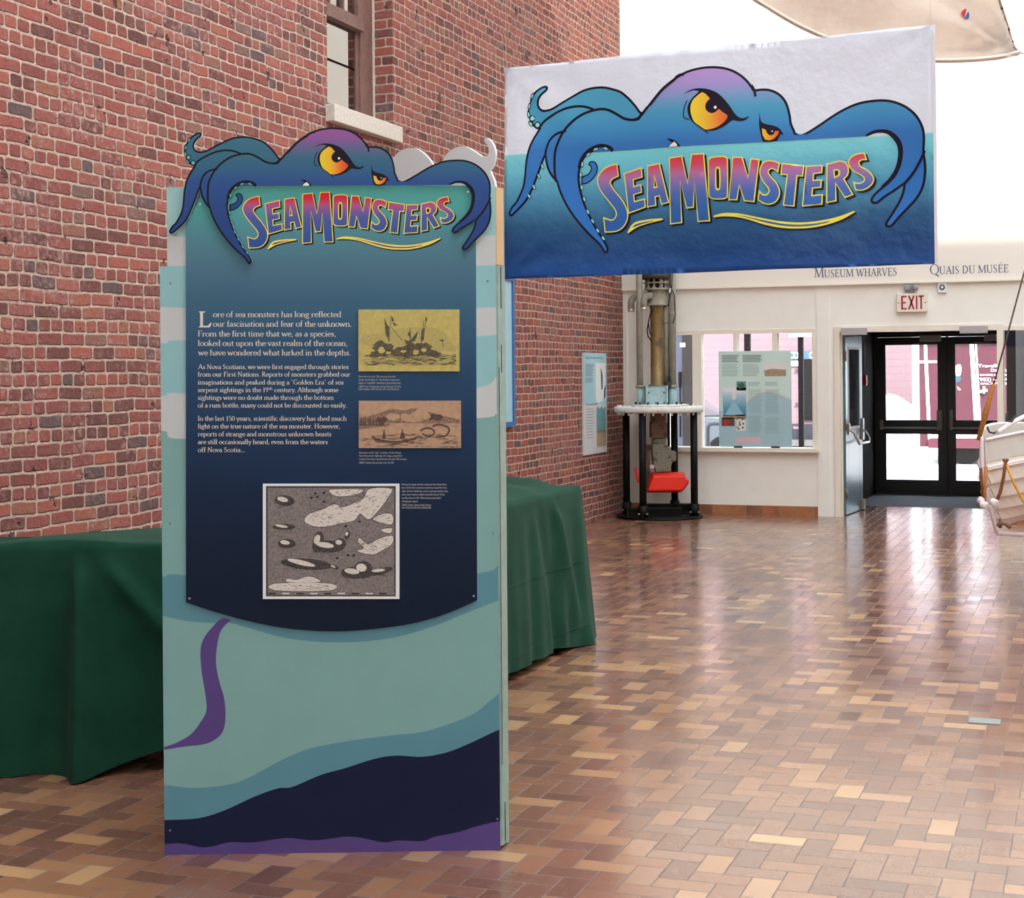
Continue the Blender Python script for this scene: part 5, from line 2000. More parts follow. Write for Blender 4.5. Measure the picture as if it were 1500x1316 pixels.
# ------------------------------------------------------------------ above the doors
# words on the end wall, drawn as thick and thin roman capitals
SERIF = {
    'M': [('thin', 0.10, 0, 0.14, 1), ('thick', 0.15, 1, 0.46, 0.05), ('thin', 0.46, 0.05, 0.80, 1), ('thick', 0.80, 1, 0.86, 0), ('s', 0.1, 0), ('s', 0.86, 0), ('h', 0.06, 1), ('h', 0.88, 1)],
    'U': [('thick', 0.14, 1, 0.14, 0.28), ('thick', 0.14, 0.28, 0.24, 0.06), ('thin', 0.24, 0.04, 0.42, 0.0), ('thin', 0.42, 0.0, 0.58, 0.08), ('thin', 0.58, 0.08, 0.62, 0.3), ('thin', 0.62, 0.3, 0.62, 1), ('s', 0.14, 1), ('s', 0.62, 1)],
    'S': [('thin', 0.44, 0.80, 0.36, 0.97), ('thin', 0.36, 0.97, 0.2, 0.98), ('thin', 0.2, 0.98, 0.09, 0.82), ('thick', 0.09, 0.80, 0.16, 0.6), ('thick', 0.16, 0.6, 0.38, 0.42), ('thick', 0.38, 0.42, 0.45, 0.2), ('thin', 0.45, 0.2, 0.34, 0.03), ('thin', 0.34, 0.03, 0.16, 0.02), ('thin', 0.16, 0.02, 0.06, 0.22)],
    'E': [('thick', 0.16, 0, 0.16, 1), ('thin', 0.06, 0.98, 0.52, 0.98), ('thin', 0.16, 0.52, 0.44, 0.52), ('thin', 0.06, 0.02, 0.54, 0.02), ('thin', 0.52, 1, 0.54, 0.82), ('thin', 0.54, 0.02, 0.58, 0.2), ('thin', 0.44, 0.42, 0.44, 0.62)],
    'W': [('thick', 0.08, 1, 0.3, 0.0), ('thin', 0.3, 0.0, 0.52, 0.95), ('thick', 0.52, 0.95, 0.72, 0.0), ('thin', 0.72, 0.0, 0.94, 1), ('s', 0.08, 1), ('s', 0.94, 1)],
    'H': [('thick', 0.16, 0, 0.16, 1), ('thick', 0.64, 0, 0.64, 1), ('thin', 0.16, 0.52, 0.64, 0.52), ('s', 0.16, 0), ('s', 0.16, 1), ('s', 0.64, 0), ('s', 0.64, 1)],
    'A': [('thin', 0.08, 0, 0.36, 1), ('thick', 0.36, 1, 0.64, 0), ('thin', 0.18, 0.36, 0.54, 0.36), ('s', 0.08, 0), ('s', 0.64, 0)],
    'R': [('thick', 0.16, 0, 0.16, 1), ('thin', 0.1, 0.98, 0.36, 0.98), ('thick', 0.36, 0.98, 0.48, 0.78), ('thick', 0.48, 0.78, 0.36, 0.52), ('thin', 0.36, 0.52, 0.16, 0.5), ('thick', 0.32, 0.5, 0.62, 0.0), ('s', 0.16, 0)],
    'V': [('thick', 0.06, 1, 0.34, 0.0), ('thin', 0.34, 0.0, 0.62, 1), ('s', 0.06, 1), ('s', 0.62, 1)],
    'Q': [('o', 0.42, 0.5), ('thick', 0.5, 0.02, 0.86, -0.22)],
    'I': [('thick', 0.16, 0, 0.16, 1), ('s', 0.16, 0), ('s', 0.16, 1)],
    'D': [('thick', 0.16, 0, 0.16, 1), ('thin', 0.08, 0.98, 0.4, 0.98), ('thick', 0.4, 0.98, 0.66, 0.7), ('thick', 0.66, 0.7, 0.66, 0.3), ('thick', 0.66, 0.3, 0.4, 0.02), ('thin', 0.08, 0.02, 0.4, 0.02)],
}
SERIF['\u00c9'] = SERIF['E'] + [('thin', 0.28, 1.14, 0.42, 1.32)]
WID = dict(M=0.98, U=0.78, S=0.54, E=0.64, W=1.02, H=0.80, A=0.72, R=0.68, V=0.68, Q=0.86, I=0.33, D=0.80)
WID['\u00c9'] = 0.64


def roman(name, words, x0, x1, z0, capx):
    """words: string; first letter of marked words larger. returns flat raised lettering on the end wall"""
    W_ = 0.0
    items = []
    for ch, big in words:
        if ch == ' ':
            W_ += 0.24
            continue
        s = 1.0 if big else 0.78
        items.append((ch, W_, s))
        W_ += WID[ch] * s + 0.02
    sc = (x1 - x0) / W_
    b = MB()
    Y0 = YB - 0.045

    def bar(pts):
        b.prism([(px, Y0 - 0.003, pz) for px, pz in pts], (0, 0.003, 0))
    for ch, ox_, s in items:
        def T(x, z):
            return (x0 + (ox_ + x * s) * sc, z0 + z * capx * s)
        for st in SERIF[ch]:
            if st[0] in ('thin', 'thick'):
                w = (0.030 if st[0] == 'thin' else 0.062) * s
                (ax, az), (bx, bz) = T(st[1], st[2]), T(st[3], st[4])
                d = np.array((bx - ax, bz - az))
                d = d / np.linalg.norm(d)
                nn = np.array((-d[1], d[0])) * w * sc
                bar([(ax + nn[0], az + nn[1]), (ax - nn[0], az - nn[1]), (bx - nn[0], bz - nn[1]), (bx + nn[0], bz + nn[1])])
            elif st[0] == 's':
                ax, az = T(st[1], st[2])
                w = 0.13 * s * sc
                h = 0.016 * capx * (1 if st[2] < 0.5 else -1)
                bar([(ax - w, az), (ax + w, az), (ax + w, az + h * 2.5), (ax - w, az + h * 2.5)])
            elif st[0] == 'h':
                ax, az = T(st[1], st[2])
                w = 0.08 * s * sc
                bar([(ax - w, az), (ax + w, az), (ax + w, az - 0.04 * capx), (ax - w, az - 0.04 * capx)])
            elif st[0] == 'o':
                n = 20
                for i in range(n):
                    t0, t1_ = 2 * PI * i / n, 2 * PI * (i + 1) / n
                    w = lambda t: 0.032 + 0.032 * abs(math.cos(t))
                    P0 = [T(0.42 + (0.38 + sg_ * w(t)) * math.cos(t), 0.5 + (0.5 + sg_ * 0.03) * math.sin(t)) for t in (t0, t1_) for sg_ in (-1, 1)]
                    bar([P0[0], P0[1], P0[3], P0[2]])
    return b.build(name, mat('slate_blue_lettering', (104, 106, 140), 0.5, var=0.0), fixn=False)


zt = on_y(1314, 403.5, YB - 0.045)[2]
o = roman('wall_lettering', [('M', 1)] + [(c_, 0) for c_ in 'USEUM'] + [(' ', 0)] + [(c_, 0) for c_ in 'WHARVES'], on_y(1193, 404, YB - 0.045)[0], on_y(1314.5, 402, YB - 0.045)[0], zt, 0.112)
tag(o, 'slate blue capitals on the end wall reading MUSEUM WHARVES', 'wall lettering', 'words on the end wall')
o = roman('wall_lettering', [('Q', 1)] + [(c_, 0) for c_ in 'UAIS DU MUS\u00c9E'], on_y(1362.5, 400, YB - 0.045)[0], on_y(1478, 398, YB - 0.045)[0], zt, 0.112)
tag(o, 'slate blue capitals on the end wall reading QUAIS DU MUS\u00c9E', 'wall lettering', 'words on the end wall')

ex = thing('exit_sign', 'cream exit sign with red letters above the doorway', 'exit sign', (-1.917, YB, 2.352))
b = MB()
b.box((-0.168, -0.07, 0), (0.168, 0, 0.212))
b.build('sign_case', mat('cream_plastic', (238, 228, 212), 0.4, var=0.02), ex, bevel=0.006)
M_RED = mat('dark_red_lettering', (160, 30, 56), 0.4, var=0.0)
b = MB()
def bar2(pts):
    b.prism([(x, -0.072, z) for x, z in pts], (0, 0.004, 0))
def rect2(x0, x1, z0, z1):
    bar2([(x0, z0), (x1, z0), (x1, z1), (x0, z1)])
z0, z1 = 0.03, 0.185
rect2(-0.118, -0.098, z0, z1)
for z in (z0, 0.099, z1 - 0.017):
    rect2(-0.098, -0.058 - (0.008 if z == 0.099 else 0), z, z + 0.017)
bar2([(-0.042, z0), (-0.022, z0), (0.032, z1), (0.012, z1)])
bar2([(0.012, z0), (0.032, z0), (-0.022, z1), (-0.042, z1)])
rect2(0.045, 0.062, z0, z1)
rect2(0.094, 0.112, z0, z1)
rect2(0.074, 0.132, z1 - 0.017, z1)
b.build('red_letters', M_RED, ex, fixn=False)
for s_ in (-1, 1):
    b = MB()
    b.cyl((s_ * 0.148, -0.0715, 0.105), (s_ * 0.148, -0.069, 0.105), 0.007, n=10)
    b.build('arrow_dot', M_BLACK, ex)

em = thing('emergency_light', 'pair of small grey emergency lamps above the exit sign', 'emergency light', (-1.92, YB, 2.575))
b = MB()
b.box((-0.03, -0.035, 0.0), (0.03, 0, 0.05))
b.build('lamp_base', M_CLOSER, em)
M_LAMPG = mat('lamp_grey_plastic', (150, 148, 150), 0.4, var=0.03)
b = MB()
b.box((-0.085, -0.085, 0.015), (-0.01, -0.03, 0.083))
b.build('square_lamp', M_LAMPG, em, bevel=0.014)
b = MB()
b.lathe([(0.0, -0.03), (0.022, -0.026), (0.036, 0.0), (0.036, 0.03), (0.0, 0.034)], n=18)
M_ = Matrix.Translation((0.042, -0.06, 0.05)) @ Matrix.Rotation(PI / 2, 4, 'X')
b.v = [tuple(M_ @ Vector(p)) for p in b.v]
b.build('round_lamp', M_LAMPG, em)

de = thing('alarm_sounder', 'small white square alarm sounder on the end wall right of the exit sign', 'alarm', (-1.586, YB, 2.565))
b = MB()
b.box((-0.048, -0.04, 0), (0.048, 0, 0.115))
b.build('case', M_WHITE, de, bevel=0.004)
b = MB()
b.cyl((0, -0.0405, 0.06), (0, -0.046, 0.06), 0.032, 0.03, 20)
b.build('grille_ring', mat('dark_grille', (90, 80, 76), 0.5), de)
b = MB()
b.cyl((0, -0.046, 0.06), (0, -0.05, 0.06), 0.016, 0.012, 16)
b.build('centre_cap', M_WHITE, de)

# closers on the inner door head
for xx, w, lab in ((-2.568, 0.29, 'grey door closer box above the open blue door leaf'), (-1.245, 0.30, 'grey door closer box at the right of the doorway head')):
    cz = thing('door_closer', lab, 'door closer', (xx, YB - 0.02, 2.10), 0, 'door closers of the entrance')
    b = MB()
    b.box((-w / 2, -0.065, 0), (w / 2, 0, 0.082))
    b.build('closer_case', M_CLOSER, cz, bevel=0.004)
    b = MB()
    b.tube([(-w / 2 + 0.05, -0.03, 0.0), (-w / 2 + 0.05, -0.03, -0.012), (-0.02, 0.10, -0.012)], 0.008, 8)
    b.build('closer_arm', M_DARK, cz)

# open blue-grey door leaf
M_LEAF = mat('blue_grey_door_paint', (92, 116, 130), 0.28, spec=0.5, var=0.06)
lf0, lf1 = np.array((-2.722, YB + 0.15)), np.array((-2.652, YB + 1.05))
ld = lf1 - lf0
la = math.atan2(ld[1], ld[0])
lw = float(np.linalg.norm(ld))
leaf = thing('door_leaf', 'blue grey door leaf with a narrow window standing open into the vestibule', 'door', (lf0[0], lf0[1], 0.012), la)
b = MB()
t0_, t1_ = -0.022, 0.022
gx0, gx1, gz0, gz1 = lw * 0.18, lw * 0.80, 1.02, 1.93
b.box((0, t0_, 0), (gx0, t1_, 2.10))
b.box((gx1, t0_, 0), (lw, t1_, 2.10))
b.box((gx0, t0_, 0), (gx1, t1_, gz0))
b.box((gx0, t0_, gz1), (gx1, t1_, 2.10))
b.build('door_panel', M_LEAF, leaf, bevel=0.003)
b = MB()
b.box((gx0, -0.004, gz0), (gx1, 0.004, gz1))
b.build('glass_pane', M_GLASSD, leaf)
for a, c_ in (((gx0 - 0.03, gz0 - 0.03), (gx0, gz1 + 0.03)), ((gx1, gz0 - 0.03), (gx1 + 0.03, gz1 + 0.03)), ((gx0, gz0 - 0.03), (gx1, gz0)), ((gx0, gz1), (gx1, gz1 + 0.03))):
    b = MB()
    b.box((a[0], t0_ - 0.006, a[1]), (c_[0], t0_, c_[1]))
    b.build('glazing_bead', M_CLOSER, leaf)
boxes('bar_bracket', [((0.10, t0_ - 0.02, 0.93), (0.16, t0_, 1.06)), ((lw - 0.10, t0_ - 0.03, 0.84), (lw - 0.03, t0_, 1.10))], M_STEEL, leaf, 0.004)
b = MB()
b.tube([(0.13, t0_ - 0.01, 0.98), (0.14, t0_ - 0.06, 0.96), (0.17, t0_ - 0.10, 0.86), (0.22, t0_ - 0.11, 0.82), (lw - 0.16, t0_ - 0.11, 0.82), (lw - 0.10, t0_ - 0.10, 0.86), (lw - 0.07, t0_ - 0.06, 0.93), (lw - 0.065, t0_ - 0.01, 0.97)], 0.014, 10)
b.build('push_bar', M_STEEL, leaf)
M_BRASS = mat('old_brass', (150, 124, 96), 0.4, metal=0.6)
for z in (0.25, 1.05, 1.85):
    b = MB()
    b.cyl((-0.008, t0_ - 0.006, z - 0.06), (-0.008, t0_ - 0.006, z + 0.06), 0.011, n=10)
    b.build('hinge', M_BRASS, leaf)
b = MB()
b.box((lw - 0.12, t0_ - 0.035, 0.0), (lw - 0.02, t0_ - 0.002, 0.12))
b.build('kick_stop', mat('worn_brass', (160, 140, 110), 0.5, metal=0.4), leaf)

# ------------------------------------------------------------------ vestibule
VY = 22.10
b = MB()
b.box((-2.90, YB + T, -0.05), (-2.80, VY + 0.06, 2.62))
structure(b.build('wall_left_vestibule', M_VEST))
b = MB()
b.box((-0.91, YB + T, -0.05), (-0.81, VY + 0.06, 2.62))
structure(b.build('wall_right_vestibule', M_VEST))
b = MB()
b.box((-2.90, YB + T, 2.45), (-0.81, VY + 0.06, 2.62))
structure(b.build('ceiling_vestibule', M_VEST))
b = MB()
b.box((-2.80, 20.05, -0.12), (-0.91, VY + 0.06, 0.004))
k = NT('charcoal_ribbed_mat')
P = k.geo()
sep = k.n('ShaderNodeSeparateXYZ')
k.link(P, sep.inputs[0])
k.set(col=k.mix(k.noise(P, 200.0, 2.0), srgb(86, 90, 100), srgb(120, 124, 134)), rough=0.9)
o = b.build('entrance_mat', k.mat)
tag(o, 'charcoal entrance mat on the floor between the two pairs of doors', 'mat')
# outer doors
vx = lambda x, y=600: float(on_y(x, y, VY)[0])
vz = lambda y, x=1335: float(on_y(x, y, VY)[2])
b = MB()
X0, X1 = -2.80, -0.91
L0_, L1_ = vx(1283), vx(1387.5)
R1_ = L1_ + (L1_ - L0_)
R1_ = min(R1_, X1 - 0.02)
b.box((X0, VY - 0.05, 0.004), (L0_, VY + 0.05, 2.45))
b.box((R1_, VY - 0.05, 0.004), (X1, VY + 0.05, 2.45))
b.box((L0_, VY - 0.05, vz(494)), (R1_, VY + 0.05, 2.45))
b.box((L0_, VY + 0.03, 0.004), (L0_ + 0.03, VY + 0.05, 2.2))
b.box((R1_ - 0.03, VY + 0.03, 0.004), (R1_, VY + 0.05, 2.2))
b.box((L1_ - 0.02, VY + 0.03, 0.004), (L1_ + 0.02, VY + 0.05, 2.2))
b.box((X0, VY - 0.05, 0.0), (X1, VY + 0.06, 0.013))
o = b.build('door_frame_outer', M_DARK, fixn=False)
structure(o)


M_NICK = mat('worn_nickel', (190, 172, 152), 0.4)
M_BAR = mat('pale_push_bar_metal', (232, 226, 222), 0.3)


def outer_leaf(x0, x1, left, lab):
    d = thing('glass_door', lab, 'door', ((x0 + x1) / 2, VY, 0.0125), 0, 'street doors of the vestibule')
    cx_ = (x0 + x1) / 2
    g0, g1 = (vx(1298), vx(1374)) if left else (vx(1400), x1 - (vx(1298) - x0))
    ztop, zu, zm1, zm0, zl = vz(494) - 0.004, vz(505.5), vz(615.5), vz(636), vz(703)
    b = MB()
    zb = 0.0125
    for lo, hi in (((x0, 0), (g0, ztop - zb)), ((g1, 0), (x1, ztop - zb)), ((g0, 0), (g1, zl - zb)), ((g0, zm0 - zb), (g1, zm1 - zb)), ((g0, zu - zb), (g1, ztop - zb))):
        b.box((lo[0] - cx_, -0.022, lo[1]), (hi[0] - cx_, 0.022, hi[1]))
    b.build('door_rail_frame', M_DARK, d, bevel=0.003)
    for a, c_ in ((zl, zm0), (zm1, zu)):
        g = MB()
        g.box((g0 - cx_ - 0.004, -0.004, a - zb - 0.004), (g1 - cx_ + 0.004, 0.004, c_ - zb + 0.004))
        g.build('glass_pane', M_GLASS, d)
    zbar = vz(626.5) - zb
    b = MB()
    b.tube([(g0 - cx_ - 0.05, -0.09, zbar), (g1 - cx_ + 0.02, -0.09, zbar)], 0.014, 10)
    b.build('push_bar', M_BAR, d)
    for xx in ((g0 - 0.075, g0 - 0.035), (g1 - 0.01, g1 + 0.06)):
        tall = (xx[0] > g0) == left
        boxes('bar_housing', [((xx[0] - cx_, -0.10, zbar - 0.03), (xx[1] - cx_, -0.022, zbar + (0.24 if tall else 0.10)))], M_NICK, d, 0.006)
    return d


outer_leaf(L0_ + 0.001, L1_ - 0.0005, True, 'left dark framed glass door at the street side of the vestibule')
outer_leaf(L1_ + 0.0005, R1_ - 0.001, False, 'right dark framed glass door at the street side of the vestibule')
for a, c_, lab in ((vx(1349), vx(1380), 'grey door closer over the left outer glass door'), (vx(1443), vx(1462), 'grey door closer over the right outer glass door')):
    cz = thing('door_closer', lab, 'door closer', ((a + c_) / 2, VY - 0.05, vz(501)), 0, 'door closers of the entrance')
    b = MB()
    b.box((-(c_ - a) / 2, -0.07, 0), ((c_ - a) / 2, 0, 0.085))
    b.build('closer_case', M_BAR, cz, bevel=0.005)
    b = MB()
    b.tube([(-0.02, -0.03, 0.0), (-0.02, -0.03, -0.014), (-0.22, -0.02, -0.014)], 0.008, 8)
    b.build('closer_arm', M_DARK, cz)
# red call box hanging from its conduit on the vestibule wall
ry = 19.85
pr_ = on_x(1264, 558, -2.80)
rb = thing('pull_station', 'small red pull station on a conduit inside the dark vestibule', 'pull station', (-2.80, float(pr_[1]), float(pr_[2])))
b = MB()
b.box((0, -0.06, -0.06), (0.05, 0.06, 0.07))
b.build('red_case', mat('red_enamel', (190, 44, 40), 0.35), rb, bevel=0.006)
b = MB()
b.tube([(0.02, 0, 0.07), (0.02, 0, 2.44 - float(pr_[2]))], 0.011, 8)
b.build('conduit', M_CLOSER, rb)
b = MB()
b.box((0.05, -0.03, -0.02), (0.058, 0.03, 0.0))
b.build('pull_handle', M_WHITE, rb)

# ------------------------------------------------------------------ the thruster in the corner
MX, MY = -4.755, 17.945
mrot = YAW
md = thing('ship_thruster', 'tall salvaged ship thruster with a red nozzle standing in the far left corner', 'machine', (MX, MY, 0), mrot)
M_GUN = mat('grey_green_machine_paint', (150, 146, 132), 0.5, var=0.14, scale=12, bump=0.001)
M_BRNZ = rust_mat('bronze_column', (140, 116, 76), (98, 80, 62), 0.5, 6.0, 0.42, 0.35)
M_LB = rust_mat('light_blue_machine_paint', (164, 194, 198), (120, 110, 100), 0.66, 14.0, 0.5)
M_RIM = rust_mat('white_flange_with_rust', (240, 234, 224), (156, 96, 56), 0.6, 7.0, 0.6)
M_RUST = rust_mat('rusty_housing', (112, 84, 68), (74, 54, 46), 0.5, 12.0, 0.75)
M_GEAR = rust_mat('grey_gearbox', (128, 124, 108), (82, 72, 60), 0.55, 14.0, 0.7)
M_REDN = mat('red_nozzle_paint', (250, 44, 22), 0.4, spec=0.5, var=0.06, bump=0.0008)
M_DKM = mat('dark_machine_metal', (52, 48, 46), 0.5, var=0.25, scale=20)
M_SIL = mat('pipe_end_steel', (206, 200, 190), 0.3, metal=0.7)
S = 423.0
lx_ = lambda x: (x - 269.0) / S            # measured across
lz_ = lambda y: (1247.0 - y) / S + 0.02    # and up
b = MB()
b.lathe([(0.0, 0.0), (0.50, 0.0), (0.505, 0.012), (0.50, 0.028), (0.0, 0.028)], n=48)
b.build('floor_ring', M_BLACK, md)
for y, x0, x1 in ((-0.30, -0.40, 0.22), (0.22, -0.18, 0.46)):
    b = MB()
    b.box((x0, y - 0.075, 0.028), (x1, y + 0.075, 0.045))
    b.box((x0, y - 0.075, 0.118), (x1, y + 0.075, 0.135))
    b.box((x0, y - 0.012, 0.045), (x1, y + 0.012, 0.118))
    b.box((x0, y - 0.075, 0.045), (x0 + 0.01, y + 0.075, 0.118))
    b.build('skid_beam', M_BLACK, md)
PLT = lz_(738)
for x, y in ((lx_(112), 0.14), (lx_(174), -0.40), (lx_(358), 0.30), (lx_(432), -0.20)):
    b = MB()
    b.cyl((x, y, 0.02), (x, y, PLT + 0.01), 0.041, n=20)
    b.cyl((x, y, 0.02), (x, y, 0.17), 0.056, n=20)
    lg = b.build('leg', M_BLACK, md)
    for a in (0.6, 2.2, 3.8, 5.4):
        b = MB()
        b.cyl((x + 0.05 * math.cos(a), y + 0.05 * math.sin(a), 0.075), (x + 0.072 * math.cos(a), y + 0.072 * math.sin(a), 0.075), 0.011, n=6)
        b.build('bolt', M_STEEL, lg)
b = MB()
PT = lz_(708)
b.lathe([(0.0, PLT), (0.50, PLT), (0.512, PLT + 0.006), (0.522, PLT + 0.012), (0.522, PT - 0.012), (0.512, PT - 0.004), (0.40, PT), (0.0, PT)], n=64)
b.lathe([(0.30, PT), (0.325, PT + 0.004), (0.325, PT + 0.022), (0.0, PT + 0.022)], n=48)
fl = b.build('flange_plate', M_RIM, md)
for i in range(28):
    a = 2 * PI * i / 28
    x, y = 0.475 * math.cos(a), 0.475 * math.sin(a)
    b = MB()
    b.cyl((x, y, PLT - 0.03), (x, y, PT + 0.014), 0.013, n=6)
    b.build('flange_bolt', M_RIM, fl)
for i in range(14):
    a = 2 * PI * i / 14 + 0.1
    x, y = 0.27 * math.cos(a), 0.27 * math.sin(a)
    b = MB()
    b.cyl((x, y, PT + 0.02), (x, y, PT + 0.05), 0.012, n=6)
    b.build('stud_bolt', M_DKM, fl)
# pale blue pedestal
zb0, zb1 = PT + 0.02, lz_(608)
b = MB()
b.box((lx_(205), -0.14, zb0), (lx_(308), -0.12, zb1))
b.box((lx_(205), -0.14, zb1 - 0.02), (lx_(308), 0.14, zb1))
for u in (200, 301):
    b.box((lx_(u), -0.17, zb0), (lx_(u + 8), 0.12, zb1 + 0.004))
b.build('pedestal', M_LB, md, bevel=0.003)
for u, v in ((215, 640), (290, 640), (215, 690), (250, 690), (290, 690)):
    b = MB()
    b.cyl((lx_(u), -0.14, lz_(v)), (lx_(u), -0.155, lz_(v)), 0.009, n=6)
    b.build('pedestal_bolt', M_DKM, md)
TOPZ = 3.35
# tall pipes: pale blue feet, grey above
for x, y, r in ((lx_(176), -0.06, 0.038), (lx_(340), 0.02, 0.044)):
    b = MB()
    b.cyl((x, y, zb0), (x, y, zb1 - 0.01), r * 0.98, n=20)
    b.build('pipe_foot', M_LB, md)
    b = MB()
    b.cyl((x, y, zb1 - 0.02), (x, y, zb1 + 0.01), r * 1.35, n=20)
    b.cyl((x, y, zb1 + 0.01), (x, y, TOPZ), r, n=20)
    b.build('tall_pipe', M_GUN, md)
b = MB()
b.cyl((lx_(308), 0.03, zb1 - 0.02), (lx_(308), 0.03, TOPZ - 0.2), 0.030, n=16)
b.cyl((lx_(308), 0.03, lz_(298)), (lx_(308), 0.03, lz_(286)), 0.034, n=16)
b.build('side_pipe', M_GUN, md)
# bronze column and its head
cx_ = lx_(262)
b = MB()
b.lathe([(0.0, zb1), (0.10, zb1), (0.10, zb1 + 0.014), (0.076, zb1 + 0.016), (0.074, lz_(500)), (0.073, lz_(499)), (0.073, lz_(225)), (0.085, lz_(215)), (0.085, lz_(205))], (cx_, 0, 0), 32)
b.build('column', M_BRNZ, md)
b = MB()
z0_, z1_ = lz_(212), lz_(126)
b.lathe([(0.0, z0_), (0.132, z0_), (0.132, z0_ + 0.02), (0.102, z0_ + 0.022), (0.102, z1_ - 0.024), (0.138, z1_ - 0.022), (0.138, z1_), (0.0, z1_)], (cx_, 0, 0), 36)
for a in range(8):
    t = 2 * PI * a / 8 + 0.2
    b.box((cx_ + 0.09 * math.cos(t) - 0.006, 0.09 * math.sin(t) - 0.006, z0_ + 0.02), (cx_ + 0.115 * math.cos(t) + 0.006, 0.115 * math.sin(t) + 0.006, z1_ - 0.02))
b.build('column_head', M_GUN, md)
for i in range(10):
    t = 2 * PI * i / 10
    x, y = cx_ + 0.12 * math.cos(t), 0.12 * math.sin(t)
    b = MB()
    b.cyl((x, y, z1_), (x, y, z1_ + 0.115), 0.012, n=8)
    b.cyl((x, y, z1_), (x, y, z1_ + 0.016), 0.02, n=6)
    b.build('tie_rod', M_GUN, md)
b = MB()
b.lathe([(0.108, z1_ + 0.055), (0.15, z1_ + 0.055), (0.15, z1_ + 0.068), (0.108, z1_ + 0.068), (0.108, z1_ + 0.055)], (cx_, 0, 0), 32)
b.build('rod_ring', M_GUN, md)
b = MB()
b.lathe([(0.0, z1_), (0.085, z1_), (0.085, z1_ + 0.1), (0.165, z1_ + 0.105), (0.165, z1_ + 0.16), (0.12, z1_ + 0.17), (0.12, z1_ + 0.52), (0.17, z1_ + 0.53), (0.17, z1_ + 0.58), (0.0, z1_ + 0.58)], (cx_ - 0.02, 0, 0), 32)
b.build('upper_housing', M_DKM, md)
for x0, y0, x1, z_, nm in ((lx_(240), -0.085, lx_(196), 235, 0), (lx_(190), 0.06, lx_(139), 240, 1)):
    zt_ = lz_(165)
    ze = lz_(z_)
    b = MB()
    pts = [(x0, y0, zt_)]
    R = x0 - x1
    for i in range(9):
        t = PI / 2 * i / 8
        pts.append((x0 - 0.35 * R - 0.65 * R * math.sin(t), y0, zt_ - 0.65 * R * (1 - math.cos(t))))
    pts.append((x1, y0, ze + 0.03))
    b.tube(pts, 0.040, 14)
    el = b.build('outlet_elbow', M_GUN, md)
    b = MB()
    b.tube([(x1, y0, ze + 0.035), (x1, y0, ze)], 0.0415, 14)
    b.build('pipe_end', M_SIL, el)
for pts_, r_ in (([(lx_(236), -0.08, lz_(230)), (lx_(222), -0.085, lz_(280)), (lx_(212), -0.085, lz_(330)), (lx_(216), -0.085, lz_(365)), (lx_(236), -0.075, lz_(388))], 0.007),
                 ([(lx_(232), -0.08, lz_(240)), (lx_(218), -0.09, lz_(300)), (lx_(224), -0.09, lz_(345)), (lx_(236), -0.08, lz_(360))], 0.006),
                 ([(lx_(332), -0.05, TOPZ - 0.3), (lx_(328), -0.05, lz_(110)), (lx_(348), -0.05, lz_(160)), (lx_(353), -0.05, lz_(260)), (lx_(340), -0.05, lz_(300))], 0.005),
                 ([(lx_(345), -0.05, TOPZ - 0.2), (lx_(336), -0.05, lz_(130)), (lx_(322), -0.05, lz_(190)), (lx_(318), -0.05, lz_(215))], 0.005)):
    b = MB()
    b.tube(pts_, r_, 8)
    b.build('cable', M_BLACK, md)
for v in (100, 248):
    b = MB()
    b.lathe([(0.045, 0), (0.049, 0.001), (0.049, 0.004), (0.045, 0.005), (0.045, 0)], (lx_(340), 0.02, lz_(v)), 18)
    b.build('pipe_band', M_SIL, md)
boxes('pipe_clip', [((lx_(322), -0.05, lz_(150)), (lx_(334), -0.03, lz_(128)))], M_SIL, md)
b = MB()
b.box((lx_(300), -0.08, zb1), (lx_(330), 0.05, zb1 + 0.05))
b.cyl((lx_(312), -0.07, zb1), (lx_(312), -0.07, zb1 + 0.10), 0.012, n=8)
b.build('valve_block', M_DKM, md)
# below the plate
b = MB()
b.cyl((lx_(266), 0, PLT), (lx_(266), 0, lz_(790)), 0.094, n=28)
b.box((lx_(226), -0.10, lz_(865)), (lx_(307), 0.10, lz_(785)))
b.build('lower_housing', M_RUST, md, bevel=0.012)
b = MB()
b.cyl((lx_(268), 0, lz_(866)), (lx_(268), 0, lz_(895)), 0.084, n=24)
pts = [(232, 893), (305, 893), (318, 930), (350, 930), (352, 975), (330, 985), (318, 1030), (250, 1035), (238, 990), (232, 940)]
b.prism([(lx_(x), -0.09, lz_(y)) for x, y in pts], (0, 0.2, 0))
b.build('gearbox', M_GEAR, md, bevel=0.016)
b = MB()
b.box((lx_(204), -0.03, lz_(1110)), (lx_(222), 0.05, lz_(900)))
b.box((lx_(204), -0.03, lz_(925)), (lx_(240), 0.05, lz_(900)))
b.build('side_bracket', M_RUST, md, bevel=0.006)
b = MB()
M_ = Matrix.Translation((lx_(230), -0.11, lz_(1003))) @ Matrix.Rotation(0.3, 4, 'Y')
b.box((-0.026, -0.01, -0.02), (0.026, 0.02, 0.02), 0, M_)
b.build('anode_block', M_SIL, md)
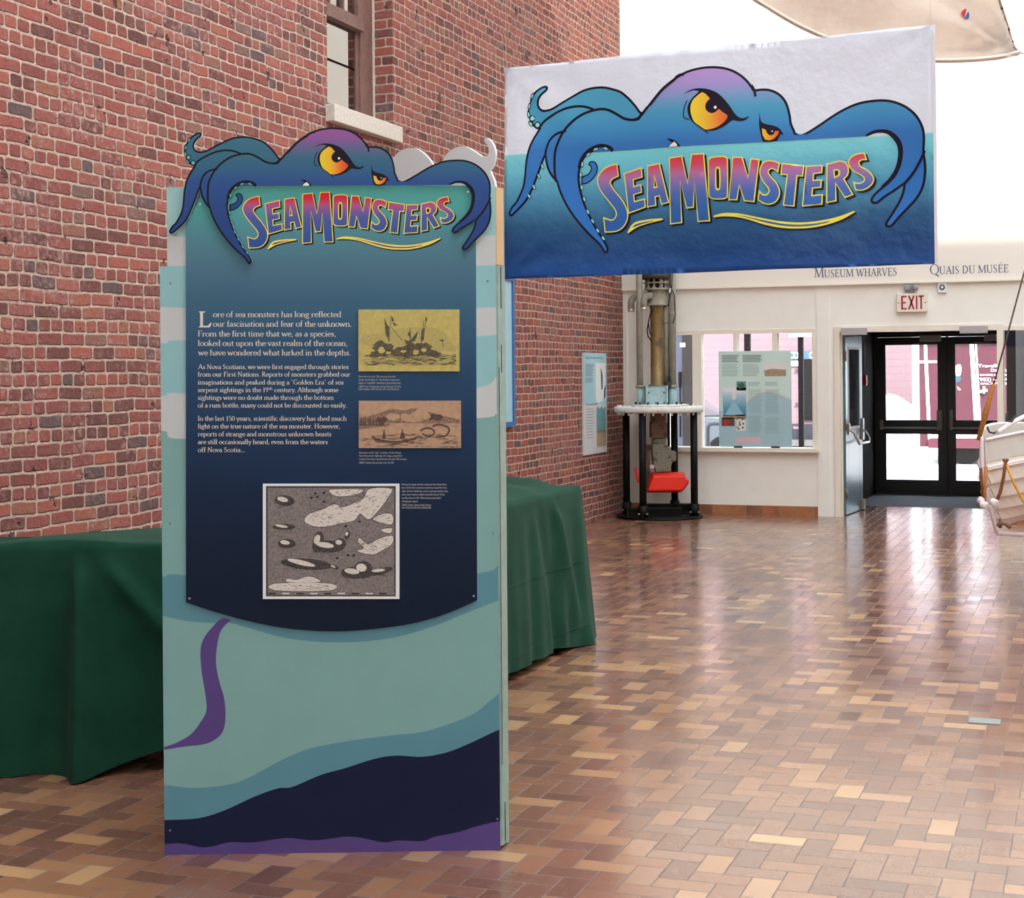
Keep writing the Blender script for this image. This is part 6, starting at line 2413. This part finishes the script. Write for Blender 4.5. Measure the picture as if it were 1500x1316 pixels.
# red nozzle: a short fat barrel seen from the side with a cut-back lip
b = MB()
nz_ = [(230, 1035), (392, 1034), (396, 1058), (412, 1068), (412, 1082), (396, 1112), (372, 1134), (200, 1134), (210, 1095)]
rows = 13
rings = []
for j in range(rows):
    t = -1 + 2 * j / (rows - 1)
    sc_ = math.sqrt(max(0.0, 1 - t * t)) * 0.30 + 0.70
    rings.append([(lx_(306) + (lx_(x) - lx_(306)) * (0.80 + 0.20 * sc_), t * 0.17, lz_(1085) + (lz_(y) - lz_(1085)) * sc_) for x, y in nz_])
n = len(nz_)
vs = [p for r in rings for p in r]
fs = [(r * n + i, r * n + (i + 1) % n, (r + 1) * n + (i + 1) % n, (r + 1) * n + i) for r in range(rows - 1) for i in range(n)]
fs += [tuple(range(n))[::-1], tuple(range((rows - 1) * n, rows * n))]
b.add(vs, fs, 0, False)
b.build('nozzle', M_REDN, md, bevel=0.012)
b = MB()
b.prism([(lx_(x), 0.03, lz_(y)) for x, y in ((148, 1014), (158, 1014), (178, 1085), (165, 1085))], (0, 0.12, 0))
b.prism([(lx_(x), 0.06, lz_(y)) for x, y in ((165, 1083), (178, 1083), (215, 1118), (205, 1126))], (0, 0.06, 0))
b.build('nozzle_fin', M_REDN, md)

# ------------------------------------------------------------------ the boat at the right edge
BDEP = 11.0
P0 = at_depth(1438, 646, BDEP)
bt = thing('wooden_boat', 'white lapstrake wooden boat with rope and rollers, its bow poking in at the right edge', 'boat', (float(P0[0]), float(P0[1]), 0.0), -(math.radians(37) - YAW) + PI / 2)
# boat axis: local +X runs aft; heading 37 degrees right of the viewing direction
bt.rotation_euler = (0, 0, PI / 2 + YAW - math.radians(43))
M_HULL = mat('off_white_hull_paint', (214, 196, 186), 0.45, var=0.06, scale=5, bump=0.0006)
M_GUNW = mat('white_gunwale_paint', (238, 226, 228), 0.4, var=0.03)
M_SHEER = mat('pale_grey_sheer_plank', (206, 200, 194), 0.4, var=0.05)
M_ROPE = mat('tan_rope', (168, 108, 52), 0.9, var=0.25, scale=80, bump=0.002, bscale=160)
M_ROPEB = mat('brown_rope', (118, 64, 40), 0.9, var=0.25, scale=80)
M_KEEL = mat('white_keel_paint', (232, 220, 224), 0.45, var=0.03)
z_top = float(P0[2])
mpx = BDEP / FOC
LEN = 4.6
def half(s):
    return 0.012 + 0.78 * min(1 - math.exp(-max(0, s) * 0.62), 1 - math.exp(-max(0, LEN - s) * 1.2))
lines = []                                        # plank edges from sheer to keel: drop below sheer, share of beam
drops = [0.0, 0.16, 0.215, 0.315, 0.425, 0.515, 0.60, 0.66]
share = [1.0, 1.0, 1.03, 0.97, 0.86, 0.66, 0.38, 0.04]
def sheer(s):
    return z_top + 0.25 * s * math.exp(-s / 0.9)
def stem(dr):                                     # how far aft of the stemhead the plank starts
    return 0.02 + 0.02 * dr + 0.62 * max(0, dr - 0.2) ** 1.35
NS = 36
b = MB()
for side in (1, -1):
    for kx_ in range(len(drops) - 1):
        vs = []
        for i in range(NS + 1):
            t = (i / NS) ** 1.4
            for j, lap in ((kx_, 0.014 if kx_ > 1 else 0.0), (kx_ + 1, 0.022 if kx_ > 0 else 0.006)):
                s0 = stem(drops[j])
                s = s0 + (LEN - 2 * s0) * t
                u = (s - s0) / max(0.01, LEN - 2 * s0)
                wd_ = half(s) * share[j] * smoothstep(-0.02, 0.03, u) * smoothstep(-0.02, 0.03, 1 - u)
                vs.append((s, side * (wd_ + (lap if j > kx_ else 0)), sheer(s) - drops[j]))
        fs = [(2 * i, 2 * i + 1, 2 * i + 3, 2 * i + 2) for i in range(NS)]
        b.add(vs, fs, 1 if kx_ < 1 else 0, False)
hull = b.build('hull_planking', [M_HULL, M_SHEER], bt, fixn=False)
sm = hull.modifiers.new('thickness', 'SOLIDIFY')
sm.thickness = 0.014
sm.offset = 0
for side in (1, -1):
    for dr, r in ((0.0, 0.011), (0.195, 0.013)):
        b = MB()
        pts = []
        for i in range(NS + 1):
            t = (i / NS) ** 1.4
            s0 = stem(dr)
            s = s0 + (LEN - 2 * s0) * t
            u = (s - s0) / (LEN - 2 * s0)
            wd_ = half(s) * (1.0 if dr == 0 else 1.02) * smoothstep(-0.02, 0.03, u) * smoothstep(-0.02, 0.03, 1 - u)
            pts.append((s, side * (wd_ + 0.012), sheer(s) - dr))
        b.tube(pts, r, 8)
        b.build('gunwale' if dr == 0 else 'rub_rail', M_GUNW, bt)
b = MB()
pp = [(stem(d_) - 0.02, 0, sheer(0) - d_) for d_ in [0.66 * i / 16 for i in range(17)]] + [(0.75, 0, sheer(0.8) - 0.80), (1.6, 0, sheer(1.6) - 0.84), (3.0, 0, sheer(3.0) - 0.76), (4.1, 0, sheer(4.1) - 0.6), (4.55, 0, sheer(4.5) - 0.1)]
b.tube([(-0.005, 0, sheer(0) + 0.03)] + pp, 0.015, 8)
b.build('stem_and_keel', M_KEEL, bt)
boxes('thwart', [((1.5, -0.7, sheer(1.6) - 0.2), (1.75, 0.7, sheer(1.6) - 0.17)), ((2.8, -0.7, sheer(2.8) - 0.2), (3.05, 0.7, sheer(2.8) - 0.17))], M_SHEER, bt)
bpx = lambda x, y, d=BDEP: at_depth(x, y, d)
bt_inv = (Matrix.Translation(bt.location) @ Matrix.Rotation(bt.rotation_euler.z, 4, 'Z')).inverted()
toL = lambda p: tuple(bt_inv @ Vector(tuple(map(float, p))))
# lashed forestay
b = MB()
b.tube([toL(bpx(1433, 645)), toL(bpx(1444, 605, 10.99)), toL(bpx(1456, 562, 10.97))], [0.016, 0.022, 0.012], 8)
b.build('lashing', M_ROPE, bt)
b = MB()
b.tube([toL(bpx(1456, 562, 10.97)), toL(bpx(1478, 482, 10.95)), toL(bpx(1500, 400, 10.9)), toL(bpx(1560, 180, 10.9))], 0.006, 8)
b.build('forestay', mat('dark_wire', (92, 76, 72), 0.5), bt)
# sprit and oar ends lying over the bow
b = MB()
b.tube([toL(bpx(1461, 634, 11.05)), toL(bpx(1485, 618, 11.2)), toL(bpx(1530, 596, 11.5))], 0.017, 8)
b.build('oar_shaft', M_GUNW, bt)
b = MB()
b.tube([toL(bpx(1446, 625, 11.05)), toL(bpx(1449, 633, 11.05)), toL(bpx(1456, 635, 11.05)), toL(bpx(1462, 630, 11.1))], 0.007, 8)
b.build('iron_hook', M_DKM, bt)
b = MB()
b.tube([toL(bpx(1474, 606, 11.1)), toL(bpx(1474, 617, 11.1)), toL(bpx(1482, 618, 11.1)), toL(bpx(1488, 609, 11.1))], 0.008, 8)
b.build('iron_hook', M_DKM, bt)
# mooring lines and float rollers on the near side
def rope(name, pts, r, m_):
    b = MB()
    b.tube([toL(bpx(x, y, d)) for x, y, d in pts], r, 8)
    return b.build(name, m_, bt)
rope('rope', [(1437, 686, 10.93), (1438, 712, 10.9), (1441, 738, 10.88)], 0.010, M_ROPEB)
rope('rope', [(1444, 684, 10.92), (1443, 712, 10.88), (1442, 738, 10.86)], 0.012, M_ROPE)
rope('rope', [(1473, 676, 10.86), (1470, 700, 10.85), (1465, 722, 10.84), (1458, 738, 10.83)], 0.012, M_ROPEB)
rope('rope', [(1474, 680, 10.86), (1485, 708, 10.82), (1500, 736, 10.8), (1530, 790, 10.75)], 0.010, mat('yellow_rope', (206, 150, 66), 0.9, var=0.2, scale=80))
rope('cleat_ring', [(1470, 673, 10.87), (1473, 679, 10.86), (1476, 673, 10.85)], 0.012, M_ROPEB)
for x, y, d in ((1438, 734, 10.88), (1442, 740, 10.85), (1456, 736, 10.83)):
    b = MB()
    c_ = Vector(toL(bpx(x, y, d)))
    dr_ = (Vector(toL(bpx(x + 6, y + 3, d - 0.03))) - c_).normalized()
    b.cyl(c_ - dr_ * 0.026, c_ - dr_ * 0.021, 0.016, 0.025, 16)
    b.cyl(c_ - dr_ * 0.021, c_ + dr_ * 0.021, 0.025, 0.025, 16)
    b.cyl(c_ + dr_ * 0.021, c_ + dr_ * 0.026, 0.025, 0.016, 16)
    b.build('float_roller', M_GUNW, bt)
b = MB()
c_ = bpx(1466, 768, 10.9)
b.tube([toL(bpx(1461, 771, 10.9)), toL(bpx(1466, 766, 10.9)), toL(bpx(1473, 768, 10.88)), toL(bpx(1480, 773, 10.88))], 0.013, 8)
b.tube([toL(bpx(1465, 760, 10.9)), toL(bpx(1467, 768, 10.9)), toL(bpx(1465, 774, 10.9))], 0.011, 8)
b.build('bow_shackle', mat('brown_fitting', (130, 88, 72), 0.6), bt)
# cradle foot
cr = thing('boat_cradle', 'brick red timber cradle foot under the boat at the right edge', 'boat cradle', (-0.02, 12.15, 0), 0.2)
b = MB()
b.box((-0.36, -0.10, 0), (0.6, 0.10, 0.11))
b.build('foot_beam', mat('brick_red_timber', (168, 92, 66), 0.6, var=0.12), cr, bevel=0.006)
boxes('post', [((x, -0.06, 0.11), (x + 0.1, 0.06, 0.30)) for x in (0.05, 0.5)], mat('red_timber_post', (160, 86, 64), 0.6, var=0.12), cr, 0.005)

# ------------------------------------------------------------------ hanging sail
M_SAIL = NT('weathered_sailcloth')
k = M_SAIL
P = k.obj()
nz = k.noise(P, 1.6, 6.0, 0.65)
k.set(col=k.ramp(nz, [(0.3, srgb(226, 210, 200)), (0.5, srgb(242, 231, 222)), (0.72, srgb(250, 242, 234))]), rough=0.8, spec=0.1)
k.bump(k.noise(P, 3.5, 6.0, 0.6), 0.7, 0.05)
M_SAIL = k.mat
backlit(k, 0.7)
SD = 11.6
sl = thing('boat_sail', 'weathered off white sail with a red and blue drop emblem hanging top right', 'sail', tuple(map(float, at_depth(1300, 50, SD))), YAW)
so = np.array(at_depth(1300, 50, SD))
spx = lambda x, y: (((x - 1300) / FOC * SD), -(y - 50) / FOC * SD)
foot = spline([(760, -190), (900, -120), (1000, -62), (1100, -2), (1160, 34), (1204, 55), (1260, 78), (1320, 92), (1380, 98), (1440, 95), (1489, 84)], n=5)
leech = spline([(1489, 84), (1478, 48), (1462, 8), (1445, -40), (1400, -160), (1330, -330), (1250, -560), (1170, -820)], n=5)[1:]
out = foot + leech + [(1050, -820)]
def wrinkle(x, y):
    u, v = (x - 1489) / 300.0, (y - 84) / 300.0
    r = math.hypot(u, v)
    t = math.atan2(-v, -u)
    return 0.05 * math.sin(t * 11 + 0.5) * math.exp(-((r - 0.5) / 0.7) ** 2) + 0.09 * math.sin(x / 130.0 + y / 160.0) + 0.02 * math.sin(x / 37.0 - y / 50.0)
splace = lambda x, y, h: (spx(x, y)[0], wrinkle(x, y) - h - 0.9 * max(0, (60 - y) / 900.0), spx(x, y)[1])
sp = Print(splace, 0.002, grid=9.0)
sp.ink(out, 0)
so_ = sp.build('sailcloth', M_SAIL, sl, face=(0, -1, 0), smooth=True)
sm = so_.modifiers.new('thickness', 'SOLIDIFY')
sm.thickness = 0.004
sm.offset = -1
# roped foot hem with small gathers
b = MB()
hem = [(x, y) for x, y in foot if x > 780]
pts = [(spx(x, y - 4)[0], splace(x, y - 4, 0.012)[1], spx(x, y - 4)[1]) for x, y in hem]
b.tube(pts, 0.012, 6)
b.build('foot_hem', mat('hem_cloth', (226, 212, 200), 0.85, var=0.1, scale=40, bump=0.004, bscale=40), sl)
b = MB()
pts = [(spx(x - 2, y)[0], splace(x - 2, y, 0.008)[1], spx(x - 2, y)[1]) for x, y in leech[:-10]]
b.tube(pts, 0.008, 6)
b.build('leech_rope', mat('leech_cord', (150, 124, 112), 0.9, var=0.2, scale=60), sl)
e1 = crop(1090, 0, 3.6585)
sp = Print(splace, 0.014, base=1.0)
sp.ink(spline(e1((1170, 66), (1150, 78), (1138, 96), (1140, 110), (1158, 112), (1166, 98), (1170, 80)), True, 3), 0)
sp.ink(spline(e1((1182, 82), (1188, 100), (1182, 118), (1164, 126), (1146, 124), (1158, 116), (1170, 104)), True, 3), 1)
sp.build('drop_emblem', [mat('emblem_red', (184, 40, 52), 0.7, var=0.05), mat('emblem_blue', (56, 76, 140), 0.7, var=0.05)], sl, face=(0, -1, 0))
b = MB()
x, y = 1487, 80
b.lathe([(0.010, -0.004), (0.022, -0.004), (0.022, 0.004), (0.010, 0.004), (0.010, -0.004)], n=18)
c_ = splace(x, y, 0.012)
M_ = Matrix.Translation(c_) @ Matrix.Rotation(PI / 2, 4, 'X')
b.v = [tuple(M_ @ Vector(p)) for p in b.v]
b.build('clew_ring', M_STEEL, sl)
for yy, xx in ((17, 1466), (46, 1478), (64, 1484)):
    b = MB()
    b.sphere(splace(xx - 3, yy, 0.012), 0.012, 8)
    b.build('leech_stop', M_DKM, sl)
b = MB()
c_ = splace(1489, 82, 0.012)
b.tube([c_, (c_[0] + 0.06, c_[1], c_[2] - 0.01), (c_[0] + 1.2, c_[1] + 0.6, c_[2] + 1.5)], 0.004, 6)
b.build('sheet_line', mat('grey_line', (140, 128, 122), 0.8), sl)
b = MB()
hx = spx(1170, -815)
b.tube([splace(1110, -815, 0), (splace(1110, -815, 0)[0], splace(1110, -815, 0)[1], 9.05 - so[2])], 0.006, 6)
b.build('halyard', mat('halyard_line', (170, 150, 130), 0.8), sl)

# ------------------------------------------------------------------ floor plate
fp = MB()
q = [on_z(x, y, 0.001) for x, y in ((1417, 1062), (1465, 1062), (1467, 1052), (1421, 1052))]
cxy = sum(q) / 4
fp.box((-0.073, -0.058, 0.0004), (0.073, 0.058, 0.004))
o = fp.build('floor_plate', mat('grey_metal_plate', (150, 158, 156), 0.4, metal=0.3, var=0.08))
o.location = (float(cxy[0]), float(cxy[1]), 0)
tag(o, 'small grey metal cover plate set in the tile floor at the right', 'cover plate')

# ------------------------------------------------------------------ outdoors
k = NT('bright_paving')
P = k.geo()
nz = k.noise(P, 0.8, 5.0, 0.6)
k.set(col=k.ramp(nz, [(0.3, srgb(206, 200, 200)), (0.7, srgb(232, 228, 228))]), rough=0.9)
M_PAVE = k.mat
b = MB()
b.box((-30, VY + 0.06, -0.25), (20, 60, -0.06))
b.box((-30, YB + T, -0.25), (-2.90, VY + 0.06, -0.06))
b.box((-0.81, YB + T, -0.25), (20, VY + 0.06, -0.06))
structure(b.build('ground', M_PAVE))


def clap_mat():
    k = NT('pink_clapboard')
    P = k.geo()
    sep = k.n('ShaderNodeSeparateXYZ')
    k.link(P, sep.inputs[0])
    f = k.m('FRACT', k.m('DIVIDE', sep.outputs[2], 0.16))
    ln = k.smooth(f, 0.0, 0.12)
    nz = k.noise(P, 3.0, 4.0)
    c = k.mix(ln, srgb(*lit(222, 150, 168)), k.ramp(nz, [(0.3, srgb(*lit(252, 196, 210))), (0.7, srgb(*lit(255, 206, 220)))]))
    k.set(col=c, rough=0.7)
    return k.mat


PY = 36.0
py_ = lambda x, y: on_y(x, y, PY)
pb_ = thing('clapboard_building', 'pink clapboard building across the paved yard', 'building', (-6, PY, -0.06))
b = MB()
b.box((-14, 0, 0), (8.5, 0.4, 6.5))
b.build('clapboard_wall', clap_mat(), pb_)


def onb(x0, x1, y0, y1, d, bb):
    a, c_ = py_(x0, y1), py_(x1, y0)
    bb.box((float(a[0]) + 6, -d, float(a[2]) + 0.06), (float(c_[0]) + 6, 0.0, float(c_[2]) + 0.06))


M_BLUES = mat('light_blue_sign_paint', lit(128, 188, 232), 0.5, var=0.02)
b = MB()
onb(1155, 1215, 514, 526.5, 0.06, b)
sgn = b.build('name_board', M_BLUES, pb_)
b = MB()
onb(1155, 1171, 529, 536.5, 0.05, b)
b.build('white_band', M_WHITE, pb_)
# letters on the blue board
b = MB()
for tx, x0, w in (('CO', 1157.0, 13.5), ('C', 1186.0, 7.0)):
    v, f, ww = text_mesh(tx, 0.02)
    p0, p1 = py_(x0, 525.3), py_(x0 + w, 515.2)
    sx = float(p1[0] - p0[0]) / ww
    sz = float(p1[2] - p0[2]) / CAP
    b.add([(float(p0[0]) + 6 + x * sx, -0.065, float(p0[2]) + 0.06 + y * sz) for x, y in v], f)
b.build('white_letters', M_WHITE, pb_, fixn=False)
b = MB()
onb(1157, 1200, 621.5, 644, 0.08, b)
b.build('navy_base_band', mat('navy_panel', lit(44, 48, 84), 0.5, var=0.1), pb_)
b = MB()
onb(1140, 1210, 644, 652, 0.5, b)
b.build('doorstep', mat('grey_step', lit(196, 190, 192), 0.8), pb_)
b = MB()
onb(1178.5, 1200, 526.5, 616, 0.06, b)
b.build('dark_shutter', mat('dark_shutter_paint', lit(50, 47, 50), 0.6, spec=0.1, var=0.05, scale=5), pb_)
for y in (540.5, 590.5):
    b = MB()
    onb(1166, 1172, y, y + 1.5, 0.10, b)
    b.build('door_hinge', M_DKM, pb_)
b = MB()
onb(1163, 1171.5, 624.5, 628.5, 0.10, b)
b.build('pink_label_plate', mat('pink_plate', lit(250, 190, 205), 0.6), pb_)

# dark posts of a porch close outside the windows
for x0, x1, yy, lab in ((1091.5, 1100, 24.0, 'dark porch post behind the exhibit poster'), (1170.0, 1177.5, 24.0, 'dark porch post at the right of the window, bracket on top')):
    a, c_ = on_y(x0, 600, yy), on_y(x1, 600, yy)
    w_ = float(c_[0] - a[0])
    pp_ = thing('porch_post', lab, 'post', (float(a[0]) + w_ / 2, yy, -0.06), 0, 'dark porch posts')
    b = MB()
    b.box((-w_ / 2, -w_ / 2, 0), (w_ / 2, w_ / 2, 3.2))
    b.build('post_shaft', mat('dark_post_paint', lit(52, 44, 48), 0.6, spec=0.1), pp_, bevel=0.004)
    b = MB()
    b.box((-w_ / 2 - 0.02, -w_ / 2 - 0.02, 0), (w_ / 2 + 0.02, w_ / 2 + 0.02, 0.12))
    b.build('post_base', M_DARK, pp_)
    if x0 > 1150:
        b = MB()
        z_ = float(on_y(1170, 494, yy)[2]) + 0.06
        b.box((-0.16, -0.1, z_), (0.35, -0.02, z_ + 0.12))
        b.build('bracket_plate', M_CLOSER, pp_)
# blue-grey outside door beyond the left pane
a, c_ = on_y(966, 600, 20.2), on_y(1001, 600, 20.2)
gd = thing('outside_door', 'blue grey outside door with a white notice, seen through the left window pane', 'door', (float(a[0] + c_[0]) / 2, 20.2, -0.06))
w_ = float(c_[0] - a[0]) / 2
b = MB()
b.box((-w_, 0, 0), (w_, 0.05, 2.5))
b.build('door_panel', mat('slate_door_paint', lit(120, 124, 146, 2.0), 0.4, var=0.06), gd)
b = MB()
b.box((w_, -0.04, 0), (w_ + 0.14, 0.07, 2.6))
b.box((-w_ - 0.1, -0.04, 2.28), (w_, 0.07, 2.6))
b.build('door_frame', M_DARK, gd)
n0, n1 = on_y(1001, 508.5, 20.2), on_y(1008.5, 502.5, 20.2)
b = MB()
b.box((float(n0[0] - gd.location[0]) - 0.03, -0.06, float(n0[2]) + 0.06), (float(n1[0] - gd.location[0]) - 0.03, -0.045, float(n1[2]) + 0.06))
b.build('white_notice', M_WHITE, gd)
b = MB()
b.box((w_ - 0.05, -0.05, 1.55), (w_ - 0.02, -0.01, 1.75))
b.tube([(w_ - 0.035, -0.03, 0.9), (w_ - 0.035, -0.03, 1.6)], 0.01, 8)
b.build('latch', M_BLACK, gd)

# silver car parked left, behind a tube rail
cy_ = 27.0
cpx = lambda x, y, Y=cy_: on_y(x, y, Y)
car = thing('parked_car', 'silver car parked outside the left window, half hidden by the poster', 'car', (float(cpx(955, 640)[0]), cy_, -0.06), 0)
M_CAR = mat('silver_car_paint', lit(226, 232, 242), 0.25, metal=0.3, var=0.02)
prof = [(-1.9, 0.35), (-1.95, 0.75), (-1.6, 0.92), (-0.95, 0.98), (-0.35, 1.42), (0.55, 1.46), (1.15, 1.05), (1.9, 0.98), (2.05, 0.6), (2.0, 0.35)]
prof = [(-x, z) for x, z in prof][::-1]
b = MB()
b.prism([(x, 0, z) for x, z in prof], (0, 1.65, 0))
cb_ = b.build('car_body', M_CAR, car, bevel=0.08)
b = MB()
b.prism([(x, -0.004, z) for x, z in ((0.9, 1.02), (0.36, 1.36), (-0.05, 1.38), (-0.05, 1.02))], (0, 0.01, 0))
b.build('side_window', mat('car_glass_front', lit(130, 140, 152), 0.1), car)
b = MB()
b.prism([(x, -0.004, z) for x, z in ((-0.12, 1.02), (-0.12, 1.38), (-0.5, 1.38), (-1.0, 1.06))], (0, 0.01, 0))
b.build('side_window', mat('car_glass', lit(130, 140, 152), 0.1), car)
for x in (-1.25, 1.3):
    b = MB()
    b.cyl((x, -0.02, 0.32), (x, 0.2, 0.32), 0.32, n=24)
    b.build('wheel', M_BLACK, car)
rl = thing('tube_rail', 'dark tube rail outside the left window in front of the car', 'railing', (float(cpx(1037, 640, 24.8)[0]), 24.8, -0.06))
b = MB()
zr = float(cpx(1040, 621, 24.8)[2]) + 0.06
b.tube([(0, 0, 0), (0, 0, zr - 0.06), (0.03, 0, zr - 0.01), (0.1, 0, zr), (0.8, 0, zr)], 0.035, 10)
b.tube([(0.8, 0, zr), (0.8, 0, 0)], 0.035, 10)
b.build('rail_tube', mat('grey_blue_rail_paint', lit(92, 102, 124), 0.4), rl)
b = MB()
b.tube([(-1.2, 0.25, zr + 0.12), (0.75, 0.25, zr + 0.12)], 0.02, 8)
b.tube([(-1.2, 0.25, zr + 0.12), (-1.2, 0.25, 0)], 0.02, 8)
b.tube([(0.75, 0.25, zr + 0.12), (0.75, 0.25, 0)], 0.02, 8)
b.build('thin_rail', M_DKM, rl)

# trailer
TY = 30.0
tp = lambda x, y, Y=TY: on_y(x, y, Y)
A_ = tp(1341, 600)
tr = thing('box_trailer', 'maroon box trailer with white trim and lettering parked outside the doors', 'trailer', (float(A_[0]), TY, -0.06), 0)
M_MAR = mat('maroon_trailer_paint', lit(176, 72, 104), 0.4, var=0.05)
ax = lambda x: float(tp(x, 600)[0] - A_[0])
az = lambda y, x=1400: float(tp(x, y)[2]) + 0.06
zb_, zt_ = az(655), az(503)
lean = 0.06
b = MB()
b.box((0, 0, zb_), (ax(1560), 3.4, zt_))
b.build('trailer_box', M_MAR, tr)
boxes('corner_trim', [((-0.05, -0.03, zb_), (ax(1347), 0.0, zt_))], M_WHITE, tr)
boxes('roof_edge', [((-0.05, -0.05, zt_ - 0.02), (ax(1560), 3.4, zt_ + 0.13))], M_WHITE, tr)
boxes('cross_strip', [((ax(1347), -0.025, az(531.5)), (ax(1373), 0.0, az(528)))], M_WHITE, tr)
boxes('bumper_strip', [((ax(1363), -0.06, az(642)), (ax(1560), 0.0, az(637)))], M_WHITE, tr)
for xa, xb_, xc, xd, ye in ((1354, 1358.5, 1364, 1359.5, None), (1421, 1427, 1433, 1427, 620), (1429, 1431.5, 1437, 1434, 620)):
    b = MB()
    ze_ = zb_ + 0.05 if ye is None else az(ye)
    b.prism([(ax(xa), -0.02, zt_), (ax(xb_), -0.02, zt_), (ax(xc), -0.02, ze_), (ax(xd), -0.02, ze_)], (0, 0.02, 0))
    b.build('upright_strip', M_WHITE, tr)
b = MB()
b.box((ax(1360), -0.1, zb_ - 0.02), (ax(1560), 0.0, az(643)))
b.build('bumper', mat('maroon_bumper', lit(196, 84, 112), 0.4), tr)
sp = Print(lambda x, y, h: (ax(x), -0.034 - h, az(y)), 0.004)
rows_ = [('Travellin', 1433.5, 538.5, 4.6, 33), ('Delights', 1452, 545.0, 4.6, 26), ('EXHIBITS & TOURS', 1436, 551.0, 2.6, 40), ('(902) 4', 1433, 559.0, 5.6, 27), ('24-9', 1468, 559.0, 5.6, 16), ('CALL ANYTIME', 1437, 563.5, 2.6, 38)]
set_type(sp, rows_)
sp.build('white_lettering', M_WHITE, tr, face=(0, -1, 0))
b = MB()
for d_, m_ in ((0, 0),):
    pass
sp = Print(lambda x, y, h: (ax(x), -0.012 - h, az(y)), 0.004)
sp.ink(spline([(1401, 536), (1408, 535), (1408, 548), (1403, 552), (1400, 546)], True, 3), 0)
sp.ink(spline([(1400, 552), (1407, 551), (1408, 557), (1402, 561), (1400, 558)], True, 3), 1)
sp.ink([(1402, 546), (1405, 543), (1406, 548), (1403, 549)], 2, 1)
sp.ink([(1402, 566), (1408, 571), (1404, 572)], 0)
sp.build('painted_emblem', [mat('white_emblem', (226, 230, 236), 0.5), mat('blue_emblem', lit(110, 170, 210), 0.5), mat('yellow_emblem', lit(240, 220, 70), 0.5)], tr, face=(0, -1, 0))
b = MB()
b.tube([(ax(1430), -0.05, az(575)), (ax(1447), -0.05, az(572))], 0.03, 8)
b.tube([(ax(1442), -0.06, az(577)), (ax(1442), -0.06, az(566))], 0.025, 8)
b.build('door_latch', M_STEEL, tr)
for x in (0.62, 3.4):
    b = MB()
    b.cyl((x + ax(1360), 0.3, 0.34), (x + ax(1360), 0.55, 0.34), 0.34, n=24)
    b.build('wheel', M_BLACK, tr)
b = MB()
b.box((0.3, 0.4, 0.34), (ax(1560), 3.2, zb_))
b.build('chassis', M_DKM, tr)
# heap of pale gravel beside the trailer
b = MB()

vs, fs = [], []
n1_, n2_ = 22, 10
rq = random.Random(2)
for i in range(n1_):
    for j in range(n2_):
        t, r = 2 * PI * i / n1_, (j / (n2_ - 1))
        z_ = 1.2 * (1 - r ** 1.5) + rq.uniform(-0.05, 0.05) * (1 - r)
        vs.append((1.7 * r * math.cos(t), 0.95 * r * math.sin(t), z_ if j < n2_ - 1 else 0))
for i in range(n1_):
    for j in range(n2_ - 1):
        fs.append((i * n2_ + j, ((i + 1) % n1_) * n2_ + j, ((i + 1) % n1_) * n2_ + j + 1, i * n2_ + j + 1))
b.add(vs, fs, 0, True)
o = b.build('gravel_heap', mat('white_gravel', (238, 234, 234), 0.9, var=0.04, scale=20, bump=0.02, bscale=20))
o.location = (float(on_y(1303, 640, 34.8)[0]), 34.8, -0.06)
tag(o, 'white heap on the ground left of the maroon trailer outside', 'heap')
